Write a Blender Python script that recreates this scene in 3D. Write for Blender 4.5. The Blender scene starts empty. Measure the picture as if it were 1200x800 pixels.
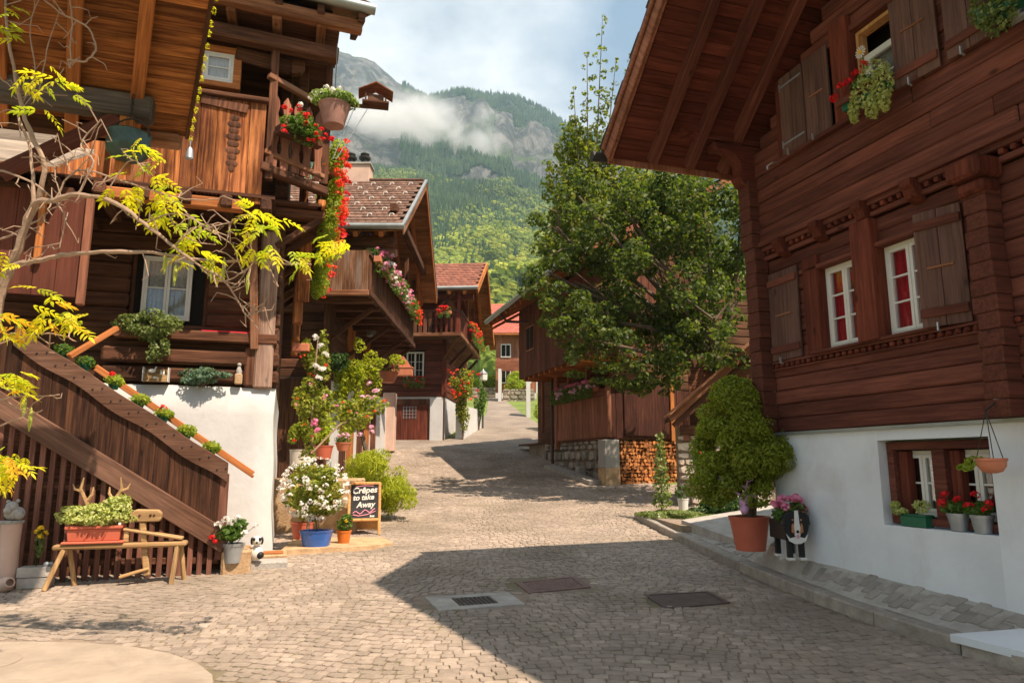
import bpy, bmesh, math, random
import numpy as np
from mathutils import Vector, Matrix, Euler, noise as mnoise
R = math.radians
sc = bpy.context.scene
col = sc.collection
random.seed(7)
rng = np.random.default_rng(7)

# ------------------------------------------------------------------ camera
CAMF, PITCH, EYE = 830.0, math.atan(143 / 830), 1.6
cd = bpy.data.cameras.new('camera'); cam = bpy.data.objects.new('camera', cd); col.objects.link(cam)
cam.location = (0, 0, EYE); cam.rotation_euler = (math.pi / 2 + PITCH, 0, 0)
cd.sensor_width = 36; cd.lens = CAMF / 1200 * 36; cd.clip_start = 0.05; cd.clip_end = 20000
sc.camera = cam

# ------------------------------------------------------------------ world, sun, exposure
SUN_AZ, SUN_EL = R(132.5), R(58.2)           # azimuth clockwise from +Y
w = bpy.data.worlds.new('World'); sc.world = w; w.use_nodes = True
nt = w.node_tree; nt.nodes.clear()
def N(tree, typ, **kw):
    n = tree.nodes.new(typ)
    for k, v in kw.items():
        if k.startswith('i_'): n.inputs[k[2:].replace('_', ' ')].default_value = v
        else: setattr(n, k, v)
    return n
def L(tree, a, b): tree.links.new(a, b)
out = N(nt, 'ShaderNodeOutputWorld'); bg = N(nt, 'ShaderNodeBackground')
sky = N(nt, 'ShaderNodeTexSky', sky_type='NISHITA', sun_disc=False, sun_elevation=SUN_EL, sun_rotation=SUN_AZ)
sky.air_density = 1.0; sky.dust_density = 2.0; sky.ozone_density = 1.0; sky.altitude = 600
tc = N(nt, 'ShaderNodeTexCoord'); sep = N(nt, 'ShaderNodeSeparateXYZ'); L(nt, tc.outputs['Generated'], sep.inputs[0])
# project direction on a cloud deck overhead
zc = N(nt, 'ShaderNodeMath', operation='MAXIMUM'); L(nt, sep.outputs[2], zc.inputs[0]); zc.inputs[1].default_value = 0.0
za = N(nt, 'ShaderNodeMath', operation='ADD'); L(nt, zc.outputs[0], za.inputs[0]); za.inputs[1].default_value = 0.22
dx = N(nt, 'ShaderNodeMath', operation='DIVIDE'); L(nt, sep.outputs[0], dx.inputs[0]); L(nt, za.outputs[0], dx.inputs[1])
dy = N(nt, 'ShaderNodeMath', operation='DIVIDE'); L(nt, sep.outputs[1], dy.inputs[0]); L(nt, za.outputs[0], dy.inputs[1])
cmb = N(nt, 'ShaderNodeCombineXYZ'); L(nt, dx.outputs[0], cmb.inputs[0]); L(nt, dy.outputs[0], cmb.inputs[1])
mp = N(nt, 'ShaderNodeMapping'); mp.inputs['Location'].default_value = (9.5, -4.1, 0)
L(nt, cmb.outputs[0], mp.inputs[0])
n1 = N(nt, 'ShaderNodeTexNoise', i_Scale=0.85, i_Detail=9.0, i_Roughness=0.52, i_Distortion=0.25); L(nt, mp.outputs[0], n1.inputs[0])
cr = N(nt, 'ShaderNodeValToRGB'); cr.color_ramp.elements[0].position = 0.415; cr.color_ramp.elements[1].position = 0.53
cr.color_ramp.elements[0].color = (0, 0, 0, 1); cr.color_ramp.elements[1].color = (1, 1, 1, 1); L(nt, n1.outputs['Fac'], cr.inputs[0])
n2 = N(nt, 'ShaderNodeTexNoise', i_Scale=3.4, i_Detail=9.0, i_Roughness=0.6); L(nt, mp.outputs[0], n2.inputs[0])
cc = N(nt, 'ShaderNodeValToRGB'); cc.color_ramp.elements[0].position = 0.3; cc.color_ramp.elements[1].position = 0.66
cc.color_ramp.elements[0].color = (6.0, 6.6, 7.5, 1); cc.color_ramp.elements[1].color = (13.8, 13.7, 13.5, 1); L(nt, n2.outputs['Fac'], cc.inputs[0])
veil = N(nt, 'ShaderNodeMix', data_type='RGBA'); veil.inputs['Factor'].default_value = 0.55   # thin high haze over the blue
L(nt, sky.outputs[0], veil.inputs['A']); veil.inputs['B'].default_value = (3.2, 4.9, 7.4, 1)
mx = N(nt, 'ShaderNodeMix', data_type='RGBA'); L(nt, cr.outputs[0], mx.inputs['Factor'])
L(nt, veil.outputs['Result'], mx.inputs['A']); L(nt, cc.outputs[0], mx.inputs['B'])
L(nt, mx.outputs['Result'], bg.inputs['Color']); bg.inputs['Strength'].default_value = 0.052
L(nt, bg.outputs[0], out.inputs[0])

sl = bpy.data.lights.new('sun', 'SUN'); sun = bpy.data.objects.new('sun', sl); col.objects.link(sun)
sl.energy = 5.0; sl.angle = R(0.53); sl.color = (1.0, 0.81, 0.63)
sd = Vector((math.sin(SUN_AZ) * math.cos(SUN_EL), math.cos(SUN_AZ) * math.cos(SUN_EL), math.sin(SUN_EL)))
sun.rotation_euler = sd.to_track_quat('Z', 'Y').to_euler()
sc.view_settings.view_transform = 'Standard'; sc.view_settings.look = 'None'
sc.view_settings.exposure = 0.86; sc.view_settings.gamma = 1.0; sc.view_settings.use_curve_mapping = False
sc.render.engine = 'CYCLES'
sc.cycles.max_bounces = 8; sc.cycles.diffuse_bounces = 4; sc.cycles.transparent_max_bounces = 12; sc.cycles.volume_bounces = 3
sc.cycles.volume_step_rate = 1.0; sc.cycles.volume_max_steps = 128

# ------------------------------------------------------------------ unproject helpers (used to survey real positions on real planes)
def ray(px, py):
    a = (px - 600) / CAMF; b = (400 - py) / CAMF
    return Vector((a, math.cos(PITCH) - b * math.sin(PITCH), math.sin(PITCH) + b * math.cos(PITCH)))
def atY(px, py, Y):
    r = ray(px, py); r = r * (Y / r.y); return Vector((r.x, Y, EYE + r.z))
def atZ(px, py, z):
    r = ray(px, py); r = r * ((z - EYE) / r.z); return Vector((r.x, r.y, z))

# ground height along the lane
HZ = [(-60, -1.0), (-5, -.1), (0, 0), (6, .08), (10, .2), (14, .38), (18, .62), (22, .95), (31, 2.25), (47, 4.9), (60, 7.0), (88, 10.6), (110, 12), (400, 14)]
def hz(Y):
    if Y <= HZ[0][0]: return HZ[0][1]
    for (a, b), (c, d) in zip(HZ, HZ[1:]):
        if Y <= c: return b + (d - b) * (Y - a) / (c - a)
    return 14.0

# ------------------------------------------------------------------ materials
def newmat(name):
    m = bpy.data.materials.new(name); m.use_nodes = True
    t = m.node_tree; b = t.nodes['Principled BSDF']; return m, t, b
def ramp(t, fac, stops):
    r = N(t, 'ShaderNodeValToRGB'); e = r.color_ramp.elements
    while len(e) < len(stops): e.new(0.5)
    for i, (p, c) in enumerate(stops): e[i].position = p; e[i].color = (*c, 1)
    L(t, fac, r.inputs[0]); return r.outputs[0]
def scl(c, k): return tuple(min(1, x * k) for x in c)
def coords(t, kind='Object', rnd=True):
    c = N(t, 'ShaderNodeTexCoord').outputs['Object']
    if kind == 'World': c = N(t, 'ShaderNodeNewGeometry').outputs['Position']
    if rnd:
        oi = N(t, 'ShaderNodeObjectInfo'); mu = N(t, 'ShaderNodeMath', operation='MULTIPLY'); L(t, oi.outputs['Random'], mu.inputs[0]); mu.inputs[1].default_value = 61.7
        geo = N(t, 'ShaderNodeNewGeometry'); m2 = N(t, 'ShaderNodeMath', operation='MULTIPLY_ADD'); L(t, geo.outputs['Random Per Island'], m2.inputs[0]); m2.inputs[1].default_value = 37.1; L(t, mu.outputs[0], m2.inputs[2])
        va = N(t, 'ShaderNodeVectorMath', operation='ADD'); L(t, c, va.inputs[0]); L(t, m2.outputs[0], va.inputs[1]); c = va.outputs[0]
        return c, m2.outputs[0]
    return c, None
def bump(t, b, h, strength, dist=0.01):
    bp = N(t, 'ShaderNodeBump'); bp.inputs['Strength'].default_value = strength; bp.inputs['Distance'].default_value = dist
    L(t, h, bp.inputs['Height']); L(t, bp.outputs[0], b.inputs['Normal'])
def wood(name, dark, light, axis='X', rough=0.84, pale=None, var=0.35, scale=9.0, bmp=0.5, grey=0.0):
    """sawn boards: grain stretched along one axis, knots, per board tone"""
    m, t, b = newmat(name)
    c, rnd = coords(t)
    mp = N(t, 'ShaderNodeMapping'); s = [1, 1, 1]; s['XYZ'.index(axis)] = 0.05; mp.inputs['Scale'].default_value = s; L(t, c, mp.inputs[0])
    g = N(t, 'ShaderNodeTexNoise', i_Scale=scale * 3.4, i_Detail=9.0, i_Roughness=0.66, i_Distortion=0.35); L(t, mp.outputs[0], g.inputs[0])
    colr = ramp(t, g.outputs['Fac'], [(0.25, scl(dark, .75)), (0.42, scl(dark, 1.15)), (0.64, light), (0.85, pale or scl(light, 1.12))])
    # worn streaks on a larger scale
    mp2 = N(t, 'ShaderNodeMapping'); s2 = [1, 1, 1]; s2['XYZ'.index(axis)] = 0.3; mp2.inputs['Scale'].default_value = s2; L(t, c, mp2.inputs[0])
    g2 = N(t, 'ShaderNodeTexNoise', i_Scale=2.2, i_Detail=5.0, i_Roughness=0.6); L(t, mp2.outputs[0], g2.inputs[0])
    f2 = N(t, 'ShaderNodeMapRange'); L(t, g2.outputs['Fac'], f2.inputs[0]); f2.inputs[1].default_value = .35; f2.inputs[2].default_value = .7; f2.inputs[3].default_value = 1 - var; f2.inputs[4].default_value = 1 + var
    fr = N(t, 'ShaderNodeMath', operation='FRACT'); L(t, rnd, fr.inputs[0])
    f3 = N(t, 'ShaderNodeMapRange'); L(t, fr.outputs[0], f3.inputs[0]); f3.inputs[3].default_value = 1 - var * .6; f3.inputs[4].default_value = 1 + var * .6
    mm = N(t, 'ShaderNodeMath', operation='MULTIPLY'); L(t, f2.outputs[0], mm.inputs[0]); L(t, f3.outputs[0], mm.inputs[1])
    hs = N(t, 'ShaderNodeHueSaturation'); L(t, mm.outputs[0], hs.inputs['Value']); L(t, colr, hs.inputs['Color'])
    # knots
    mp3 = N(t, 'ShaderNodeMapping'); s3 = [1, 1, 1]; s3['XYZ'.index(axis)] = 0.5; mp3.inputs['Scale'].default_value = s3; L(t, c, mp3.inputs[0])
    v = N(t, 'ShaderNodeTexVoronoi', i_Scale=3.4); L(t, mp3.outputs[0], v.inputs['Vector'])
    k = N(t, 'ShaderNodeMapRange'); L(t, v.outputs['Distance'], k.inputs[0]); k.inputs[1].default_value = .035; k.inputs[2].default_value = .11; k.inputs[3].default_value = .75; k.inputs[4].default_value = 0
    kx = N(t, 'ShaderNodeMix', data_type='RGBA'); L(t, k.outputs[0], kx.inputs['Factor']); L(t, hs.outputs[0], kx.inputs['A']); kx.inputs['B'].default_value = (*scl(dark, .35), 1)
    fin = kx.outputs['Result']
    if grey > 0:
        gm = N(t, 'ShaderNodeMix', data_type='RGBA'); gf = N(t, 'ShaderNodeMapRange'); L(t, g2.outputs['Fac'], gf.inputs[0]); gf.inputs[1].default_value = .45; gf.inputs[2].default_value = .65; gf.inputs[4].default_value = grey
        L(t, gf.outputs[0], gm.inputs['Factor']); L(t, fin, gm.inputs['A']); gm.inputs['B'].default_value = (.26, .22, .19, 1); fin = gm.outputs['Result']
    L(t, fin, b.inputs['Base Color'])
    b.inputs['Roughness'].default_value = rough; b.inputs['Specular IOR Level'].default_value = 0.18
    bump(t, b, g.outputs['Fac'], bmp, 0.012)
    return m
def flat(name, c, rough=0.6, spec=0.3, var=0.18, scale=6.0, bmp=0.15, metal=0.0, c2=None, island=0.0, bscale=None):
    m, t, b = newmat(name); cd_, rnd = coords(t)
    n = N(t, 'ShaderNodeTexNoise', i_Scale=scale, i_Detail=7.0, i_Roughness=0.6); L(t, cd_, n.inputs[0])
    cl = ramp(t, n.outputs['Fac'], [(0.3, scl(c, 1 - var)), (0.7, c2 or scl(c, 1 + var))])
    if island:
        fr = N(t, 'ShaderNodeMath', operation='FRACT'); L(t, rnd, fr.inputs[0])
        f3 = N(t, 'ShaderNodeMapRange'); L(t, fr.outputs[0], f3.inputs[0]); f3.inputs[3].default_value = 1 - island; f3.inputs[4].default_value = 1 + island
        hs = N(t, 'ShaderNodeHueSaturation'); L(t, f3.outputs[0], hs.inputs['Value']); L(t, cl, hs.inputs['Color']); cl = hs.outputs[0]
    L(t, cl, b.inputs['Base Color']); b.inputs['Roughness'].default_value = rough; b.inputs['Specular IOR Level'].default_value = spec; b.inputs['Metallic'].default_value = metal
    if bmp:
        n3 = N(t, 'ShaderNodeTexNoise', i_Scale=bscale or scale * 5, i_Detail=5.0); L(t, cd_, n3.inputs[0]); bump(t, b, n3.outputs['Fac'], bmp, 0.01)
    return m
def stained(m, c, lo=.52, hi=.75, f=.35, sc=1.6):
    """weather stains with a shape of their own over a flat paint"""
    t = m.node_tree; b = t.nodes['Principled BSDF']; src = b.inputs['Base Color'].links[0].from_socket
    p = N(t, 'ShaderNodeNewGeometry').outputs['Position']; mp = N(t, 'ShaderNodeMapping'); mp.inputs['Scale'].default_value = (1, 1, .45); L(t, p, mp.inputs[0]); n = N(t, 'ShaderNodeTexNoise', i_Scale=sc, i_Detail=9.0, i_Roughness=.7, i_Distortion=.6); L(t, mp.outputs[0], n.inputs[0])
    r = N(t, 'ShaderNodeMapRange'); L(t, n.outputs['Fac'], r.inputs[0]); r.inputs[1].default_value = lo; r.inputs[2].default_value = hi; r.inputs[4].default_value = f
    x = N(t, 'ShaderNodeMix', data_type='RGBA'); L(t, r.outputs[0], x.inputs['Factor']); L(t, src, x.inputs['A']); x.inputs['B'].default_value = (*c, 1); L(t, x.outputs['Result'], b.inputs['Base Color']); return m
def leafmat(name, cols, trans=0.45, rough=0.5, spec=0.25):
    """cols: tones picked per leaf"""
    m, t, b = newmat(name)
    geo = N(t, 'ShaderNodeNewGeometry')
    oi = N(t, 'ShaderNodeObjectInfo'); ad = N(t, 'ShaderNodeMath', operation='ADD'); L(t, geo.outputs['Random Per Island'], ad.inputs[0]); L(t, oi.outputs['Random'], ad.inputs[1])
    fr = N(t, 'ShaderNodeMath', operation='FRACT'); L(t, ad.outputs[0], fr.inputs[0])
    k = len(cols); cl = ramp(t, fr.outputs[0], [(i / max(1, k - 1), c) for i, c in enumerate(cols)])
    L(t, cl, b.inputs['Base Color']); b.inputs['Roughness'].default_value = rough; b.inputs['Specular IOR Level'].default_value = spec
    tr = N(t, 'ShaderNodeBsdfTranslucent'); tm = N(t, 'ShaderNodeMix', data_type='RGBA', blend_type='MULTIPLY'); tm.inputs['Factor'].default_value = 1
    L(t, cl, tm.inputs['A']); tm.inputs['B'].default_value = (1.6, 1.7, 0.7, 1); L(t, tm.outputs['Result'], tr.inputs[0])
    ms = N(t, 'ShaderNodeMixShader'); ms.inputs[0].default_value = trans; L(t, b.outputs[0], ms.inputs[1]); L(t, tr.outputs[0], ms.inputs[2])
    L(t, ms.outputs[0], t.nodes['Material Output'].inputs[0])
    return m
def petalmat(name, cols):
    m = leafmat(name, cols, trans=0.3, rough=0.6)
    for n in m.node_tree.nodes:
        if n.type == 'MIX' and n.blend_type == 'MULTIPLY': n.inputs['B'].default_value = (1.2, 1.1, 1.1, 1)
    return m
def glassmat():
    m, t, b = newmat('window glass'); t.nodes.remove(b)
    tr = N(t, 'ShaderNodeBsdfTransparent'); tr.inputs[0].default_value = (.93, .95, .96, 1); gl = N(t, 'ShaderNodeBsdfGlossy'); gl.inputs['Roughness'].default_value = .03
    lw = N(t, 'ShaderNodeLayerWeight'); lw.inputs[0].default_value = .35
    mr = N(t, 'ShaderNodeMapRange'); L(t, lw.outputs['Fresnel'], mr.inputs[0]); mr.inputs[3].default_value = .06; mr.inputs[4].default_value = .55
    cd_ = N(t, 'ShaderNodeTexCoord'); nn = N(t, 'ShaderNodeTexNoise', i_Scale=3.0); L(t, cd_.outputs['Object'], nn.inputs[0])
    bp = N(t, 'ShaderNodeBump'); bp.inputs['Strength'].default_value = .12; bp.inputs['Distance'].default_value = .02; L(t, nn.outputs['Fac'], bp.inputs['Height']); L(t, bp.outputs[0], gl.inputs['Normal'])
    ms = N(t, 'ShaderNodeMixShader'); L(t, mr.outputs[0], ms.inputs[0]); L(t, tr.outputs[0], ms.inputs[1]); L(t, gl.outputs[0], ms.inputs[2]); L(t, ms.outputs[0], t.nodes['Material Output'].inputs[0])
    return m
def roughstone(name, c1, c2, scale=4, bmp=.6, island=.25, rough=.85, moss=None):
    m, t, b = newmat(name); cd_, rnd = coords(t)
    n = N(t, 'ShaderNodeTexNoise', i_Scale=scale, i_Detail=9.0, i_Roughness=.65); L(t, cd_, n.inputs[0])
    cl = ramp(t, n.outputs['Fac'], [(.32, c1), (.68, c2)])
    fr = N(t, 'ShaderNodeMath', operation='FRACT'); L(t, rnd, fr.inputs[0])
    f3 = N(t, 'ShaderNodeMapRange'); L(t, fr.outputs[0], f3.inputs[0]); f3.inputs[3].default_value = 1 - island; f3.inputs[4].default_value = 1 + island
    hs = N(t, 'ShaderNodeHueSaturation'); L(t, f3.outputs[0], hs.inputs['Value']); L(t, cl, hs.inputs['Color']); cl = hs.outputs[0]
    if moss:
        pos = N(t, 'ShaderNodeNewGeometry'); n4 = N(t, 'ShaderNodeTexNoise', i_Scale=.7, i_Detail=6.0); L(t, pos.outputs['Position'], n4.inputs[0])
        mk = N(t, 'ShaderNodeMapRange'); L(t, n4.outputs['Fac'], mk.inputs[0]); mk.inputs[1].default_value = .48; mk.inputs[2].default_value = .68; mk.inputs[4].default_value = .7
        mm = N(t, 'ShaderNodeMix', data_type='RGBA'); L(t, mk.outputs[0], mm.inputs['Factor']); L(t, cl, mm.inputs['A']); mm.inputs['B'].default_value = (*moss, 1); cl = mm.outputs['Result']
    L(t, cl, b.inputs['Base Color']); b.inputs['Roughness'].default_value = rough; b.inputs['Specular IOR Level'].default_value = .25
    n3 = N(t, 'ShaderNodeTexNoise', i_Scale=scale * 7, i_Detail=6.0); L(t, cd_, n3.inputs[0]); bump(t, b, n3.outputs['Fac'], bmp, .015)
    return m
MT = {}
MT['logx'] = wood('red brown log', (.092, .030, .020), (.172, .058, .038), 'X', var=.32, pale=(.20, .075, .05))
MT['logz'] = wood('red brown upright timber', (.09, .023, .013), (.185, .048, .027), 'Z', var=.35)
MT['logy'] = wood('red brown cross timber', (.085, .022, .013), (.165, .043, .025), 'Y', var=.35)
MT['dark'] = wood('old dark boards', (.065, .028, .016), (.16, .07, .038), 'X', var=.4)
MT['darkz'] = wood('old dark upright boards', (.07, .029, .016), (.18, .077, .042), 'Z', var=.45)
MT['darky'] = wood('old dark joists', (.065, .029, .017), (.155, .07, .04), 'Y', var=.4)
MT['oldx'] = wood('sun bleached beam', (.18, .07, .032), (.36, .16, .08), 'X', var=.35, grey=.3)
MT['oldz'] = wood('sun bleached boards', (.13, .036, .012), (.52, .19, .055), 'Z', var=.6, grey=.1, pale=(.62, .32, .13), scale=6)
MT['orangez'] = wood('orange brown boards', (.30, .10, .03), (.55, .21, .06), 'Z', var=.25)
MT['orangey'] = wood('orange brown soffit boards', (.20, .08, .03), (.42, .19, .075), 'Y', var=.35, pale=(.44, .24, .12))
MT['orangex'] = wood('orange brown beam', (.30, .10, .03), (.55, .21, .07), 'X', var=.3)
MT['stair'] = wood('brown stair timber', (.10, .048, .03), (.20, .10, .062), 'X', var=.3, grey=.1)
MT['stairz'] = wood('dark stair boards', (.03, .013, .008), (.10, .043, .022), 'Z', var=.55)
MT['bay'] = wood('smooth red brown boards', (.09, .028, .018), (.135, .045, .028), 'Z', var=.2)
MT['slat'] = wood('brown fence slat', (.12, .05, .035), (.24, .11, .075), 'Z', var=.3)
MT['boardr'] = wood('chestnut boards', (.20, .08, .048), (.36, .155, .095), 'Z', var=.3)
MT['shutter'] = wood('grey brown shutter', (.085, .045, .035), (.16, .085, .065), 'Z', var=.2)
MT['bench'] = wood('weathered honey wood', (.30, .18, .08), (.55, .36, .18), 'X', var=.3)
MT['benchz'] = wood('weathered honey leg', (.30, .18, .08), (.52, .34, .17), 'Z', var=.3)
MT['pine'] = wood('pale pine', (.50, .25, .09), (.72, .42, .18), 'Z', var=.15)
MT['greywood'] = wood('grey weathered wood', (.24, .20, .16), (.45, .38, .31), 'X', var=.3)
MT['plaster'] = flat('white plaster', (.70, .735, .78), rough=.9, var=.09, scale=1.1, bmp=.5, bscale=9)
MT['plaster2'] = flat('lumpy white render', (.60, .60, .60), rough=.9, var=.09, scale=1.6, bmp=.5, bscale=9)
MT['pinkplaster'] = flat('pale pink render', (.6, .42, .34), rough=.9, var=.12, scale=3)
MT['white'] = flat('white window paint', (.72, .71, .67), rough=.45, var=.05)
MT['glass'] = glassmat()
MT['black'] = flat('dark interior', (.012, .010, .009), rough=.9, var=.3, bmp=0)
MT['curtain'] = flat('red curtain', (.85, .03, .06), rough=.85, var=.3, scale=5)
MT['lace'] = flat('white lace curtain', (.5, .5, .48), rough=.9, var=.2, scale=20)
MT['tile'] = roughstone('brown clay tile', (.11, .062, .042), (.21, .120, .085), scale=9, bmp=.4, island=.3)
MT['redtile'] = roughstone('red clay tile', (.17, .062, .04), (.29, .12, .08), scale=9, bmp=.4, island=.25)
MT['zinc'] = flat('zinc gutter', (.33, .36, .36), rough=.45, var=.15, metal=.6, scale=3)
MT['iron'] = flat('dark iron', (.05, .048, .045), rough=.55, var=.3, metal=.5)
MT['brownpipe'] = flat('brown downpipe', (.09, .05, .04), rough=.5, var=.1)
MT['terra'] = flat('terracotta', (.55, .20, .11), rough=.75, var=.15, scale=5)
MT['terrared'] = flat('red plastic pot', (.52, .13, .075), rough=.5, var=.08)
MT['bluepot'] = flat('blue glazed pot', (.03, .13, .48), rough=.15, spec=.6, var=.2)
MT['galv'] = flat('galvanised metal', (.42, .45, .48), rough=.4, metal=.6, var=.15)
MT['green'] = flat('dark green plastic', (.02, .13, .07), rough=.4, var=.1)
MT['conc'] = roughstone('concrete', (.30, .28, .25), (.46, .43, .39), scale=5, bmp=.4, island=.06)
MT['step'] = roughstone('rough sandstone block', (.34, .21, .11), (.60, .42, .25), scale=4, bmp=.8, island=.1)
MT['rubble'] = roughstone('rubble wall stone', (.16, .14, .12), (.42, .37, .31), scale=4, bmp=.8, island=.35)
MT['granite'] = roughstone('grey granite', (.28, .26, .24), (.44, .42, .39), scale=26, bmp=.3, island=.05)
MT['cob'] = roughstone('street cobble', (.265, .212, .17), (.43, .355, .29), scale=5, bmp=.6, island=.16, rough=.8, moss=(.20, .165, .115))
MT['leafgreen'] = leafmat('geranium leaf', [(.06, .13, .025), (.11, .20, .04), (.17, .26, .06), (.10, .17, .04)])
MT['darkleaf'] = leafmat('dark leaf', [(.025, .055, .02), (.05, .10, .03), (.08, .14, .04)])
MT['maple'] = leafmat('maple leaf', [(.035, .062, .018), (.06, .095, .024), (.09, .13, .03), (.17, .20, .04), (.06, .09, .022)], trans=.45)
MT['lime'] = leafmat('lime green leaf', [(.18, .26, .03), (.30, .38, .05), (.42, .46, .07), (.22, .30, .04)], trans=.5)
MT['yellow'] = leafmat('yellow green leaf', [(.58, .52, .02), (.68, .60, .03), (.50, .50, .03), (.74, .62, .04)], trans=.5)
MT['orangeleaf'] = leafmat('orange leaf', [(.65, .30, .03), (.70, .42, .05)], trans=.5)
MT['varieg'] = leafmat('variegated leaf', [(.26, .34, .07), (.60, .60, .24), (.38, .45, .12), (.62, .62, .32)], trans=.3)
MT['thuja'] = leafmat('thuja sprig', [(.17, .22, .02), (.25, .30, .03), (.33, .36, .045), (.21, .26, .025)], trans=.35)
MT['conifer'] = leafmat('golden conifer', [(.30, .38, .03), (.44, .50, .04), (.36, .40, .03)], trans=.35)
MT['bluegreen'] = leafmat('blue green sprig', [(.09, .17, .12), (.15, .24, .18), (.20, .28, .18)], trans=.3)
MT['trail'] = leafmat('trailing leaf', [(.12, .17, .05), (.19, .24, .08), (.27, .32, .12)], trans=.35)
MT['red'] = petalmat('red petal', [(.70, .010, .015), (.80, .03, .03), (.62, .01, .02)])
MT['orangered'] = petalmat('orange red petal', [(.85, .06, .02), (.90, .14, .03), (.80, .03, .02)])
MT['pink'] = petalmat('pink petal', [(.80, .22, .40), (.88, .40, .55), (.70, .15, .35)])
MT['pinkpale'] = petalmat('pale pink petal', [(.85, .5, .62), (.85, .65, .75), (.75, .30, .48)])
MT['whitep'] = petalmat('white petal', [(.85, .84, .80), (.9, .9, .86), (.8, .8, .72)])
MT['yellowp'] = petalmat('yellow petal', [(.9, .62, .02), (.9, .7, .05)])
MT['bark'] = flat('bark', (.13, .095, .065), rough=.9, var=.35, scale=9, bmp=.8)
MT['vine'] = flat('pale vine bark', (.36, .25, .18), rough=.85, var=.25, scale=12, bmp=.6)
MT['grass'] = flat('meadow grass', (.13, .19, .04), rough=.9, var=.35, scale=.6, bmp=.5, c2=(.20, .27, .06))
MT['joint'] = roughstone('mossy joint sand', (.21, .16, .12), (.33, .26, .20), scale=8, bmp=.6, island=0, moss=(.085, .095, .03))

stained(MT['plaster'], (.42, .38, .33)); stained(MT['plaster2'], (.40, .36, .30), f=.3, sc=2.2); stained(MT['cob'], (.20, .165, .13), .45, .62, .5, .45)
stained(MT['cob'], (.12, .11, .10), .62, .72, .45, 1.1)
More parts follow.
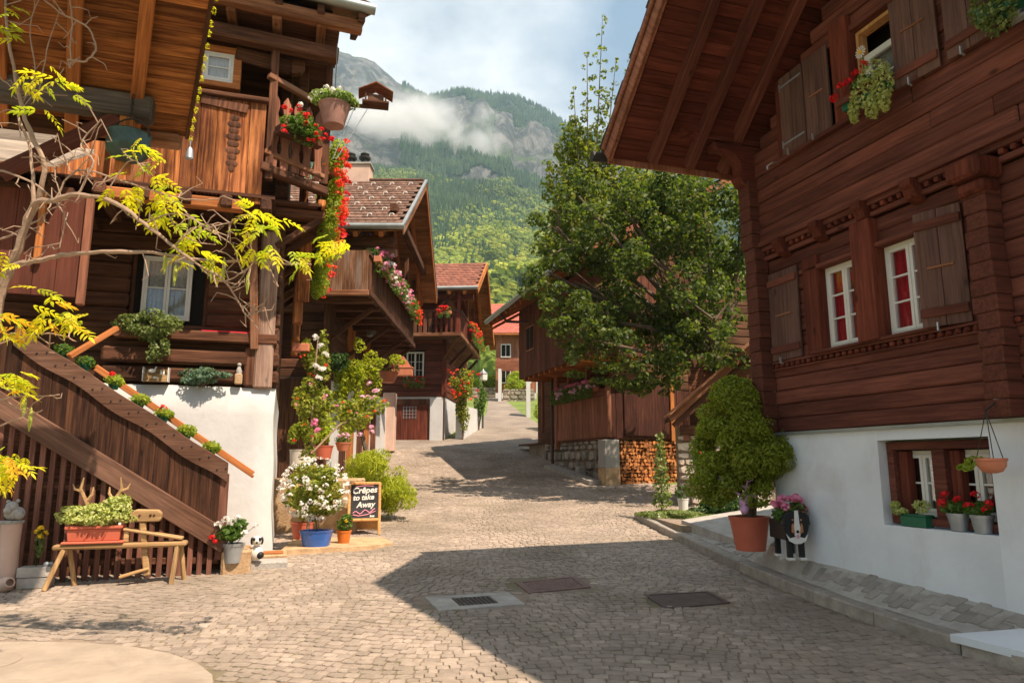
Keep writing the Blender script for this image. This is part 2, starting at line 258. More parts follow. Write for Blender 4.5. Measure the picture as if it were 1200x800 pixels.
# ------------------------------------------------------------------ mesh helpers
def link(o, parent=None):
    col.objects.link(o)
    if parent is not None: o.parent = parent
    return o
class MB:
    def __init__(s): s.v = []; s.f = []
    def add(s, vs, fs):
        k = len(s.v); s.v += [tuple(p) for p in vs]; s.f += [tuple(i + k for i in f) for f in fs]; return s
    def box(s, c, d, rot=None, taper=1.0):
        x, y, z = (a / 2 for a in d); t = taper
        vs = [Vector(p) for p in ((-x, -y, -z), (x, -y, -z), (x, y, -z), (-x, y, -z), (-x * t, -y * t, z), (x * t, -y * t, z), (x * t, y * t, z), (-x * t, y * t, z))]
        if rot is not None:
            m = Euler(rot).to_matrix(); vs = [m @ p for p in vs]
        c = Vector(c); return s.add([p + c for p in vs], [(3, 2, 1, 0), (4, 5, 6, 7), (0, 1, 5, 4), (1, 2, 6, 5), (2, 3, 7, 6), (3, 0, 4, 7)])
    def bb(s, x0, x1, y0, y1, z0, z1): return s.box(((x0 + x1) / 2, (y0 + y1) / 2, (z0 + z1) / 2), (abs(x1 - x0), abs(y1 - y0), abs(z1 - z0)))
    def bar(s, a, b, w, h, up=(0, 0, 1)):
        a = Vector(a); b = Vector(b); d = (b - a).normalized(); u = Vector(up)
        if abs(d.dot(u)) > .99: u = Vector((1, 0, 0))
        q = d.cross(u).normalized() * (w / 2); r = q.cross(d).normalized() * (h / 2)
        return s.add([a - q - r, a + q - r, a + q + r, a - q + r, b - q - r, b + q - r, b + q + r, b - q + r], [(3, 2, 1, 0), (4, 5, 6, 7), (0, 1, 5, 4), (1, 2, 6, 5), (2, 3, 7, 6), (3, 0, 4, 7)])
    def tube(s, pts, r, n=8, cap=True):
        pts = [Vector(p) for p in pts]; k0 = len(s.v); m = len(pts)
        rr = r if isinstance(r, (list, tuple)) else [r] * m; ref = None
        for i, p in enumerate(pts):
            d = (pts[min(i + 1, m - 1)] - pts[max(i - 1, 0)]).normalized()
            if ref is None: ref = d.orthogonal().normalized()
            ref = (ref - d * ref.dot(d)).normalized(); q = d.cross(ref)
            for j in range(n):
                a = 2 * math.pi * j / n; s.v.append(tuple(p + (ref * math.cos(a) + q * math.sin(a)) * rr[i]))
        for i in range(m - 1):
            for j in range(n):
                a = k0 + i * n + j; b = k0 + i * n + (j + 1) % n; s.f.append((a, b, b + n, a + n))
        if cap: s.f.append(tuple(k0 + j for j in range(n - 1, -1, -1))); s.f.append(tuple(k0 + (m - 1) * n + j for j in range(n)))
        return s
    def lathe(s, prof, n=20, c=(0, 0, 0), sx=1, sy=1):
        k0 = len(s.v); c = Vector(c)
        for r, z in prof:
            for j in range(n): a = 2 * math.pi * j / n; s.v.append((c.x + r * sx * math.cos(a), c.y + r * sy * math.sin(a), c.z + z))
        for i in range(len(prof) - 1):
            for j in range(n):
                a = k0 + i * n + j; b = k0 + i * n + (j + 1) % n; s.f.append((a, b, b + n, a + n))
        s.f.append(tuple(k0 + j for j in range(n - 1, -1, -1))); s.f.append(tuple(k0 + (len(prof) - 1) * n + j for j in range(n)))
        return s
    def prism(s, poly, a, b, ax='Y'):
        """outline extruded between a and b along an axis; outline given in the other two axes"""
        n = len(poly)
        def P(u, v, w): return {'Y': (u, w, v), 'X': (w, u, v), 'Z': (u, v, w)}[ax]
        s.add([P(u, v, a) for u, v in poly] + [P(u, v, b) for u, v in poly],
              [tuple(range(n))[::-1] if ax != 'Y' else tuple(range(n)), tuple(range(2 * n - 1, n - 1, -1)) if ax == 'Y' else tuple(range(n, 2 * n))] + [((i, n + i, n + (i + 1) % n, (i + 1) % n) if ax == 'Y' else (i, (i + 1) % n, n + (i + 1) % n, n + i)) for i in range(n)])
        return s
    def sphere(s, c, r, n=10, m=7, sq=(1, 1, 1)):
        c = Vector(c); k0 = len(s.v)
        for i in range(1, m):
            t = math.pi * i / m
            for j in range(n): a = 2 * math.pi * j / n; s.v.append((c.x + r * sq[0] * math.sin(t) * math.cos(a), c.y + r * sq[1] * math.sin(t) * math.sin(a), c.z + r * sq[2] * math.cos(t)))
        s.v.append((c.x, c.y, c.z + r * sq[2])); s.v.append((c.x, c.y, c.z - r * sq[2])); T = k0 + (m - 1) * n
        for i in range(m - 2):
            for j in range(n): a = k0 + i * n + j; b = k0 + i * n + (j + 1) % n; s.f.append((a, a + n, b + n, b))
        for j in range(n):
            s.f.append((T, k0 + j, k0 + (j + 1) % n)); s.f.append((T + 1, k0 + (m - 2) * n + (j + 1) % n, k0 + (m - 2) * n + j))
        return s
    def mesh(s, name, mat, smooth=False, bev=0.0):
        me = bpy.data.meshes.new(name); me.from_pydata(s.v, [], s.f); me.materials.append(mat)
        bm = bmesh.new(); bm.from_mesh(me); bmesh.ops.recalc_face_normals(bm, faces=bm.faces)
        if bev: bmesh.ops.bevel(bm, geom=list(bm.edges), offset=bev, segments=1, affect='EDGES', profile=.5)
        if smooth:
            for f in bm.faces: f.smooth = True
        bm.to_mesh(me); bm.free()
        if smooth: me.set_sharp_from_angle(angle=R(40))
        return me
    def build(s, name, mat, parent=None, smooth=False, bev=0.0, kind=None, loc=(0, 0, 0), label=None):
        o = bpy.data.objects.new(name, s.mesh(name, mat, smooth, bev)); o.location = loc; link(o, parent)
        if kind: o['kind'] = kind
        if label: o['label'] = label
        return o
_cache = {}
def piece(name, mat, parent, c, d, bev=.006, rot=None, jit=0.0):
    """one board, beam or stone as its own object; alike pieces share mesh data"""
    d = tuple(round(x, 3) for x in d); k = (name, mat.name, d, bev)
    if k not in _cache: _cache[k] = MB().box((0, 0, 0), d).mesh(name, mat, bev=min(bev, min(d) * .3))
    o = bpy.data.objects.new(name, _cache[k]); o.location = c
    if rot is not None: o.rotation_euler = rot
    if jit: o.rotation_euler = tuple(a + random.uniform(-jit, jit) for a in o.rotation_euler)
    return link(o, parent)
def barpiece(name, mat, parent, a, b, w, h, bev=.006):
    """beam object between two points, its grain (local X) along its length"""
    a = Vector(a); b = Vector(b); d = b - a; ln = round(d.length, 2)
    x = d.normalized(); z = Vector((0, 0, 1))
    if abs(x.dot(z)) > .98: z = Vector((0, 1, 0))
    y = z.cross(x).normalized(); z = x.cross(y)
    o = piece(name, mat, parent, (a + b) / 2, (ln, w, h), bev); o.rotation_euler = Matrix((x, y, z)).transposed().to_euler()
    return o
def thing(name, label, cat, loc=(0, 0, 0), rz=0, group=None):
    o = bpy.data.objects.new(name, None); o.location = loc; o.rotation_euler = (0, 0, rz); link(o); return tag(o, label, cat, group)
def tag(o, label, cat, group=None):
    o['label'] = label; o['category'] = cat
    if group: o['group'] = group
    return o
def copy_thing(src, loc, rz=0, label=None, scale=1.0):
    kids = [c for c in src.children]
    r = src.copy(); col.objects.link(r); r.location = loc; r.rotation_euler = (0, 0, rz); r.scale = (scale,) * 3
    if label: r['label'] = label
    for ch in kids:
        c = ch.copy(); col.objects.link(c); c.parent = r
        for g in ch.children: d = g.copy(); col.objects.link(d); d.parent = c
    return r
def structure(name, mb, mat, **k): return mb.build(name, mat, kind='structure', **k)

# ------------------------------------------------------------------ foliage
def leaves_mesh(name, mat, P, Nn, size, aspect=.55, fold=.18, droop=0.0):
    n = len(P); P = np.asarray(P, float); Nn = np.asarray(Nn, float); Nn /= np.linalg.norm(Nn, axis=1)[:, None] + 1e-9
    rv = rng.normal(size=(n, 3)); T = np.cross(Nn, rv); T /= np.linalg.norm(T, axis=1)[:, None] + 1e-9; B = np.cross(Nn, T)
    T[:, 2] -= droop; s = (size * rng.uniform(.6, 1.3, n))[:, None]
    v = np.empty((n, 4, 3)); v[:, 0] = P - T * s * .5; v[:, 1] = P + B * s * aspect * .5 + Nn * s * fold; v[:, 2] = P + T * s * .5; v[:, 3] = P - B * s * aspect * .5 + Nn * s * fold
    me = bpy.data.meshes.new(name); me.vertices.add(4 * n); me.vertices.foreach_set('co', v.reshape(-1))
    me.loops.add(4 * n); me.loops.foreach_set('vertex_index', np.arange(4 * n, dtype=np.int32)); me.polygons.add(n)
    me.polygons.foreach_set('loop_start', np.arange(0, 4 * n, 4, dtype=np.int32)); me.polygons.foreach_set('loop_total', np.full(n, 4, dtype=np.int32))
    me.materials.append(mat); me.update(calc_edges=True); me.validate(); return me
COVER = 1.0
def clump_points(clumps, per, size=.05, aspect=.55):
    """clumps: (x,y,z,rx,ry,rz); leaves on shells, denser outside; per > 0 is leaf cover in percent, per < 0 leaves per clump"""
    Ps = []; Ns = []
    for c in clumps:
        k = max(4, int(per / 100 * 4.19 * (c[3] * c[4] + c[3] * c[5] + c[4] * c[5]) / (size * size * max(aspect, .3) * .55))) if per > 0 else int(-per)
        d = rng.normal(size=(k, 3)); d /= np.linalg.norm(d, axis=1)[:, None]; r = rng.uniform(.55, 1.0, k) ** .6
        Ps.append(np.array(c[:3]) + d * r[:, None] * np.array(c[3:6])); Ns.append(d + rng.normal(size=(k, 3)) * .75 + np.array([0, 0, .35]))
    return np.vstack(Ps), np.vstack(Ns)
def foliage(name, mat, clumps, per, size, parent=None, kind=None, **k):
    P, Nn = clump_points(clumps, per, size, k.get('aspect', .55)); o = bpy.data.objects.new(name, leaves_mesh(name, mat, P, Nn, size, **k)); link(o, parent)
    if kind: o['kind'] = kind
    return o
def sub_clumps(c, r, n, k=.45, seed=None):
    """break a crown into smaller clumps spread through it"""
    out_ = []
    for i in range(n):
        d = rng.normal(size=3); d /= np.linalg.norm(d); q = rng.uniform(.25, 1) ** .5 * (1 - k * .6)
        s = k * rng.uniform(.6, 1.2)
        out_.append((c[0] + d[0] * q * r[0], c[1] + d[1] * q * r[1], c[2] + d[2] * q * r[2], r[0] * s, r[1] * s, r[2] * s))
    return out_
_fl = {}
def flower_head(parent, loc, mat, r=.05, n=26):
    k = (mat.name, n)
    if k not in _fl:
        ms = []
        for _ in range(3):
            d = rng.normal(size=(n, 3)); d /= np.linalg.norm(d, axis=1)[:, None]; d[:, 2] = np.abs(d[:, 2]) * .9 - .25
            ms.append(leaves_mesh('flower_head', mat, d * .8, d + rng.normal(size=(n, 3)) * .3, .75, aspect=.9, fold=.1))
        _fl[k] = ms
    o = bpy.data.objects.new('flower_head', random.choice(_fl[k])); o.location = loc; o.scale = (r, r, r); o.rotation_euler = (random.uniform(-.5, .5), random.uniform(-.5, .5), random.uniform(0, 6)); return link(o, parent)
def stems(parent, base, tips, r=.004, mat=None):
    m = MB()
    for t in tips:
        b = Vector(base) + Vector((random.uniform(-.02, .02), random.uniform(-.02, .02), 0)); t = Vector(t); mid = (b + t) / 2 + Vector((random.uniform(-.02, .02), random.uniform(-.02, .02), .03)); m.tube([b, mid, t], [r, r * .8, r * .5], 4)
    return m.build('stem', mat or MT['darkleaf'], parent, kind='stuff' if len(tips) > 4 else None)
def pot_mb(r0, r1, h, rim=.02, sx=1, sy=1, n=24, z=0):
    t = .88; return MB().lathe([(r0, 0), (r1 * .97, h - rim * 1.4), (r1 * .97 + .25 * rim, h - rim * 1.4), (r1 + .3 * rim, h), (r1 * t, h), (r1 * t * .96, h - .03), (r1 * .2, h - .032)], n, (0, 0, z), sx, sy)
def potted(name, label, loc, pot, pmat, fol, heads=(), cat='potted plant', group=None, rz=0, per=-900, size=.05, fmat=None, tray=None):
    """pot=(r bottom, r top, height); fol = list of clumps in pot coordinates; heads = [(x,y,z,r,mat)]"""
    t = thing(name, label, cat, loc, rz, group)
    pot_mb(*pot).build('pot', pmat, t, smooth=True)
    if tray: MB().lathe([(pot[0] * 1.25, 0), (pot[0] * 1.35, .025), (pot[0] * 1.2, .02)], 24, (0, 0, -.001)).build('saucer', tray, t, smooth=True)
    foliage('foliage', fmat or MT['leafgreen'], fol, per, size, t)
    tips = [h[:3] for h in heads]
    stems(t, (0, 0, pot[2] - .02), tips or [(c[0], c[1], c[2]) for c in fol[:6]])
    for h in heads: flower_head(t, h[:3], h[4], h[3])
    return t
def planter_box(L_, W_, H_, t, mat, z=0, name='planter'):
    m = MB(); m.bb(-L_ / 2 * .94, L_ / 2 * .94, -W_ / 2 * .9, W_ / 2 * .9, z, z + H_ * .85); m.bb(-L_ / 2, L_ / 2, -W_ / 2, W_ / 2, z + H_ * .85, z + H_)
    return m.build(name, mat, t, bev=.006)
def casement(parent, x0, x1, z0, z1, y, out, rows=3, leaves=2, fm=None, curtain=None, fw=.045, name='window', bars=1):
    """window in the local X-Z plane; out=+1 faces +Y, -1 faces -Y. Panes and curtains are sub-parts"""
    fm = fm or MT['white']; m = MB(); o = out
    m.bb(x0, x1, y - .03, y + .03, z0, z0 + fw * .9); m.bb(x0, x1, y - .03, y + .03, z1 - fw * .8, z1)
    for xx in (x0, x1 - fw * .8): m.bb(xx, xx + fw * .8, y - .03, y + .03, z0 + fw * .9 + .002, z1 - fw * .8 - .002)
    wi = (x1 - x0 - fw * 1.6) / leaves; panes = []
    for i in range(leaves):
        a = x0 + fw * .8 + i * wi; b = a + wi; g = .035; c0, c1 = z0 + fw * .9, z1 - fw * .8
        a += .003; b -= .003; c0 += .003; c1 -= .003; yy = y + o * .012
        m.bb(a, a + g, yy - .02, yy + .024, c0, c1); m.bb(b - g, b, yy - .02, yy + .024, c0, c1)
        m.bb(a + g, b - g, yy - .018, yy + .022, c0, c0 + g); m.bb(a + g, b - g, yy - .018, yy + .022, c1 - g, c1)
        hh = (c1 - c0 - 2 * g) / rows; ww = (b - a - 2 * g) / bars
        for k in range(1, rows): m.bb(a + g, b - g, yy - .012, yy + .016, c0 + g + k * hh - .009, c0 + g + k * hh + .009)
        for k in range(1, bars): m.bb(a + g + k * ww - .008, a + g + k * ww + .008, yy - .011, yy + .015, c0 + g, c1 - g)
        for k in range(rows):
            for q in range(bars): panes.append((a + g + (q + .5) * ww, c0 + g + (k + .5) * hh, ww, hh, yy))
    wn = m.build(name, fm, parent)
    for px, pz, pw, ph, yy in panes: piece('pane', MT['glass'], wn, (px, yy, pz), (pw, .004, ph), 0)
    if curtain:
        for i in range(leaves):
            a = x0 + fw + i * wi + .01; n = 14; pts = [(a + (wi - .04) * j / n, y - o * (.045 + .010 * math.sin(j * 2.1))) for j in range(n + 1)]
            q = MB(); q.add([(p[0], p[1], z0 + .03) for p in pts] + [(p[0], p[1], z1 - .03) for p in pts] + [(p[0], p[1] - o * .004, z0 + .03) for p in pts] + [(p[0], p[1] - o * .004, z1 - .03) for p in pts],
                  [(j, j + 1, n + 2 + j, n + 1 + j) for j in range(n)] + [(2 * n + 2 + j, 3 * n + 3 + j, 3 * n + 4 + j, 2 * n + 3 + j) for j in range(n)])
            q.build('curtain', curtain, wn, smooth=True)
    return wn
def shutter(parent, x0, x1, z0, z1, y, out, mat=None, ledges=(.12, .88), ang=0, hinge=None, mid=True, irons=False):
    """two broad upright boards with ledges; boards and ledges are sub-parts"""
    mat = mat or MT['shutter']; w_ = x1 - x0; h = z1 - z0
    m = MB().bb(x0, x0 + w_ * .5 - .003, y - .015, y + .015, z0, z1).bb(x0 + w_ * .5 + .003, x1, y - .015, y + .015, z0, z1)
    s = m.build('shutter', mat, parent, bev=.004)
    for q in ledges: piece('ledge', MT['logx'], s, ((x0 + x1) / 2, y + out * .029, z0 + h * q), (w_ * .98, .026, .085), .005)
    if mid: piece('ledge', MT['oldx'], s, ((x0 + x1) / 2, y + out * .023, z0 + h * .5), (w_ * .55, .014, .022), .003)
    if irons:
        q = MB()
        for a in (.13, .87):
            q.bb(x0 + .01, x1 - .03, y + out * .016, y + out * .024, z0 + h * a - .012, z0 + h * a + .012); q.bb(x1 - .035, x1 - .015, y + out * .016, y + out * .026, z0 + h * a - .05, z0 + h * a + .05)
        q.build('strap_hinge', MT['galv'], s)
    MB().bar(((x0 + x1) / 2 + .06, y + out * .02, z0 - .05), ((x0 + x1) / 2 + .06, y + out * .07, z0 - .03), .014, .014).bar(((x0 + x1) / 2 + .06, y + out * .06, z0 - .05), ((x0 + x1) / 2 + .06, y + out * .06, z0 + .03), .02, .012).build('shutter_catch', MT['galv'], s)
    return s
def course_wall(parent, x0, x1, z0, z1, h, y0, y1, holes=(), mat=None, name='log', joint=(3.5, 5.0), gable=None, bev=.014, jz=.0, rnd=.012):
    """log wall laid in courses: each log an object; holes = (x0,x1,z0,z1)"""
    mat = mat or MT['logx']; n = max(1, round((z1 - z0) / h)); hh = (z1 - z0) / n
    for i in range(n):
        a = z0 + i * hh; b = a + hh; zc_ = (a + b) / 2; L0, L1 = x0, x1
        if gable: L0, L1 = gable(b); L0 = max(L0, x0); L1 = min(L1, x1)
        if L1 - L0 < .15: continue
        cuts = [(L0, L1)]
        for hx0, hx1, hz0, hz1 in holes:
            if hz0 < zc_ < hz1:
                nc = []
                for p, q in cuts:
                    if hx1 <= p or hx0 >= q: nc.append((p, q)); continue
                    if hx0 > p: nc.append((p, hx0))
                    if hx1 < q: nc.append((hx1, q))
                cuts = nc
        for p, q in cuts:
            while q - p > .05:
                ln = q - p
                if ln > joint[1]: ln = random.uniform(*joint)
                o = random.uniform(-rnd, rnd)
                piece(name, mat, parent, (p + ln / 2, (y0 + y1) / 2 + o, zc_), (ln - .004, abs(y1 - y0), hh - .006), bev); p += ln
def board_wall(parent, x0, x1, z0, z1, w_, y, th=.03, mat=None, name='board', zf0=None, zf1=None, gap=.004, rnd=.006, bev=.005):
    n = max(1, round((x1 - x0) / w_)); ww = (x1 - x0) / n
    for i in range(n):
        xc = x0 + (i + .5) * ww; a = zf0(xc) if zf0 else z0; b = zf1(xc) if zf1 else z1
        if b - a < .03: continue
        piece(name, mat or MT['darkz'], parent, (xc, y + random.uniform(-rnd, rnd), (a + b) / 2), (ww - gap, th, b - a), bev)
def tile_roof(parent, O, U, V, nu, nv, mat, tw=.18, tl=.30, th=.02, name='roof_tile'):
    """tiles laid in courses on a plane: O eave corner, U unit along eave, V unit up the slope; nu,nv lengths. One joined covering."""
    O, U, V = Vector(O), Vector(U), Vector(V); W = U.cross(V).normalized()
    if W.z < 0: W = -W
    a = int(nu / tw); b = int(nv / tl); i, j = np.meshgrid(np.arange(a), np.arange(b)); i = i.ravel(); j = j.ravel(); n = len(i)
    off = (j % 2) * .5 * tw; u0 = i * tw + off + .004; u1 = u0 + tw - .008; v0 = j * tl + rng.uniform(-.008, .008, n); v1 = v0 + tl * 1.08
    lift = rng.uniform(0, .006, n)
    def P(u, v, w_): return np.array(O) + u[:, None] * np.array(U) + v[:, None] * np.array(V) + w_[:, None] * np.array(W)
    um = (u0 + u1) / 2; e = np.zeros(n)
    lo, hi = .008 + lift, .008 + lift
    vs = np.stack([P(u0, v0, e + .022 + lift), P(um, v0 - .03, e + .034 + lift), P(u1, v0, e + .022 + lift), P(u1, v1, e + .006), P(u0, v1, e + .006), P(u0, v0, e - .004), P(um, v0 - .03, e + .006), P(u1, v0, e - .004)], 1)
    F = []
    base = np.arange(n)[:, None] * 8
    top = base + np.array([[0, 1, 2, 3, 4]]); f1 = base + np.array([[0, 5, 6, 1]]); f2 = base + np.array([[1, 6, 7, 2]])
    me = bpy.data.meshes.new(name); me.from_pydata(vs.reshape(-1, 3).tolist(), [], top.tolist() + f1.tolist() + f2.tolist()); me.materials.append(mat)
    o = bpy.data.objects.new(name, me); o['kind'] = 'stuff'; link(o, parent); return o
def wavy(x0, x1, z0, z1, amp, n, top=False):
    """board outline with a scalloped lower edge"""
    pts = [(x0 + (x1 - x0) * i / n, z0 + amp * (abs(math.sin(math.pi * i / n * 3)) - .3)) for i in range(n + 1)]
    return pts + [(x1, z1), (x0, z1)]
MT['soff'] = wood('warm soffit boards', (.17, .055, .017), (.48, .19, .055), 'X', var=.5, pale=(.50, .26, .10))
MT['greyb'] = wood('grey tie beam', (.08, .065, .055), (.16, .13, .11), 'X', var=.25)
MT['soffo'] = wood('sunlit soffit boards', (.20, .08, .03), (.42, .19, .07), 'X', var=.35, pale=(.5, .26, .11))
MT['boardx'] = wood('chestnut rail', (.17, .06, .035), (.30, .12, .07), 'X', var=.25)
MT['redtile2'] = roughstone('bright red tile', (.42, .09, .07), (.55, .16, .12), scale=6, bmp=.3, island=.15)
MT['palestone'] = roughstone('pale shed stone', (.40, .34, .27), (.72, .64, .54), scale=4, bmp=.7, island=.25)
MT['kerb'] = roughstone('kerb granite', (.24, .21, .18), (.40, .36, .31), scale=7, bmp=.5, island=.12)
MT['paving'] = roughstone('paving setts', (.24, .215, .19), (.37, .335, .295), scale=6, bmp=.5, island=.16)
MT['slab'] = stained(roughstone('pale screed', (.31, .25, .195), (.43, .355, .28), scale=2, bmp=.35, island=.02), (.22, .18, .14), .5, .7, .5, 2.5)
MT['jointgrass'] = leafmat('joint grass', [(.10, .16, .03), (.20, .26, .05), (.30, .32, .08)])
MT['rust'] = flat('rusty cast iron', (.20, .13, .11), rough=.7, var=.25, metal=.2)
MT['rust2'] = flat('dark cast iron', (.12, .09, .08), rough=.7, var=.25, metal=.2)
MT['limemaple'] = leafmat('young maple leaf', [(.07, .11, .025), (.13, .17, .03), (.22, .25, .04), (.28, .28, .04), (.10, .14, .03)], trans=.45)
MT['climber'] = leafmat('climber leaf', [(.14, .19, .03), (.24, .29, .05), (.34, .37, .07), (.40, .33, .06)], trans=.4)
MT['limebush'] = leafmat('feathery leaf', [(.22, .28, .02), (.36, .40, .03), (.46, .46, .05), (.26, .32, .03)], trans=.45)
MT['leafgreen2'] = leafmat('pale geranium leaf', [(.16, .25, .06), (.26, .35, .10), (.34, .42, .16), (.12, .20, .05)])
MT['clay'] = flat('rosy clay', (.36, .19, .15), rough=.7, var=.3, scale=4)
MT['copper'] = flat('tarnished copper', (.07, .11, .10), rough=.45, metal=.5, var=.35)
MT['orangepot'] = flat('orange glaze', (.60, .17, .03), rough=.3, var=.12)
MT['creampot'] = flat('cream pot', (.60, .55, .48), rough=.6, var=.08)
MT['blackp'] = flat('black paint', (.015, .015, .017), rough=.5, var=.1)
MT['chalk'] = flat('chalkboard', (.035, .035, .04), rough=.8, var=.35, scale=3)
MT['lilac'] = flat('lilac paint', (.55, .30, .50), rough=.6, var=.15)
MT['endgrain'] = wood('weathered log ends', (.075, .026, .017), (.14, .046, .03), 'Y', var=.10)
MT['old2'] = wood('grey brown boards', (.10, .045, .022), (.27, .13, .065), 'Z', var=.45, grey=.5)
MT['old3'] = wood('pinkish grey weathered post', (.19, .11, .08), (.38, .25, .18), 'Z', var=.35, grey=.4)
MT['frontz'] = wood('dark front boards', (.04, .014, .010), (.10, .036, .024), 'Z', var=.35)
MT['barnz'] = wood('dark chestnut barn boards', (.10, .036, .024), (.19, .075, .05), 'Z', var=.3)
MT['pinkchalk'] = flat('pink chalk', (.75, .32, .42), rough=.9, var=.1)
MT['tan'] = flat('tan paint', (.45, .19, .08), rough=.6, var=.15)
MT['vinelime'] = leafmat('vine lime leaf', [(.34, .42, .03), (.44, .50, .04), (.28, .36, .03)], trans=.5)
MT['limepod'] = flat('green pod', (.35, .38, .06), rough=.6, var=.15)
# ================================================================== RIGHT CHALET (gable front along the lane)
VA = R(-17.7)
RC = thing('timber_chalet', 'large dark red-brown log chalet on white plastered base with red curtains, right foreground', 'house', (4.338, 6.0, 0), math.pi / 2 - VA)
S0, S1, RZE, SL, RS = -3.9, 3.43, 5.62, .85, -.1        # facade ends, eave height, slope, ridge station
def gz(s): return RZE + SL * (3.7 - abs(s - RS) - .1)     # underside of roof over the facade
m = MB()
# plaster base with the basement window opening (x .36..1.61, z .99..1.83)
hx0, hx1, hz0, hz1 = .36, 1.61, .98, 1.84
for a, b, c, d in ((S0, hx0, -.4, 1.95), (hx1, S1 - .12, -.4, 1.95), (hx0, hx1, -.4, hz0), (hx0, hx1, hz1, 1.95)):
    m.bb(a, b, -.30, 0, c, d)
m.bb(S0, S1 - .12, -6.5, -.302, -.4, 1.95)
base = m.build('plaster_base', MT['plaster'], RC)
MB().bb(S0, S1 + .02, -.25, .04, 1.951, 1.985).build('base_flashing', MT['zinc'], RC)
MB().bb(S0, 3.2, -6.4, -.34, 1.99, 5.6).prism([(-3.8, 5.6), (3.3, 5.6), (-.1, 8.55)], -6.4, -.34, 'Y').build('inner_wall', MT['dark'], RC)
# log courses
LW = (1.66, 2.22, 2.90, 3.88); LW2 = (.74, 1.33, 2.90, 3.88)
low_holes = [(.72, 2.50, 2.88, 3.92)]
up_holes = [(.76, 2.62, 5.42, 6.42), (-1.3, -.2, 5.42, 6.42)]
course_wall(RC, S0, 3.2, 1.99, 4.22, .172, -.14, 0, low_holes + [(-1.3, -.3, 2.88, 3.92)], joint=(4.2, 7.5))
course_wall(RC, S0, 3.28, 4.48, 8.6, .178, -.14, .08, up_holes, joint=(3.2, 6.5), gable=lambda z: (-.1 - (8.62 - z) / SL, -.1 + (8.62 - z) / SL))
# far gable-end return wall (faces up the lane)
for i in range(22): piece('log', MT['logy'], RC, (3.27, -3.2, 2.09 + i * .172), (.14, 6.3, .165), .014)
# corner and middle posts made of projecting log ends
def log_ends(x0, x1, z0, z1, y1, n, jag=.02):
    hh = (z1 - z0) / n
    for i in range(n):
        piece('log_end', MT['endgrain'], RC, ((x0 + x1) / 2 + random.uniform(-.012, .012), y1 / 2, z0 + (i + .5) * hh), (x1 - x0 + random.choice((-jag, 0, jag)), y1 + random.uniform(-.008, .008), hh - .004), .009)
log_ends(3.17, 3.40, 1.99, 4.4, .20, 14, .008); log_ends(3.19, 3.42, 4.4, 5.35, .22, 5, .008)
log_ends(-.02, .2, 1.99, 4.1, .20, 14, .02)
piece('post_capital', MT['logz'], RC, (.09, .16, 4.2), (.34, .32, .19), .03)
piece('post_capital', MT['logz'], RC, (.09, .13, 4.03), (.28, .24, .12), .03)
# floor belt: moulded rail, dentils and corbel blocks
MB().bb(S0, 3.2, 0, .05, 4.225, 4.28).bb(S0, 3.25, 0, .13, 4.40, 4.475).bb(S0, 3.22, 0, .085, 4.34, 4.398).build('belt_rail', MT['logx'], RC, bev=.006)
for i in range(58):
    x = -3.2 + i * .11
    if -.1 < x < .25: continue
    piece('dentil', MT['logz'], RC, (x, .045, 4.31), (.05, .075, .05), .006)
for x in (2.78, 2.12, 1.46, .80, -.8, -1.5):
    b = MB().prism([(0, 4.40), (.19, 4.40), (.19, 4.33), (.15, 4.29), (.12, 4.22), (.06, 4.19), (0, 4.17)], x - .07, x + .07, 'X').build('corbel', MT['logz'], RC, bev=.006)
# sill band under the lower windows: a cord of small chamfered blocks
MB().bb(S0, 3.2, 0, .035, 2.845, 2.875).bb(S0, 3.2, 0, .03, 2.765, 2.785).build('sill_band', MT['logx'], RC, bev=.004)
for i in range(66): piece('dentil', MT['logz'], RC, (-3.1 + i * .095, .03, 2.815), (.055, .05, .05), .014)
# lower window group
def post(x0, x1, z0, z1, y0, y1, mt='logz', nm='window_post'): return piece(nm, MT[mt], RC, ((x0 + x1) / 2, (y0 + y1) / 2, (z0 + z1) / 2), (x1 - x0, y1 - y0, z1 - z0), .01)
post(2.24, 2.49, 2.88, 4.05, -.13, .06); post(1.36, 1.64, 2.88, 4.2, -.13, .12); post(.70, .74, 2.88, 3.92, -.13, .03)
piece('lintel', MT['logx'], RC, (1.6, -.03, 3.90), (1.9, .18, .05), .01)
piece('window_sill', MT['logx'], RC, (1.55, -.03, 2.885), (1.75, .24, .035), .01)
casement(RC, 1.64, 2.24, 2.905, 3.875, -.10, 1, 3, 2, curtain=MT['curtain'])
casement(RC, .74, 1.36, 2.905, 3.875, -.10, 1, 3, 2, curtain=MT['curtain'])
casement(RC, -1.27, -.35, 2.905, 3.9, -.10, 1, 3, 2, curtain=MT['curtain']); casement(RC, -1.25, -.25, 5.45, 6.4, -.10, 1, 2, 2, curtain=MT['lace'])
shutter(RC, 2.60, 3.14, 2.88, 4.02, .035, 1)
sh = shutter(RC, -.0, .44, 2.88, 4.02, 0, 1); sh.location = (.745, .04, 0); sh.rotation_euler = (0, 0, R(16)); sh.location = (.36, .02, 0)
# upper window group
post(1.40, 1.66, 5.40, 6.62, -.13, .16); post(2.62, 2.70, 5.36, 6.5, -.1, .11); post(.72, .8, 5.4, 6.4, -.13, .10)
piece('window_sill', MT['logx'], RC, (1.6, .06, 5.385), (2.1, .22, .05), .01)
piece('lintel', MT['logx'], RC, (1.6, .01, 6.45), (2.0, .2, .08), .01)
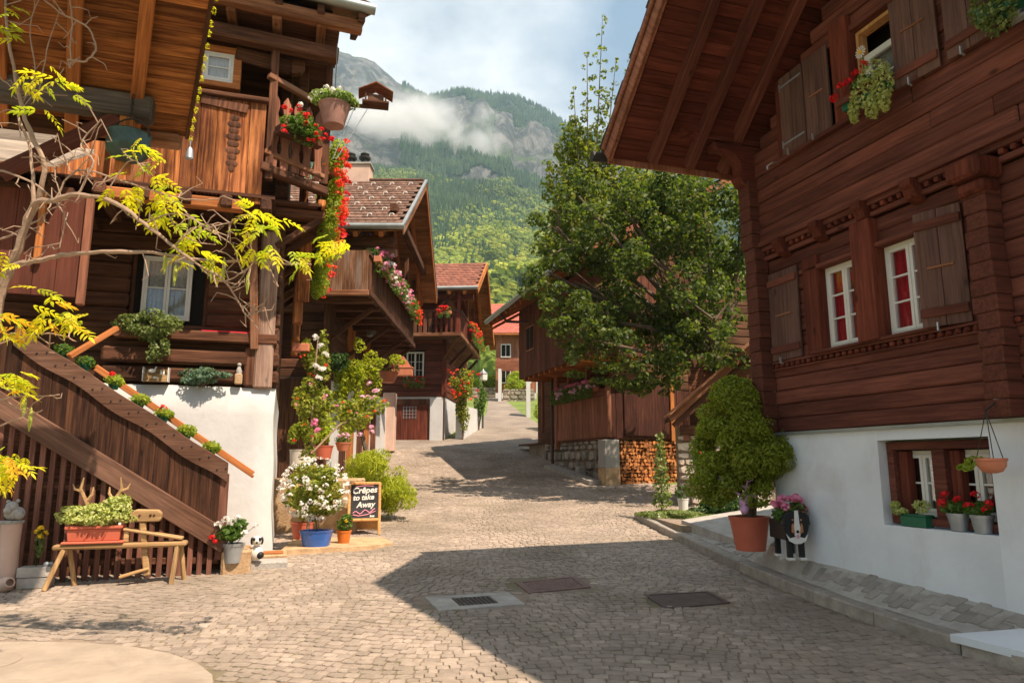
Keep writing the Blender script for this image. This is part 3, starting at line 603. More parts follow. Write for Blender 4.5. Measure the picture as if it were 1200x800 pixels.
# open upper casement with brass-coloured inner frame
MB().bb(.80, .84, -.1, .02, 5.42, 6.4).bb(1.36, 1.40, -.1, .02, 5.42, 6.4).bb(.842, 1.358, -.1, .02, 6.36, 6.4).build('window_frame', MT['pine'], RC)
casement(RC, .845, 1.355, 5.43, 6.10, -.06, 1, 2, 1, fm=MT['white'], curtain=MT['lace'])
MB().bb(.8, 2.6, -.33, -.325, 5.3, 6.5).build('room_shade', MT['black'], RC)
shutter(RC, 1.74, 2.14, 5.42, 6.46, .12, 1, irons=False, ledges=()); shutter(RC, 2.16, 2.58, 5.42, 6.46, .125, 1, irons=True, ledges=(), mid=False)
s2 = shutter(RC, -.24, .24, 5.36, 6.5, 0, 1); s2.location = (.55, .15, 0); s2.rotation_euler = (0, 0, R(6))
s3 = shutter(RC, -.24, .24, 5.36, 6.5, 0, 1); s3.location = (-.02, .14, 0)
MB().tube([(2.74, .08, 5.42), (2.74, .17, 5.40), (2.85, .17, 5.40)], .008, 6).tube([(2.85, .17, 5.40), (2.85, .17, 5.35)], .012, 6).build('shutter_hook', MT['galv'], RC)
# basement window: brown frame, two open lights
fr = MB(); y0 = -.19
fr.bb(.38, 1.60, y0, y0 + .09, 1.0, 1.07).bb(.38, 1.60, y0, y0 + .09, 1.74, 1.82)
for a, b in ((.38, .45), (1.52, 1.60), (.92, 1.06)): fr.bb(a, b, y0 + .001, y0 + .088, 1.071, 1.739)
fr.build('basement_window_frame', MT['logx'], RC, bev=.004)
casement(RC, 1.07, 1.51, 1.08, 1.73, -.27, 1, 2, 2, curtain=None); casement(RC, .46, .91, 1.08, 1.73, -.27, 1, 2, 2)
post(1.40, 1.51, 1.08, 1.73, -.26, -.15, 'logz', 'inner_shutter'); post(.80, .91, 1.08, 1.73, -.26, -.15, 'logz', 'inner_shutter')
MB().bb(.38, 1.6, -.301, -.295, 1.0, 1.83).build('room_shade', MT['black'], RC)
# purlin console at the far corner
zb = 5.97
MB().prism([(-.1, zb + .12), (1.28, zb + .12), (1.34, zb + .02), (1.30, zb - .08), (1.20, zb - .03), (1.1, zb - .09), (1.0, zb - .05), (.92, zb - .11), (-.1, zb - .13)], 3.20, 3.42, 'X').build('purlin_console', MT['logy'], RC, bev=.008)
MB().prism([(-.1, zb - .135), (.70, zb - .135), (.66, zb - .24), (.55, zb - .22), (.40, zb - .27), (.31, zb - .38), (.30, zb - .5), (.34, zb - .58), (.28, zb - .68), (.2, zb - .72), (-.1, zb - .72)], 3.21, 3.41, 'X').build('console_bracket', MT['logy'], RC, bev=.008)
# roof: two planes; overhang 2.05 m towards the lane
W_OUT, W_IN = 2.05, -7.0; ca = 1 / math.hypot(1, SL); sa = SL * ca; ang = math.atan(SL); run = 3.8
for sg in (1, -1):
    sl_len = run / ca; n = int(sl_len / .15)
    for i in range(n):
        d = (i + .5) * sl_len / n; s = RS + sg * (run - d * ca); z = RZE + d * sa
        piece('soffit_board', MT['logy'], RC, (s, (W_OUT - .1) / 2 - .6, z + .012), (sl_len / n - .005, W_OUT + 1.1, .024), .004, rot=(0, sg * ang, 0))
    def roofbar(nm, wy, w_, h, dz, mt, d0=0.0, d1=None):
        d1 = sl_len if d1 is None else d1
        a = (RS + sg * (run - d0 * ca), wy, RZE + d0 * sa + dz); b = (RS + sg * (run - d1 * ca), wy, RZE + d1 * sa + dz); return barpiece(nm, MT[mt], RC, a, b, w_, h, .01)
    for wy in (1.42, .86, .33): roofbar('rafter', wy, .13, .15, -.085, 'logx', .12)
    roofbar('barge_board', W_OUT + .0, .035, .20, .02, 'boardr'); roofbar('barge_trim', W_OUT + .045, .04, .07, .12, 'boardr'); roofbar('barge_trim', W_OUT - .05, .05, .06, -.03, 'boardr')
    mm = MB(); 
    A = Vector((RS + sg * (run + .06), 0, RZE + .07)); B = Vector((RS, 0, RZE + sl_len * sa + .12)); th = Vector((0, 0, .10))
    mm.add([A + Vector((0, W_OUT + .05, 0)), A + Vector((0, W_IN, 0)), B + Vector((0, W_IN, 0)), B + Vector((0, W_OUT + .05, 0))] + [q + th for q in (A + Vector((0, W_OUT + .05, 0)), A + Vector((0, W_IN, 0)), B + Vector((0, W_IN, 0)), B + Vector((0, W_OUT + .05, 0)))],
           [(0, 1, 2, 3), (7, 6, 5, 4), (0, 4, 5, 1), (1, 5, 6, 2), (2, 6, 7, 3), (3, 7, 4, 0)])
    mm.build('roof_deck', MT['tile'], RC)
    U = (0, -1, 0); V = (-sg * ca, 0, sa)
    tile_roof(RC, (RS + sg * (run + .08), W_OUT + .06, RZE + .16), U, V, 9.0, sl_len - .05, MT['tile'])
barpiece('eave_board', MT['boardr'], RC, (RS + run + .02, W_OUT - .03, RZE + .0), (RS + run + .02, -2, RZE + .0), .03, .14)
MB().tube([(RS + run + .11, W_OUT + .16, RZE + .05), (RS + run + .11, -3, RZE + .04)], .065, 10).build('gutter', MT['iron'], RC)
barpiece('purlin', MT['logy'], RC, (RS, W_OUT - .3, 8.62), (RS, -1, 8.62), .2, .24)

# things on the right chalet -----------------------------------------------
def rp(x, y, z): return RC_M @ Vector((x, y, z))
RC_M = Matrix.Translation((4.338, 6.0, 0)) @ Matrix.Rotation(math.pi / 2 - VA, 4, 'Z'); RCZ = math.pi / 2 - VA
# upper window box: geraniums, a daisy pinwheel and trailing ivy
t = thing('window_box', 'green window box with red geraniums, daisy and trailing ivy on upper sill of right chalet', 'window box', rp(1.12, .22, 5.41), RCZ)
planter_box(.62, .16, .14, t, MT['green'])
MB().bb(-.34, .34, .09, .105, .06, .13).build('rail', MT['logx'], t)
foliage('foliage', MT['leafgreen'], [(.2, 75, .2, .14, .1, .1), (.05, 0, .2, .12, .1, .1)], -260, .06, t)
foliage('ivy', MT['varieg'], [(-.2, .08, .16, .2, .13, .17), (-.1, .16, .0, .16, .08, .16), (-.34, .14, -.02, .12, .08, .2), (-.2, .16, -.2, .07, .06, .14), (.06, .14, -.12, .05, .05, .14), (-.36, .16, -.22, .05, .05, .12)], -230, .045, t)
for q in ((.36, .1, .2), (.16, .06, .3), (.3, .04, .33), (.05, .08, .33), (-.02, .02, .4)): flower_head(t, q, MT['red'], .055)
MB().tube([(-.04, .05, .1), (-.04, .05, .5)], .006, 5).build('stem', MT['green'], t)
d = MB(); 
for i in range(14): a = i / 14 * 6.283; d.add([(-.04, .075, .52), (-.04 + .062 * math.cos(a - .13), .08, .52 + .062 * math.sin(a - .13)), (-.04 + .075 * math.cos(a), .08, .52 + .075 * math.sin(a)), (-.04 + .062 * math.cos(a + .13), .08, .52 + .062 * math.sin(a + .13))], [(0, 1, 2, 3)])
d.build('daisy', MT['whitep'], t); MB().sphere((-.04, .085, .52), .022, 8, 6).build('daisy_centre', MT['yellowp'], t)
t = thing('window_box', 'ivy and geranium box at the top right corner, beside the third grey shutter', 'window box', rp(-.42, .2, 5.44), RCZ)
planter_box(.5, .16, .14, t, MT['green'])
foliage('ivy', MT['trail'], [(.12, .08, .1, .15, .12, .2), (.0, .12, -.05, .16, .1, .2), (.05, .1, .3, .16, .12, .14)], -320, .045, t)
for q in ((.13, .1, .52), (.04, .08, .45)): flower_head(t, q, MT['red'], .06)
# basement window pots
t = thing('planter', 'dark green trough of yellow-green creeper in the left half of the basement window', 'planter', rp(1.27, -.07, .985), RCZ)
planter_box(.32, .12, .12, t, MT['green'])
foliage('foliage', MT['varieg'], [(0, 75, .17, .17, .08, .07), (-.1, .03, .2, .09, .06, .07), (.15, .04, .14, .1, .05, .04), (.2, .05, .2, .06, .03, .04)], -200, .032, t)
for x, lb, hs in ((.80, 'galvanised bucket of red geraniums beside the middle post of the basement window', [(.08, .05, .33), (.16, 0, .26), (-.05, .05, .29), (-.1, 0, .24), (.1, .06, .24)]), (.56, 'galvanised bucket of red geraniums in the right corner of the basement window', [(0, .05, .34), (.05, .07, .24), (-.1, .06, .22), (-.12, .05, .27)])):
    potted('geranium_bucket', lb, rp(x, -.07, .985), (.07, .095, .16), MT['galv'], [(0, 0, .22, .11, .07, .06), (.03, .03, .19, .12, .06, .05)], [(*q, .045, MT['red']) for q in hs], 'bucket', 'galvanised buckets of geraniums', RCZ, per=-130, size=.05)
# hanging terracotta basket
t = thing('hanging_basket', 'terracotta bowl hung on cords from the log wall at far right', 'hanging basket', rp(.10, .32, 1.52), RCZ)
MB().lathe([(.03, 0), (.075, .015), (.105, .06), (.11, .1), (.118, .105), (.118, .125), (.1, .125), (.09, .1)], 20).build('bowl', MT['terra'], t, smooth=True)
q = MB(); 
for a in (0.3, 2.4, 4.5): q.tube([(.11 * math.cos(a), .11 * math.sin(a), .12), (0, 0, .52)], .004, 5)
q.tube([(0, 0, .52), (0, -.14, .60)], .008, 6); q.build('cord', MT['iron'], t); MB().bb(-.025, .025, -.16, -.13, .56, .63).build('hook', MT['galv'], t)
foliage('foliage', MT['lime'], [(0, 75, .17, .1, .1, .07), (.1, .05, .1, .1, .04, .04), (.2, .06, .05, .08, .03, .03)], -80, .04, t)
# ================================================================== LEFT CHALET
FZ = R(17.7)                                        # front planes run along azimuth 72.3
LC = thing('timber_chalet', 'tall left chalet with sunlit board balcony, flower-hung galleries and white rendered corner', 'house', (-4.01, 9.49, 0), FZ)
LM = Matrix.Translation((-4.01, 9.49, 0)) @ Matrix.Rotation(FZ, 4, 'Z')
def lp(x, y, z): return LM @ Vector((x, y, z))
# local x along the front (to the right), y away from the camera.  wall plane y=1.35, street corner x=.86
WY, WX = 1.36, .76
def wob(p, k=.03): return p
# rendered masonry corner with battered end
mm = MB(); prof = []
n = 26; zt = 2.76
def edge_x(z): return WX + .10 * (1 - z / zt) ** 1.5 + .012 * math.sin(z * 5)
vs = []; fs = []
ys = [WY - .0, WY + .0]
cols_ = 20; rows_ = 14
for j in range(rows_ + 1):
    z = -.3 + (zt + .3) * j / rows_
    for i in range(cols_ + 1):
        x = -4.2 + (edge_x(max(z, 0)) + 4.2) * (i / cols_) ** .6
        e = (i / cols_); rnd_ = .10 * max(0, (i - cols_ + 1)) + (.08 if j == rows_ else 0)
        vs.append((x, WY + rnd_ + .02 * mnoise.noise(Vector((x * 1.3, z * 1.3, 3))) - .06 * (1 - max(z, 0) / zt), z + .02 * mnoise.noise(Vector((x * 2, 1, z))) * (j == rows_)))
for j in range(rows_):
    for i in range(cols_): a = j * (cols_ + 1) + i; fs.append((a, a + 1, a + cols_ + 2, a + cols_ + 1))
k = len(vs)                                            # street side and top
for j in range(rows_ + 1):
    z = -.3 + (zt + .3) * j / rows_; vs.append((edge_x(max(z, 0)) + .02, WY + 5.5, z))
for j in range(rows_): a = j * (cols_ + 1) + cols_; fs.append((a, k + j, k + j + 1, a + cols_ + 1))
k2 = len(vs); vs.append((-4.2, WY + 5.5, zt)); fs.append(tuple(rows_ * (cols_ + 1) + i for i in range(cols_ + 1)) + (k + rows_, k2))
MB().add(vs, fs).build('rendered_base', MT['plaster2'], LC, smooth=True)
# storey of dark logs above the base, recessed behind a gallery
course_wall(LC, -4.2, WX - .05, 2.78, 5.6, .24, WY + .25, WY + .45, [(-1.45, -.35, 3.75, 4.9)], mat=MT['dark'], joint=(4, 6), bev=.03, rnd=.02)
MB().bb(-4.2, WX - .1, WY + .5, WY + 5, 2.78, 8.4).build('inner_wall', MT['dark'], LC)
MB().bb(-1.46, -.34, WY + .42, WY + .49, 3.72, 4.92).build('window_frame', MT['darkz'], LC)
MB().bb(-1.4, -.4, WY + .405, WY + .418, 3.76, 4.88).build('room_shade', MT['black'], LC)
casement(LC, -1.28, -.58, 3.80, 4.80, WY + .32, -1, 2, 2, curtain=MT['lace'])
piece('window_sill', MT['dark'], LC, (-.4, WY + .12, 3.52), (2.3, .34, .16), .02); MB().bb(-.35, .35, WY - .03, WY + .2, 3.601, 3.615).build('red_cloth', MT['curtain'], LC)
piece('ledge_log', MT['dark'], LC, (-.45, WY + .14, 3.20), (2.5, .26, .24), .04); piece('ledge_log', MT['dark'], LC, (-.45, WY + .16, 2.93), (2.5, .24, .22), .04)
# corner post, leaning strut, mossy block
piece('corner_post', MT['old3'], LC, (.57, WY + .1, 4.02), (.28, .26, 2.55), .03); piece('corner_block', MT['darkz'], LC, (.38, WY + .12, 3.08), (.18, .25, .62), .03)
barpiece('strut', MT['oldx'], LC, (.42, WY - .02, 3.35), (.30, WY - .2, 5.3), .12, .1, .01)
# dark soffit of the projecting storey and its joists
for i in range(9): piece('joist', MT['darky'], LC, (-3.9 + i * .55, WY - .25, 5.38), (.16, 1.5, .18), .02)
MB().bb(-4.2, .62, .45, WY + .6, 5.50, 5.55).build('gallery_floor', MT['dark'], LC)
# sunlit board balcony front (plane y=.45)
BY = .50
bz = 5.42
board_wall(LC, -1.62, .42, bz, 7.02, .215, BY, .035, MT['oldz'], 'balcony_board', zf0=lambda x: bz + (.10 if x < .15 else -.02) + .02 * math.sin(x * 9), gap=.006, rnd=.004)
board_wall(LC, -3.4, -1.62, 5.55, 6.4, .19, BY + .25, .035, MT['oldz'], 'balcony_board')
piece('balcony_rail', MT['dark'], LC, (-.55, BY - .02, 7.06), (2.0, .14, .07), .01); barpiece('frieze_board', MT['darkz'], LC, (-.5, BY - .035, 6.95), (.16, BY - .035, 6.88), .03, .14)
barpiece('balcony_beam', MT['orangex'], LC, (-1.7, BY + .03, 5.36), (.18, BY + .03, 5.36), .16, .17, .02)
m = MB()                                             # toothed trim under the boards
for i in range(34): x = -1.6 + i * .053; m.add([(x, BY - .03, 5.53), (x + .05, BY - .03, 5.53), (x + .025, BY - .03, 5.47), (x, BY - .012, 5.53), (x + .05, BY - .012, 5.53), (x + .025, BY - .012, 5.47)], [(0, 1, 2), (5, 4, 3), (0, 2, 5, 3), (2, 1, 4, 5), (1, 0, 3, 4)])
m.build('toothed_trim', MT['darkz'], LC, kind='stuff')
m = MB()                                             # dark fretwork ornament on the middle board
for z, w_ in ((6.72, .10), (6.62, .15), (6.52, .11), (6.42, .17), (6.31, .13), (6.2, .16), (6.1, .10), (6.0, .13), (5.92, .07)): m.sphere((-.02, BY - .022, z), .062, 8, 5, (w_ / .09, .12, .9))
m.build('fretwork_ornament', MT['darkz'], LC, smooth=True)
# upper wall with the small orange framed window
course_wall(LC, -4.2, .35, 7.1, 8.6, .2, BY + .32, BY + .5, [(-.72, .36, 7.25, 8.05)], mat=MT['dark'], joint=(3, 5), bev=.02)
m = MB().bb(-.66, -.0, BY + .22, BY + .34, 7.32, 7.41).bb(-.66, -.0, BY + .22, BY + .34, 7.90, 8.0)
m.bb(-.66, -.55, BY + .221, BY + .339, 7.411, 7.899).bb(-.11, 0, BY + .221, BY + .339, 7.411, 7.899); m.build('window_casing', MT['orangex'], LC, bev=.004)
casement(LC, -.55, -.11, 7.412, 7.898, BY + .28, -1, 2, 1, curtain=MT['lace'])
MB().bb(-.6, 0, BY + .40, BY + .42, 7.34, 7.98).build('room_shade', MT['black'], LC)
# eave above: gutter, fascia, beams
barpiece('eave_beam', MT['oldx'], LC, (-4.5, .0, 8.55), (1.78, .25, 8.42), .16, .20, .02); barpiece('eave_beam', MT['dark'], LC, (-4.5, .45, 8.28), (1.45, .55, 8.05), .2, .22, .02)
barpiece('scalloped_beam', MT['dark'], LC, (-.1, .75, 7.93), (.75, .8, 7.86), .12, .24, .03)
MB().prism([(.75, 7.74), (.9, 7.78), (.95, 7.88), (.95, 7.98), (.75, 7.98)], .74, .86, 'Y').build('beam_end', MT['dark'], LC)
MB().tube([lp0 for lp0 in (Vector((-4.5, -.14, 8.86)), Vector((1.96, .06, 8.66)))], .085, 12).build('gutter', MT['zinc'], LC, smooth=True)
for i in range(9): barpiece('rafter_end', MT['darky'], LC, (-3.2 + i * .62, .08, 8.66 - i * .02), (-3.2 + i * .62, 1.9, 9.3), .11, .13, .01)
MB().add([(-4.6, -.1, 8.84), (1.92, .1, 8.63), (1.7, 5.2, 11.6), (-4.6, 5.2, 11.8), (-4.6, -.1, 8.92), (1.92, .1, 8.71), (1.7, 5.2, 11.7), (-4.6, 5.2, 11.9)], [(3, 2, 1, 0), (4, 5, 6, 7), (0, 1, 5, 4), (1, 2, 6, 5), (2, 3, 7, 6), (3, 0, 4, 7)]).build('roof_deck', MT['orangey'], LC)
tile_roof(LC, (-4.6, -.13, 8.95), Vector((6.52, .2, -.2)).normalized(), Vector((0, 5.2, 2.95)).normalized(), 6.5, 5.8, MT['redtile'])
MB().add([(1.92, .1, 8.6), (1.92, .12, 8.72), (1.7, 5.2, 11.7), (1.7, 5.2, 11.5), (1.88, .1, 8.6), (1.88, .12, 8.72), (1.66, 5.2, 11.7), (1.66, 5.2, 11.5)], [(0, 1, 2, 3), (7, 6, 5, 4), (0, 4, 5, 1), (1, 5, 6, 2), (2, 6, 7, 3), (3, 7, 4, 0)]).build('barge_board', MT['oldx'], LC)
MB().prism([(.95, 8.1), (5, 8.1), (5, 11.3), (.95, 9.1)], -4.3, 1.35, 'X').build('attic_wall', MT['dark'], LC)
MB().bb(-4.3, 1.45, .30, 1.6, 8.44, 8.50).build('eave_soffit', MT['dark'], LC)
for i in range(7): barpiece('soffit_joist', MT['oldx'], LC, (-2.8 + i * .66, .2, 8.36), (-2.8 + i * .66, 1.3, 8.36), .14, .12, .015)
piece('upper_post', MT['dark'], LC, (.95, 1.25, 7.2), (.16, .16, 2.0), .02)
# angled slatted balustrade turning the corner
A0 = Vector((.46, .55, 0)); A1 = Vector((1.30, 1.02, 0))
def seg(t, z): p = A0.lerp(A1, t); return Vector((p.x, p.y, z))
barpiece('handrail', MT['oldx'], LC, seg(-.05, 7.52), seg(1.05, 7.38), .1, .09, .01); barpiece('bottom_rail', MT['oldx'], LC, seg(-.05, 6.28), seg(1.05, 6.18), .08, .08, .01)
barpiece('bottom_beam', MT['dark'], LC, seg(-.1, 6.02), seg(1.1, 5.93), .14, .14, .02)
for i in range(5):
    t_ = (i + .5) / 5; z0_, z1_ = 6.06, 7.46 - .12 * t_
    o = MB().prism([(-.065, 0), (.065, 0), (.075, .2), (.05, .33), (.075, .46), (.078, .75), (.045, .88), (.07, 1.0), (.06, 1.1), (0, 1.2), (-.06, 1.1), (-.07, 1.0), (-.045, .88), (-.078, .75), (-.075, .46), (-.05, .33), (-.075, .2)], -.014, .014, 'Y').build('baluster', MT['boardr'], LC)
    o.location = seg(t_, z0_ + .02); o.rotation_euler = (0, 0, math.atan2(A1.y - A0.y, A1.x - A0.x))
piece('balcony_post', MT['darkz'], LC, (.50, .6, 7.0), (.12, .12, 2.3), .01); piece('balcony_post', MT['darkz'], LC, (1.34, 1.06, 7.1), (.12, .12, 2.1), .01)
# street gallery: floor, outer board, joists (overhangs the lane side)
GX = 1.30
board_wall_pts = []
for i in range(26): piece('gallery_board', MT['darkz'], LC, (GX, 1.12 + i * .21, 6.05), (.03, .2, .62), .005)
piece('gallery_edge', MT['oldz'], LC, (GX + .035, 3.8, 6.38), (.10, 5.6, .08), .01); piece('gallery_edge', MT['oldz'], LC, (GX + .02, 3.8, 5.72), (.12, 5.6, .12), .01)
MB().bb(WX - .2, GX + .02, 1.0, 6.6, 5.66, 5.71).build('gallery_floor', MT['dark'], LC)
for i in range(8): barpiece('gallery_joist', MT['dark'], LC, (WX - .3, 1.2 + i * .7, 5.58), (GX + .08, 1.2 + i * .7, 5.58), .12, .14, .02); barpiece('gallery_brace', MT['dark'], LC, (WX - .1, 1.2 + i * .7, 5.0), (GX, 1.2 + i * .7, 5.5), .08, .1, .01)
for i in range(3): piece('side_post', MT['oldz'], LC, (1.05, 2.2 + i * 1.9, 5.2), (.16, .2, 2.5), .02)
course_wall_y = [piece('side_log', MT['darky'], LC, (WX - .08, WY + 2.7, 2.9 + i * .24), (.2, 5.2, .23), .03) for i in range(24)]
piece('hanging_board', MT['oldz'], LC, (1.12, 2.0, 4.95), (.2, .04, 1.3), .01)
# loggia bay of brown boards at the left edge, its grey lean-to
board_wall(LC, -4.0, -1.74, 3.72, 5.12, .24, 0.0, .04, MT['bay'], 'bay_board')
piece('bay_post', MT['boardr'], LC, (-1.68, 0.0, 4.35), (.09, .1, 1.45), .01); piece('bay_post', MT['orangez'], LC, (-2.2, -.06, 4.6), (.08, .06, .95), .01)
barpiece('bay_strut', MT['orangex'], LC, (-1.75, .03, 2.95), (-1.35, .6, 3.45), .07, .07, .01)
MB().bb(-4.2, -1.9, .0, 1.6, 5.12, 5.2).build('bay_ceiling', MT['dark'], LC)
m = MB().add([(-4.3, -.55, 5.25), (-2.0, -.55, 5.25), (-1.72, .1, 5.75), (-4.3, .1, 5.75), (-4.3, -.55, 5.31), (-2.0, -.55, 5.31), (-1.72, .1, 5.81), (-4.3, .1, 5.81)], [(3, 2, 1, 0), (4, 5, 6, 7), (0, 1, 5, 4), (1, 2, 6, 5), (2, 3, 7, 6), (3, 0, 4, 7)])
m.build('lean_to_board', MT['greywood'], LC, bev=.005)
MB().bb(-4.3, -1.95, .08, .12, 5.76, 6.15).build('grey_panel', MT['greywood'], LC)

# staircase -----------------------------------------------------------------
ST = thing('staircase', 'covered wooden side staircase with wavy cap board and slatted underside, left foreground', 'staircase', (-4.01, 9.49, 0), FZ)
def stz(x): return .64 * (x - .25)                   # falls to the right
def cz(x): return 1.47 - .655 * (x - .25)            # centre of the cap board
N_ = 60; top = []; bot = []
for i in range(N_ + 1):
    x = -2.35 + 2.6 * i / N_; top.append((x, cz(x) + .13 + .01 * math.sin(x * 7))); bot.append((x, cz(x) - .13 + .022 * math.sin(x * 7.2 + .6)))
MB().prism(bot + top[::-1], -.06, -.02, 'Y').build('cap_board', MT['stair'], ST, bev=.006)
m = MB()
for i in range(24): x = -2.3 + i * .11; m.sphere((x, -.065, cz(x) + (.06 if i % 2 else -.03)), .012, 6, 4)
m.build('nail_heads', MT['iron'], ST, kind='stuff')
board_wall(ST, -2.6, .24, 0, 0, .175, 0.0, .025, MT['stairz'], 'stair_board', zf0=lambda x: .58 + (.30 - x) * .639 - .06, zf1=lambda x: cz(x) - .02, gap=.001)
barpiece('stringer', MT['stair'], ST, (-2.75, -.04, 2.53), (.30, -.04, .58), .07, .27, .01)
piece('newel_post', MT['slat'], ST, (.21, .04, .92), (.11, .11, 1.1), .01)
barpiece('handrail', MT['orangex'], ST, (-1.5, .34, 2.88), (.56, .34, 1.47), .035, .05, .006); barpiece('handrail', MT['orangex'], ST, (-1.5, .28, 2.83), (.56, .28, 1.42), .03, .04, .006)
m_ = MB()
for i in range(12): x = .3 - i * .25; z = .45 + i * .17; piece('tread', MT['dark'], ST, (x, .65, z), (.3, .95, .04), .006)
for i in range(25):                                  # slatted fence under the stringer
    x = -2.62 + i * .118; zt_ = .50 - .64 * (x - .25) - .04; 
    if x > .2: break
    piece('slat', MT['slat'], ST, (x, .02 + random.uniform(-.006, .006), (.17 + zt_) / 2), (.062, .03, zt_ - .17), .004)
barpiece('slat_rail', MT['dark'], ST, (-2.7, .06, .42), (.2, .06, .36), .04, .08); barpiece('slat_rail', MT['dark'], ST, (-2.7, .06, 1.35), (-1.1, .06, 1.30), .04, .08)
MB().prism([(-2.9, .1), (.2, .1), (.2, .55), (-2.9, 2.5)], .42, .46, 'Y').build('shade_backing', MT['dark'], ST); MB().bb(-3.6, -2.3, 1.0, 1.05, .1, 3.2).build('back_boards', MT['darkz'], ST)  # sloped dark sheet added behind the slats, standing in for shade in the gaps
# stair pots: small green pots hung along the rail
for i, (x, z, lb) in enumerate(((-1.86, 3.08, 'at the top of the wavy cap board under yellow leaves'), (-1.6, 2.93, 'second from the top of the stair rail, without blooms'), (-1.24, 2.70, 'with a big red bloom, third from the top of the stair rail'), (-.92, 2.46, 'below the big red bloom, fourth from the top of the stair rail'), (-.62, 2.28, 'with an orange red bloom, halfway down the stair'), (-.32, 2.06, 'second from the bottom of the stair rail'), (.0, 1.84, 'lowest on the stair rail, against the white wall'))):
    t = potted('geranium_pot', 'green geranium pot ' + lb, lp(x, .2, z - .14), (.05, .07, .1), MT['green'], [(0, 0, .13, .12, .1, .07), (.04, -.03, .1, .1, .08, .06)], [(-.02 if i != 4 else 0, -.04, .2, .05, MT['red'] if i == 2 else MT['orangered'])] if i in (2, 4) else [], 'potted plant', 'green pots along the stair rail', FZ, per=-130, size=.05, fmat=MT['lime'] if i > 1 else MT['leafgreen'])
# porch roof of the neighbouring wing, seen from below (top left) -------------
PR = thing('porch_roof', 'overhanging boarded roof soffit at top left with grey tie beam and mossy edge chain', 'roof', (0, 0, 0), 0)
E0 = atY(219, 160, 7.6); E1 = atY(247, 2, 6.3); dr = (E1 - E0); E1 = E0 + dr * 1.9
un = Vector((-.953, -.304, 0)); nb = 22
for i in range(nb):
    p = E0.lerp(E1, (i + .5) / nb); q = p + un * 3.4; wd = (E1 - E0).length / nb
    o = barpiece('soffit_board', MT['orangey'] if 0 else MT['soff'] if 'soff' in MT else MT['orangey'], PR, p, q, wd - .006, .03, .004)
    x = un.normalized(); y = (E1 - E0).normalized(); z = x.cross(y).normalized(); y = z.cross(x); o.rotation_euler = Matrix((x, y, z)).transposed().to_euler()
for k_ in (.55, 1.15, 1.8): a = E0 + un * k_ + Vector((0, 0, -.1)); barpiece('rafter', MT['orangex'], PR, a, a + (E1 - E0), .13, .15, .01)
nn = Vector((0, 0, .03)); barpiece('barge_board', MT['dark'], PR, E0 + nn, E1 + nn, .04, .2, .006)
a = E0 + (E1 - E0) * .16 + Vector((0, 0, -.2)); barpiece('tie_beam', MT['greyb'] if 'greyb' in MT else MT['greywood'], PR, a + un * .38, a + un * 3.2 + Vector((0, 0, .06)), .2, .26, .02)
b_ = a + un * .7 + Vector((0, 0, -.13)); barpiece('brace', MT['logx'], PR, b_, b_ + un * 1.0 + Vector((0, 0, -.75)), .13, .14, .01)
piece('hanging_post', MT['orangez'], PR, a + un * .62 + Vector((0, 0, -.42)), (.13, .13, .62), .01, rot=(0, 0, FZ))
barpiece('eave_beam', MT['oldx'], PR, E0 + Vector((0, 0, -.08)) + un * .05, E0 + un * 1.2 + Vector((0, 0, -.08)), .16, .16, .03)
barpiece('eave_beam', MT['dark'], PR, E0 + Vector((0, 0, -.06)) + un * .5, E0 + un * 3.4 + Vector((0, 0, -.06)), .12, .2, .02)
MB().add([E0 + Vector((0, 0, .04)), E1 + Vector((0, 0, .04)), E1 + un * 3.4 + Vector((0, 0, .04)), E0 + un * 3.4 + Vector((0, 0, .04))] + [q + Vector((0, 0, .12)) for q in (E0, E1, E1 + un * 3.4, E0 + un * 3.4)], [(3, 2, 1, 0), (4, 5, 6, 7), (0, 1, 5, 4), (1, 2, 6, 5), (2, 3, 7, 6), (3, 0, 4, 7)]).build('roof_deck', MT['tile'], PR)
pts = [E0.lerp(E1, i / 24) + Vector((.07, -.05, -.05 + .01 * math.sin(i * 2.1))) for i in range(25)]
foliage('moss_chain', MT['yellow'], [(p.x, p.y, p.z, .02, .02, .04) for p in pts], -18, .03, PR)
c0 = pts[0]; MB().tube([c0, c0 + Vector((0, 0, -.1))], .008, 5).lathe([(.01, -.1), (.035, -.13), (.045, -.24), (.02, -.25)], 10, c0).build('chain_weight', MT['galv'], PR, smooth=True)
# ================================================================== SECOND LEFT CHALET (tiled roof, flower balcony)
M2 = thing('timber_chalet', 'left chalet with brown tiled roof, snow guards, satellite dish and flower balcony along the lane', 'house', (-3.0, 18.4, 0))
# local: x to the right (0 = gable verge), y away.  eaves at y 0 and 8.6, ridge y 4.6
ye, yr, yb, ze, zr = 0.0, 4.7, 8.7, 7.80, 11.0
wx, wy0, wy1 = -2.2, 1.1, 8.0
fsl = (zr - ze) / (yr - ye); bsl = (zr - 7.8) / (yb - yr)
def r2z(y): return ze + fsl * (y - ye) if y < yr else zr - bsl * (y - yr)
MB().bb(-11, wx, wy0, wy1 + 3.5, -.2 + .5, 3.95).build('rendered_base', MT['plaster2'], M2)
course_wall(M2, -9, wx, 3.95, 7.9, .26, wy0 - .02, wy0 + .2, [(-3.6, -2.9, 4.6, 5.7)], mat=MT['dark'], joint=(5, 8), bev=.03)
MB().bb(-9, wx - .21, wy0 + .21, wy1, 3.96, 7.9).prism([(wy0, 7.9), (wy1, 7.9), (yr, 10.7)], -9, wx - .05, 'X').build('inner_wall', MT['dark'], M2)
for i in range(26):
    z = 4.08 + i * .26; a = wy0 if z < 7.8 else yr - (10.75 - z) / fsl; b = wy1 if z < 7.8 else yr + (10.75 - z) / bsl
    if b - a > .3: piece('log', MT['darky'], M2, (wx - .1, (a + b) / 2, z), (.2, round(b - a, 1), .25), .03)
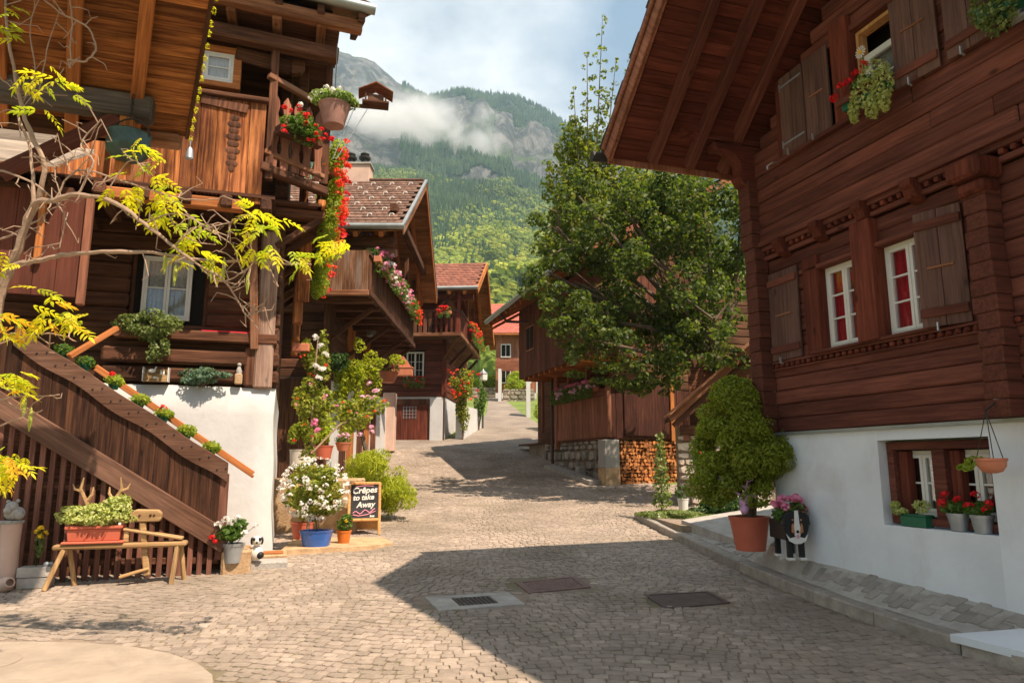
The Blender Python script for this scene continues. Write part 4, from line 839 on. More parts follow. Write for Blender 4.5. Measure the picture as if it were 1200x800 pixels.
for y in (wy0 + .08, 3.2, 5.6, wy1 - .1): piece('wall_post', MT['darkz'], M2, (wx + .05, y, 2.4), (.22, .22, 3.4), .02)
for y in (4.1, 6.6):
    piece('door', MT['orangez'], M2, (wx + .02, y, 5.0), (.06, .9, 1.9), .01)
    piece('lower_door', MT['orangez'], M2, (wx + .03, y + .3, 2.2), (.06, .8, 1.8), .01)
piece('pillar', MT['pinkplaster'], M2, (wx + .1, wy1 + 3.2, 3.3), (.5, .5, 2.4), .03)
MB().lathe([(.02, 0), (.03, .1), (.16, .14), (.17, .3), (.1, .42), (.02, .46)], 14, (wx + .55, 4.6, 5.6)).build('lantern', MT['zinc'], M2, smooth=True)
# roof
board_wall(M2, -9, wx - .03, .3, 3.94, .3, wy0 - .05, .04, MT['darkz'], 'front_board')
for (y0, z0_, y1, z1_) in ((ye, ze, yr, zr), (yb, 7.8, yr, zr)):
    A = Vector((0, y0, z0_)); B = Vector((0, y1, z1_)); ln = (B - A).length; v = (B - A) / ln
    for i in range(int(ln / .2)):
        c = A + v * (i + .5) * .2; o = piece('soffit_board', MT['soffo'], M2, (-1.15, c.y, c.z + .01), (2.3, .194, .03), .004); o.rotation_euler = (math.atan2(v.z, v.y), 0, 0)
    for x in (-.55, -1.25, -1.9): barpiece('rafter', MT['orangex'], M2, A + Vector((x, 0, -.08)), B + Vector((x, 0, -.08)), .12, .16)
    up = Vector((0, 0, .05)); dn = Vector((-10, 0, 0)); th = Vector((0, 0, .12))
    q = [A + up, A + up + dn, B + up + dn, B + up]; MB().add(q + [p + th for p in q], [(0, 1, 2, 3), (7, 6, 5, 4), (0, 4, 5, 1), (1, 5, 6, 2), (2, 6, 7, 3), (3, 7, 4, 0)]).build('roof_deck', MT['dark'], M2)
    tile_roof(M2, A + Vector((.0, -.06 if y0 < y1 else .06, .19)), (-1, 0, 0), v, 9.5, ln, MT['tile'], tw=.2, tl=.32)
    barpiece('barge_board', MT['oldx'] if y0 < y1 else MT['orangex'], M2, A + Vector((.04, 0, .02)), B + Vector((.04, 0, .02)), .05, .24)
    barpiece('barge_flashing', MT['zinc'], M2, A + Vector((.05, 0, .2)), B + Vector((.05, 0, .2)), .09, .07)
    if y0 < y1:                                       # snow guards in staggered rows
        for j in range(7):
            for i in range(10):
                p = A + v * (.55 + j * .68) + Vector((-.35 - i * .62 - (j % 2) * .31, 0, .25))
                k = ('guard',); 
                if k not in _cache: _cache[k] = MB().tube([(-.07, 0, .02), (-.05, 0, .1), (.03, 0, .11), (.07, 0, .07)], .015, 5).mesh('snow_guard', MT['white'])
                o = bpy.data.objects.new('snow_guard', _cache[k]); o.location = p; link(o, M2)
for i in range(26): o = MB().lathe([(.09, 0), (.075, .34), (.06, .34)], 8).build('ridge_tile', MT['tile'], M2) if i == 0 else link(bpy.data.objects.new('ridge_tile', rt_.data), M2); rt_ = o; o.location = (-.05 - i * .36, yr, zr + .2); o.rotation_euler = (0, -math.pi / 2, 0)
MB().tube([(.1, -.12, ze + .10), (-8, -.12, ze + .12)], .085, 10).build('gutter', MT['zinc'], M2, smooth=True)
barpiece('purlin', MT['dark'], M2, (-.25, .55, ze - .12), (-9, .55, ze - .12), .24, .3, .03); barpiece('purlin', MT['darky'], M2, (-.3, yr, zr - .35), (-3, yr, zr - .35), .22, .26)
barpiece('tie_beam', MT['oldx'], M2, (-.3, wy0 + .1, 7.55), (-4, wy0 + .1, 7.55), .2, .22, .03); barpiece('gable_tie', MT['dark'], M2, (-.35, .7, 8.75), (-.35, 8.2, 8.75), .2, .24, .02)
for y in (1.2, 2.8, 6.0, 7.9): piece('gable_post', MT['darkz'], M2, (-.75, y, 7.9), (.14, .14, 1.9 if 1.5 < y < 7 else 1.5), .01)
# chimney
CH = (-2.4, 4.9); piece('chimney', MT['pinkplaster'], M2, (CH[0], CH[1], 11.35), (1.0, .6, .8), .02)
ch = piece('chimney_cap', MT['conc'], M2, (CH[0], CH[1], 11.78), (1.1, .7, .07), .01)
for dx_ in (-.22, .26): MB().lathe([(.14, 0), (.13, .22), (.2, .24), (.21, .3), (.13, .34), (.16, .42), (.02, .46)], 12, (CH[0] + dx_, CH[1], 11.82)).build('chimney_pot', MT['iron'], M2, smooth=True)
# balcony
bx, b0, b1, bzf = -.78, -.35, 8.3, 6.02
board_wall(M2, -1.95, bx, bzf, 7.15, .17, b0, .03, MT['old2'], 'balcony_board', zf0=lambda x: bzf - .0)
piece('balcony_edge', MT['oldx'], M2, ((bx - 1.95) / 2, b0, 6.0), (1.25, .12, .14), .01); piece('balcony_edge', MT['darky'], M2, (bx + .02, (b0 + b1) / 2, 6.02), (.14, b1 - b0, .17), .01)
MB().bb(wx, bx, b0 + .02, b1, 6.0, 6.06).build('balcony_floor', MT['dark'], M2)
for i in range(42): piece('baluster', MT['darkz'], M2, (bx, b0 + .1 + i * .205, 6.55), (.028, .14, .95), .004)
piece('handrail', MT['darky'], M2, (bx + .01, (b0 + b1) / 2, 7.05), (.09, b1 - b0, .08), .01)
for i in range(9): barpiece('joist', MT['dark'], M2, (wx - .1, b0 + .5 + i, 5.92), (bx + .05, b0 + .5 + i, 5.92), .12, .15, .01)
for y in (.9, 3.6, 6.2, 8.0): barpiece('balcony_brace', MT['dark'], M2, (wx, y, 4.9), (bx - .1, y, 5.85), .12, .12, .01)
piece('front_panel', MT['darkz'], M2, (-2.02, wy0 - .4, 5.2), (.05, 1.0, 1.6), .01)
for y in (3.5, 5.2, 7.4): piece('drying_rack', MT['iron'], M2, (-1.3, y, 7.5), (.5, .02, .02), .004)
piece('purple_banner', flat('purple cloth', (.22, .15, .42)), M2, (-1.15, 1.5, 7.85), (.05, .2, .75), .01)
# satellite dish
t = thing('satellite_dish', 'small pale grey satellite dish under the gable of the brown tiled chalet', 'satellite dish', atY(436, 301, 19.2), R(-35))
MB().lathe([(.36, .07), (.3, .03), (.18, .0), (.02, -.015), (.02, -.03), (.2, -.02), (.36, .055)], 20).build('dish', MT['white'], t, smooth=True).rotation_euler = (R(78), 0, 0)
MB().tube([(0, .03, 0), (0, .2, -.05), (0, .2, -.45)], .025, 6).build('bracket', MT['iron'], t); MB().tube([(0, 0, -.25), (0, -.32, -.02)], .012, 5).sphere((0, -.33, 0), .04).build('receiver', MT['iron'], t)
t = thing('balcony_flowers', 'pink and white balcony blooms turning red at the far end, below the brown tiled roof', 'flower box', (-3.0 + bx + .16, 18.4, 7.02))
for i in range(9): planter = piece('trough', MT['terra'], t, (0, .4 + i * .9, .0), (.2, .86, .16), .01)
cl = [(rng.uniform(-.1, .12), .1 + i * .27, .15 + rng.uniform(-.05, .1), .16, .2, .2) for i in range(30)]
foliage('foliage', MT['leafgreen'], cl, -130, .09, t); foliage('trailing_foliage', MT['leafgreen'], [(c[0] + .1, c[1], c[2] - .3, .1, .15, .22) for c in cl[::2]], -80, .08, t)
for i in range(200):
    y = rng.uniform(0, 8.2); f = y / 8.2; mt = MT['orangered'] if f > .72 + rng.uniform(-.1, .1) else (MT['pink'] if rng.random() < .55 else MT['pinkpale'] if rng.random() < .6 else MT['whitep'])
    flower_head(t, (rng.uniform(-.05, .25), y, .18 + rng.uniform(-.4, .22)), mt, rng.uniform(.05, .085))

# ================================================================== THIRD LEFT CHALET
a4 = R(-4)
M3 = thing('timber_chalet', 'third left chalet farther up, red tiled roof, white barred window and brown arched door', 'house', (-3.25, 33.8, 0), a4)
G = 2.55
MB().bb(-7, 0, 0, 8, G - .6, 4.75).build('rendered_base', MT['plaster2'], M3)
course_wall(M3, -6, 0, 4.75, 9.6, .28, -.06, .12, [(-1.95, -.95, 5.5, 6.95)], mat=MT['logx'], joint=(5, 8), bev=.03)
MB().bb(-6, -.15, .125, 8, 4.75, 9.6).prism([(.1, 9.6), (8, 9.6), (3.7, 11.7)], -6, -.15, 'X').build('inner_wall', MT['dark'], M3)
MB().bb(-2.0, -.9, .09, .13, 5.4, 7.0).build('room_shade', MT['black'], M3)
casement(M3, -1.85, -1.0, 5.55, 6.92, .0, -1, 3, 2, bars=2)
for i in range(18):
    piece('side_log', MT['logy'], M3, (-.06, 4, 4.9 + i * .28), (.2, 8, .27), .03)
piece('door_surround', MT['darkz'], M3, (-1.55, -.03, G + 1.0), (1.75, .1, 2.2), .02)
for i in range(5): piece('door_board', MT['logz'], M3, (-2.18 + i * .31, -.1, G + .95), (.3, .05, 1.75), .01)
m = MB(); 
for i in range(5): m.bb(-1.92 + i * .15, -1.90 + i * .15, -.16, -.145, G + 1.15, G + 1.75)
for i in range(4): m.bb(-1.95, -1.28, -.144, -.13, G + 1.2 + i * .16, G + 1.22 + i * .16)
m.build('door_grille', MT['galv'], M3); piece('drain_pipe', MT['brownpipe'], M3, (.02, -.12, 5.0), (.09, .09, 5), .02)
piece('white_pier', MT['plaster2'], M3, (-.33, -.12, 3.6), (.62, .16, 2.2), .02); piece('timber_corner', MT['logz'], M3, (-.0, -.06, 6.5), (.22, .22, 3.6), .02)
# roof points: eave y=-1.5 z 9.66, ridge y 2.6 z 12, back y 6.7
E_, K_, B_ = Vector((1.75, -1.7, 9.55)), Vector((1.75, 2.3, 11.85)), Vector((1.75, 6.3, 8.3))
for A, B in ((E_, K_), (B_, K_)):
    ln = (B - A).length; v = (B - A) / ln; dn = Vector((-8, 0, 0)); th = Vector((0, 0, .14)); q = [A, A + dn, B + dn, B]
    for i in range(int(ln / .22)):
        c = A + v * (i + .5) * .22; o = piece('soffit_board', MT['soffo'], M3, (c.x - 1.1, c.y, c.z - .03), (2.2, .214, .03), .004); o.rotation_euler = (math.atan2(v.z, v.y), 0, 0)
    MB().add(q + [p + th for p in q], [(0, 1, 2, 3), (7, 6, 5, 4), (0, 4, 5, 1), (1, 5, 6, 2), (2, 6, 7, 3), (3, 7, 4, 0)]).build('roof_deck', MT['dark'], M3)
    tile_roof(M3, A + Vector((.03, -.06 if A is E_ else .06, .15)), (-1, 0, 0), v, 7, ln, MT['redtile'], tw=.25, tl=.34)
    barpiece('barge_board', MT['orangex'], M3, A + Vector((.03, 0, -.02)), B + Vector((.03, 0, -.02)), .06, .32)
    for x in (-.6, -1.3): barpiece('rafter', MT['orangex'], M3, A + Vector((x, 0, -.12)), B + Vector((x, 0, -.12)), .14, .18)
MB().tube([E_ + Vector((.05, -.1, .08)), E_ + Vector((-8, -.1, .08))], .09, 8).build('gutter', MT['zinc'], M3)
barpiece('purlin', MT['logx'], M3, (1.5, -.9, 9.4), (-6, -.9, 9.4), .24, .28, .02)
# balconies: carved front boards and lane side
fz = 7.5
for i in range(10): piece('balcony_board', MT['darkz'], M3, (-2.6 + i * .235, -1.35, fz + .62), (.17, .04, 1.0), .02)
MB().bb(-3.5, .95, -1.4, -.05, fz, fz + .08).bb(-.2, .95, -.05, 6.5, fz, fz + .08).build('balcony_floor', MT['dark'], M3)
barpiece('handrail', MT['dark'], M3, (-3.4, -1.36, fz + 1.15), (.9, -1.36, fz + 1.15), .09, .1); barpiece('balcony_edge', MT['oldx'], M3, (-3.4, -1.38, fz + .03), (.97, -1.38, fz + .03), .1, .16)
for i in range(5): piece('baluster', MT['logz'], M3, (-.2 + i * .24, -1.35, fz + .62), (.11, .04, 1.0), .02)
for i in range(26): piece('baluster', MT['logz'], M3, (.93, -1.25 + i * .3, fz + .6), (.04, .17, 1.0), .01)
barpiece('handrail', MT['dark'], M3, (.94, -1.3, fz + 1.15), (.94, 6.4, fz + 1.15), .09, .1); barpiece('balcony_edge', MT['oldx'], M3, (.96, -1.3, fz + .03), (.96, 6.4, fz + .03), .1, .18)
for y in (-1.3, 1.5, 4, 6.3): barpiece('balcony_brace', MT['dark'], M3, (0, max(y, -.1), fz - 1.0), (.85, y, fz - .1), .13, .13); piece('balcony_post', MT['logz'], M3, (.85, y, fz + 1.2), (.14, .14, 2.4), .01)
barpiece('cross_brace', MT['darkz'], M3, (-.6, -1.3, fz + .9), (.8, -1.3, fz + 2.1), .12, .12)
def flower_row(lb, O, d, n, mats, r, w_=.2, drop=.3, nm='window_box', gm='leafgreen', rz=0, cat='flower box'):
    t = thing(nm, lb, cat, O, rz); piece('trough', MT['terra'] if drop < .5 else MT['dark'], t, (d / 2, 0, -.02), (d, .16, .14), .01)
    k = max(2, int(d / .25)); foliage('foliage', MT[gm], [(d * (i + .5) / k, -.03, .1 + rng.uniform(-.03, .06), .18, w_, .16) for i in range(k)] + [(d * (i + .5) / k, -w_ * .8, -drop * .5, .14, .08, drop * .6) for i in range(k)], -90, .08, t)
    for i in range(n): flower_head(t, (rng.uniform(0, d), -rng.uniform(0, w_ * 1.2), .2 - rng.uniform(0, drop + .1) if i % 2 else .22), mats[i % len(mats)], r * rng.uniform(.8, 1.2))
    return t
L3M = Matrix.Translation((-3.25, 33.8, 0)) @ Matrix.Rotation(a4, 4, 'Z')
flower_row('window box of red geraniums under the white barred window', L3M @ Vector((-1.9, -.22, 5.45)), 1.0, 14, [MT['red']], .08, rz=a4)
flower_row('red blooms on the corner of the far balcony, above the brown door', L3M @ Vector((-.15, -1.5, 8.55)), .7, 12, [MT['red']], .10, rz=a4)
flower_row('row of orange red blooms along the lane side of the third chalet balcony', L3M @ Vector((1.1, 1.0, 8.3)), 5.2, 70, [MT['orangered'], MT['red']], .11, rz=a4 + math.pi / 2, drop=.7)

# ================================================================== BARN CHALET ON THE RIGHT with firewood
bA = math.pi / 2 - VA                                  # local x runs up the lane, y out to the lane
B2 = thing('barn_chalet', 'brown boarded barn house with stone foundation and open gallery behind the maple, right of lane', 'house', (3.0, 22.06, 0), bA)
B2M = Matrix.Translation((3.0, 22.06, 0)) @ Matrix.Rotation(bA, 4, 'Z')
# lower gallery: lane side boards x 0..4.4, z 2.4..3.95
board_wall(B2, 0.08, 4.4, 2.42, 3.72, .24, 0, .03, MT['boardr'], 'gallery_board'); piece('gallery_rail', MT['boardx'], B2, (2.2, .02, 3.84), (4.5, .06, .22), .01); piece('corner_post', MT['boardr'], B2, (0, 0, 3.2), (.14, .14, 1.6), .01)
for x, h_ in ((1.6, 1.2), (3.2, 1.2), (4.45, 3.6)): piece('gallery_post', MT['boardr'], B2, (x, -.02, 4.5 if h_ < 2 else 3.9), (.16, .14, h_ if h_ > 2 else 1.25), .01)
# front (faces down the lane): local -x side, boards run along -y
for i in range(20):
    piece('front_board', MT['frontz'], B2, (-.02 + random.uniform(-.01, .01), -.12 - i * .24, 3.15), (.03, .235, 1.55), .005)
piece('front_post', MT['orangez'], B2, (-.07, -2.2, 3.6), (.06, .14, 2.6), .01); piece('shed_door', MT['frontz'], B2, (-.06, -1.2, 3.2), (.04, 1.4, 1.5), .01)
for i in range(13): piece('front_log', MT['darky'], B2, (.05, -3.0, 4.05 + i * .27), (.2, 5.8, .26), .03)
MB().bb(.2, 9, -6, -.9, 2.3, 8).build('inner_wall', MT['dark'], B2); MB().bb(0, 9, -5, -.02, 2.34, 2.41).build('gallery_floor', MT['dark'], B2)
# upper box overhanging to the lane
board_wall(B2, -.6, 6.2, 4.85, 7.6, .26, .85, .035, MT['barnz'], 'upper_board', zf1=lambda x: 7.6)
for i in range(9): piece('end_board', MT['barnz'], B2, (6.2, .75 - i * .26, 6.2), (.035, .25, 2.7), .005)
for i in range(9): piece('front_upper_board', MT['barnz'], B2, (-.6, .75 - i * .26, 6.2), (.035, .25, 2.7), .005)
for i in range(12): barpiece('joist', MT['logy'] if 0 else MT['orangex'], B2, (-.4 + i * .56, .83, 4.80), (-.4 + i * .56, -.9, 4.80), .14, .12, .01)
MB().bb(-.58, 6.15, -.9, .82, 4.875, 4.9).build('upper_floor', MT['boardr'], B2)
MB().bb(4.35, 5.3, .872, .9, 5.8, 6.75).build('opening_frame', MT['boardr'], B2); MB().bb(4.42, 4.80, .901, .91, 5.87, 6.68).bb(4.86, 5.23, .901, .91, 5.87, 6.68).build('dark_opening', MT['black'], B2)
for x in (4.3, 5.9): piece('far_post', MT['boardr'], B2, (x, .0, 3.8), (.1, .1, 2.0), .01)
# stone foundation
def rubble(parent, O, U, length, z0, z1, Nn, size=.3, mat=None, name='stone', kind=None, bottom=None):
    """rubble masonry: stones set in courses on a plane"""
    U = Vector(U).normalized(); Nn = Vector(Nn).normalized(); z = z0; made = 0; mb = MB()
    while z < z1 - .05:
        h = min(random.uniform(.35, 1.1) * size, z1 - z); x = 0
        while x < length - .03:
            w_ = min(random.uniform(.45, 1.7) * size, length - x); k = len(mb.v)
            p = Vector(O) + U * (x + w_ / 2) + Vector((0, 0, z + h / 2)); e = random.uniform(.02, .07); pts = []
            for q in range(7):
                a = q / 7 * 6.283; r_ = random.uniform(.80, 1.06); cx = max(-1, min(1, math.cos(a) * 1.35)) * w_ / 2 * .97 * r_; cz_ = max(-1, min(1, math.sin(a) * 1.35)) * h / 2 * .97 * r_; pts.append((cx, cz_))
            f = [p + U * a + Vector((0, 0, b)) - Nn * .08 for a, b in pts] + [p + U * a * .8 + Vector((0, 0, b * .78)) + Nn * e for a, b in pts]
            mb_ = MB().add([q - p for q in f], [tuple(range(7, 14))] + [(i, (i + 1) % 7, 7 + (i + 1) % 7, 7 + i) for i in range(7)])
            o = mb_.build(name, mat or MT['rubble'], parent, loc=p); x += w_; made += 1
        z += h
    return made
lx, ly = Vector((-.304, .953, 0)), Vector((-.953, -.304, 0))
MB().bb(.25, 8, -5, -.16, .2, 2.34).build('foundation_core', MT['joint'], B2)
rubble(B2, (.35, -.10, .9), (1, 0, 0), 5.6, 0, 1.45, (0, 1, 0), .42)
piece('pier_block', MT['granite'], B2, (.10, -.02, 1.9), (.5, .5, .86), .02); piece('pier_block', MT['step'], B2, (.10, -.02, 1.2), (.52, .52, .56), .03)
piece('loose_block', MT['granite'], B2, (2.0, .12, 1.35), (.3, .28, .32), .03)
MB().bar((.1, .45, 1.02), (3.8, .55, 1.5), .4, .12).build('kerb_slab', MT['conc'], B2)
# roof
ev = Vector((-1.2, 1.75, 7.5)); ed = Vector((7.5, 1.75, 7.3)); rd = Vector((0, -6, 3.4))
q = [ev, ed, ed + rd, ev + rd]; MB().add(q + [p + Vector((0, 0, .16)) for p in q], [(0, 1, 2, 3), (7, 6, 5, 4), (0, 4, 5, 1), (1, 5, 6, 2), (2, 6, 7, 3), (3, 7, 4, 0)]).build('roof_deck', MT['dark'], B2)
for i in range(16): a = ev.lerp(ed, i / 15) - Vector((0, 0, .08)); barpiece('rafter', MT['orangex'], B2, a, a + rd * .6, .1, .14)
tile_roof(B2, ev + Vector((0, .05, .2)), (ed - ev).normalized(), rd.normalized(), 9.4, 7, MT['tile'])
barpiece('barge_board', MT['boardx'], B2, ed + Vector((.03, 0, .05)), ed + rd + Vector((.03, 0, .05)), .05, .22); barpiece('barge_board', MT['boardx'], B2, ev + Vector((-.03, 0, .05)), ev + rd + Vector((-.03, 0, .05)), .05, .22)
MB().tube([ev + Vector((0, .12, .08)), ed + Vector((0, .12, .04))], .09, 10).build('gutter', MT['zinc'], B2, smooth=True)
MB().tube([(5.6, 1.84, 7.3), (5.5, 1.6, 7.0), (4.9, .5, 6.9), (4.72, .12, 6.75), (4.7, .08, 6.3), (4.7, .08, 1.5)], .055, 8).build('downpipe', MT['brownpipe'], B2, smooth=True)
for i in range(7): barpiece('far_rafter', MT['orangex'], B2, (7.0 + i * .2, 1.6, 7.1), (7.0 + i * .2, -1, 8.6), .06, .08)
# front gable boards under roof
for i in range(14): y = .6 - i * .28; h_ = .75 + (1.45 + .28 * i) * .50; piece('gable_board', MT['darkz'], B2, (-.35, y - .3, 7.0 + h_ / 2), (.03, .27, h_), .005)
t = flower_row('row of pink and mauve geraniums on the gallery rail of the barn', B2M @ Vector((4.2, .12, 4.0)), 3.6, 46, [MT['pink'], MT['pinkpale']], .10, rz=bA + math.pi, w_=.22)
# firewood
FW = thing('firewood_stack', 'stack of split orange firewood under the barn gallery, behind the granite pier', 'firewood', (3.0, 22.06, 0), bA)
MT['cut'] = flat('cut firewood', (.40, .13, .04), rough=.8, var=.5, c2=(.62, .26, .085), island=.45, scale=7)
k = 0; y = .32; rest = MB(); zrow = .95
logs = []
for j in range(12):
    y = .30 + (j % 2) * .07
    while y < 2.45:
        r_ = random.uniform(.045, .095); a0 = random.uniform(0, 6.28); nn_ = random.choice((3, 4, 4, 5)); L__ = random.uniform(-.04, .05)
        pts = [(-(y + r_) + r_ * random.uniform(.8, 1.15) * math.cos(a0 + q / nn_ * 6.283), .97 + j * .112 + .05 + random.uniform(-.01, .01) + r_ * random.uniform(.75, 1.05) * math.sin(a0 + q / nn_ * 6.283)) for q in range(nn_)]
        MB().prism(pts, L__ + .0, .5, 'X').build('split_log', MT['cut'], FW); y += 2 * r_ * .88; k += 1
MB().bb(.5, .6, -2.6, -.2, .8, 2.34).build('back_boards', MT['dark'], FW)
# ================================================================== LEAN-TO SHED between barn and right chalet
SH = thing('stone_shed', 'low pale stone shed with steep plank roof, half hidden by the potted conifer', 'shed', (4.05, 17.6, 0), R(-4))
q = [(-.15, -.35, 2.62), (2.1, -.35, 4.55), (2.1, .9, 4.55), (-.15, .9, 2.62)]
MB().add(q + [(a, b, c + .09) for a, b, c in q], [(0, 1, 2, 3), (7, 6, 5, 4), (0, 4, 5, 1), (1, 5, 6, 2), (2, 6, 7, 3), (3, 7, 4, 0)]).build('roof_deck', MT['dark'], SH)
barpiece('barge_board', MT['oldx'], SH, (-.2, -.38, 2.66), (2.15, -.38, 4.64), .05, .17, .01); barpiece('rafter', MT['dark'], SH, (-.1, -.25, 2.5), (2.1, -.25, 4.38), .1, .14)
for i in range(3): barpiece('roof_plank', MT['oldx'], SH, (-.2 + .0, -.3 + i * .4, 2.76), (2.1, -.3 + i * .4, 4.74), .38, .03, .006)
MB().bb(.1, 2.6, .1, .8, .3, 2.5).build('wall_core', MT['joint'], SH); rubble(SH, (.05, .1, .45), (1, 0, 0), 2.2, 0, 1.85, (0, -1, 0), .28, MT['palestone'])
piece('lintel', MT['dark'], SH, (1.2, .0, 2.42), (2.2, .2, .22), .02); piece('post', MT['boardr'], SH, (.25, .02, 2.4), (.14, .14, .5), .01)
MB().bb(.4, 2.2, .25, .3, 2.5, 4.2).build('gable_shade', MT['dark'], SH)
# ================================================================== FAR HOUSES
def far_house(lb, X, Y, g, w_, d, h, rh, rmat, wmat, base, az=0, ov=.8, door=True):
    t = thing('chalet', lb, 'house', (X, Y, g), az)
    MB().bb(-w_ / 2, w_ / 2, 0, d, -2, base).build('rendered_base', MT['plaster2'], t); MB().bb(-w_ / 2 + .02, w_ / 2 - .02, .02, d, base, h).prism([(.02, h), (d, h), (d / 2, h + rh)], -w_ / 2 + .02, w_ / 2 - .02, 'X').build('timber_wall', wmat, t)
    for sgn in (-1, 1):
        A = Vector((-w_ / 2 - ov, d / 2 + sgn * (d / 2 + ov), h - .35)); B = Vector((-w_ / 2 - ov, d / 2, h + rh + .05)); U = Vector((w_ + 2 * ov, 0, 0)); q = [A, A + U, B + U, B]
        MB().add(q + [p + Vector((0, 0, .15)) for p in q], [(0, 1, 2, 3), (7, 6, 5, 4), (0, 4, 5, 1), (1, 5, 6, 2), (2, 6, 7, 3), (3, 7, 4, 0)]).build('roof_deck', MT['orangex'], t)
        tile_roof(t, A + Vector((0, 0, .17)), (1, 0, 0), (B - A).normalized(), U.x, (B - A).length, rmat, tw=.3, tl=.36)
    for x in (-w_ * .25, w_ * .25):
        for z in (base + .9, base + 3.2):
            if z + 1 < h: wn = MB().bb(x - .45, x + .45, -.05, .03, z - .05, z + 1.15).build('window', MT['white'], t); piece('pane', MT['black'], wn, (x - .2, -.06, z + .55), (.34, .02, 1.0), 0); piece('pane', MT['black'], wn, (x + .2, -.06, z + .55), (.34, .02, 1.0), 0)
    barpiece('balcony', MT['boardx'], t, (-w_ / 2, -.7, base + 2.3), (w_ / 2, -.7, base + 2.3), .08, .9)
    return t
far_house('distant chalet with bright red tiled roof at the head of the lane', .35, 62, 7.2, 3.6, 7, 5.9, 3.2, MT['redtile2'], MT['boardr'], .5)
far_house('far chalet with weathered pinkish roof showing over the barn eave', 5.2, 78, 9.0, 6, 8, 8.0, 4.2, MT['tile'], MT['boardr'], 3)
far_house('chalet mostly hidden behind the third left house', -12, 52, 5.0, 7, 8, 6.5, 3.5, MT['redtile'], MT['boardr'], 2.5)
far_house('chalet mostly hidden behind the barn roof', 12, 44, 4.0, 7, 8, 6.5, 3.5, MT['redtile'], MT['boardr'], 2.5)
# white gate walls at the head of the lane
tag(MB().bb(-.12, .14, 0, 1.2, -1, 2.5).build('garden_wall', MT['plaster2'], loc=(1.02, 44.5, 4.55)), 'white rendered wall end on the right of the upper lane, under the barn roof', 'wall')
tag(MB().bb(-.12, .12, 0, 3, -1, 2.6).build('garden_wall', MT['plaster2'], loc=(-1.0, 57.2, 6.6)), 'white wall corner below the distant red roof', 'wall')
gw = thing('rubble_wall', 'low rubble wall with clipped bushes at the bend of the upper lane', 'wall', (-.75, 58, 6.6)); MB().bb(0, 2.6, .1, .9, -.5, 1.0).build('wall_core', MT['joint'], gw); rubble(gw, (0, .1, -.2), (1, 0, 0), 2.6, 0, 1.25, (0, -1, 0), .4)
gw = thing('rubble_wall', 'low rubble wall beside the lane at the left of the upper bend', 'wall', (-3.6, 62, 7.2)); MB().bb(0, 2.6, .1, .9, -.5, 1.0).build('wall_core', MT['joint'], gw); rubble(gw, (0, .1, -.2), (1, 0, 0), 2.6, 0, 1.2, (0, -1, 0), .45)
tr = thing('stone_trough', 'grey stone trough at the lane edge beyond the brown downpipe', 'trough', (2.15, 33.3, 2.6)); MB().bb(-.75, .75, -.5, .5, 0, .8).build('body', MT['conc'], tr, bev=.03); MB().bb(-.6, .6, -.38, .38, .801, .81).build('water', MT['black'], tr)
# street lamp
t = thing('street_lamp', 'slim street lamp with white lantern on the left of the upper lane', 'street lamp', (-1.58, 38.5, hz(38.5)))
MB().tube([(0, 0, 0), (0, 0, 2.55)], .045, 8).build('post', MT['iron'], t); MB().lathe([(.1, 2.55), (.22, 2.6), (.24, 2.95), (.12, 3.0)], 8).build('lantern', MT['white'], t); MB().lathe([(.27, 2.95), (.05, 3.15), (.02, 3.2)], 8).build('lantern_cap', MT['galv'], t)
# ================================================================== GROUND, STREET, COBBLES, PAVEMENT
YS = [-60, -20, -5, 0, 3] + [6, 8, 10, 12, 14, 16, 18, 20, 22, 25, 28, 31, 35, 39, 43, 47, 53, 60, 70, 80, 88, 96, 104, 110]
def strip(name, xl, xr, dz, mat, ys, **k):
    m = MB(); vs = []; n = 6
    for Y in ys:
        a, b = xl(Y), xr(Y)
        for i in range(n + 1): vs.append((a + (b - a) * i / n, Y, hz(Y) + dz))
    m.add(vs, [(j * (n + 1) + i, j * (n + 1) + i + 1, (j + 1) * (n + 1) + i + 1, (j + 1) * (n + 1) + i) for j in range(len(ys) - 1) for i in range(n)])
    return m.build(name, mat, kind='structure', **k)
strip('ground', lambda Y: -130, lambda Y: 130, -.05, MT['grass'], YS)
def xl(Y):
    P = [(-60, -14), (16, -14), (18, -6.5), (28, -5.8), (33.7, -6.2), (33.8, -3.2), (37, -1.9), (47, -1.7), (60, -2.0), (88, -2.8), (110, -3)]
    for (a, b), (c, d) in zip(P, P[1:]):
        if Y <= c: return b + (d - b) * (Y - a) / (c - a)
    return -3.5
def xr_(Y):
    P = [(-60, 8), (12, 8), (16, 7), (22, 6), (22.3, 3.0), (26, 1.9), (30, 1.9), (36, 2.2), (45, .85), (55, -.2), (60, -.7), (88, -.9), (110, -1)]
    for (a, b), (c, d) in zip(P, P[1:]):
        if Y <= c: return b + (d - b) * (Y - a) / (c - a)
    return -1
YF = sorted(set(YS + [16, 18, 22.3, 33.7, 33.8, 37, 26, 30, 36]))
SB = strip('street', xl, xr_, -.008, MT['joint'], [y for y in YF if y <= 31])
m_, t_, b_ = newmat('old asphalt and setts'); c_ = N(t_, 'ShaderNodeNewGeometry').outputs['Position']
v_ = N(t_, 'ShaderNodeTexVoronoi', i_Scale=6.5, feature='DISTANCE_TO_EDGE'); L(t_, c_, v_.inputs['Vector']); n_1 = N(t_, 'ShaderNodeTexNoise', i_Scale=.8, i_Detail=8.0); L(t_, c_, n_1.inputs[0])
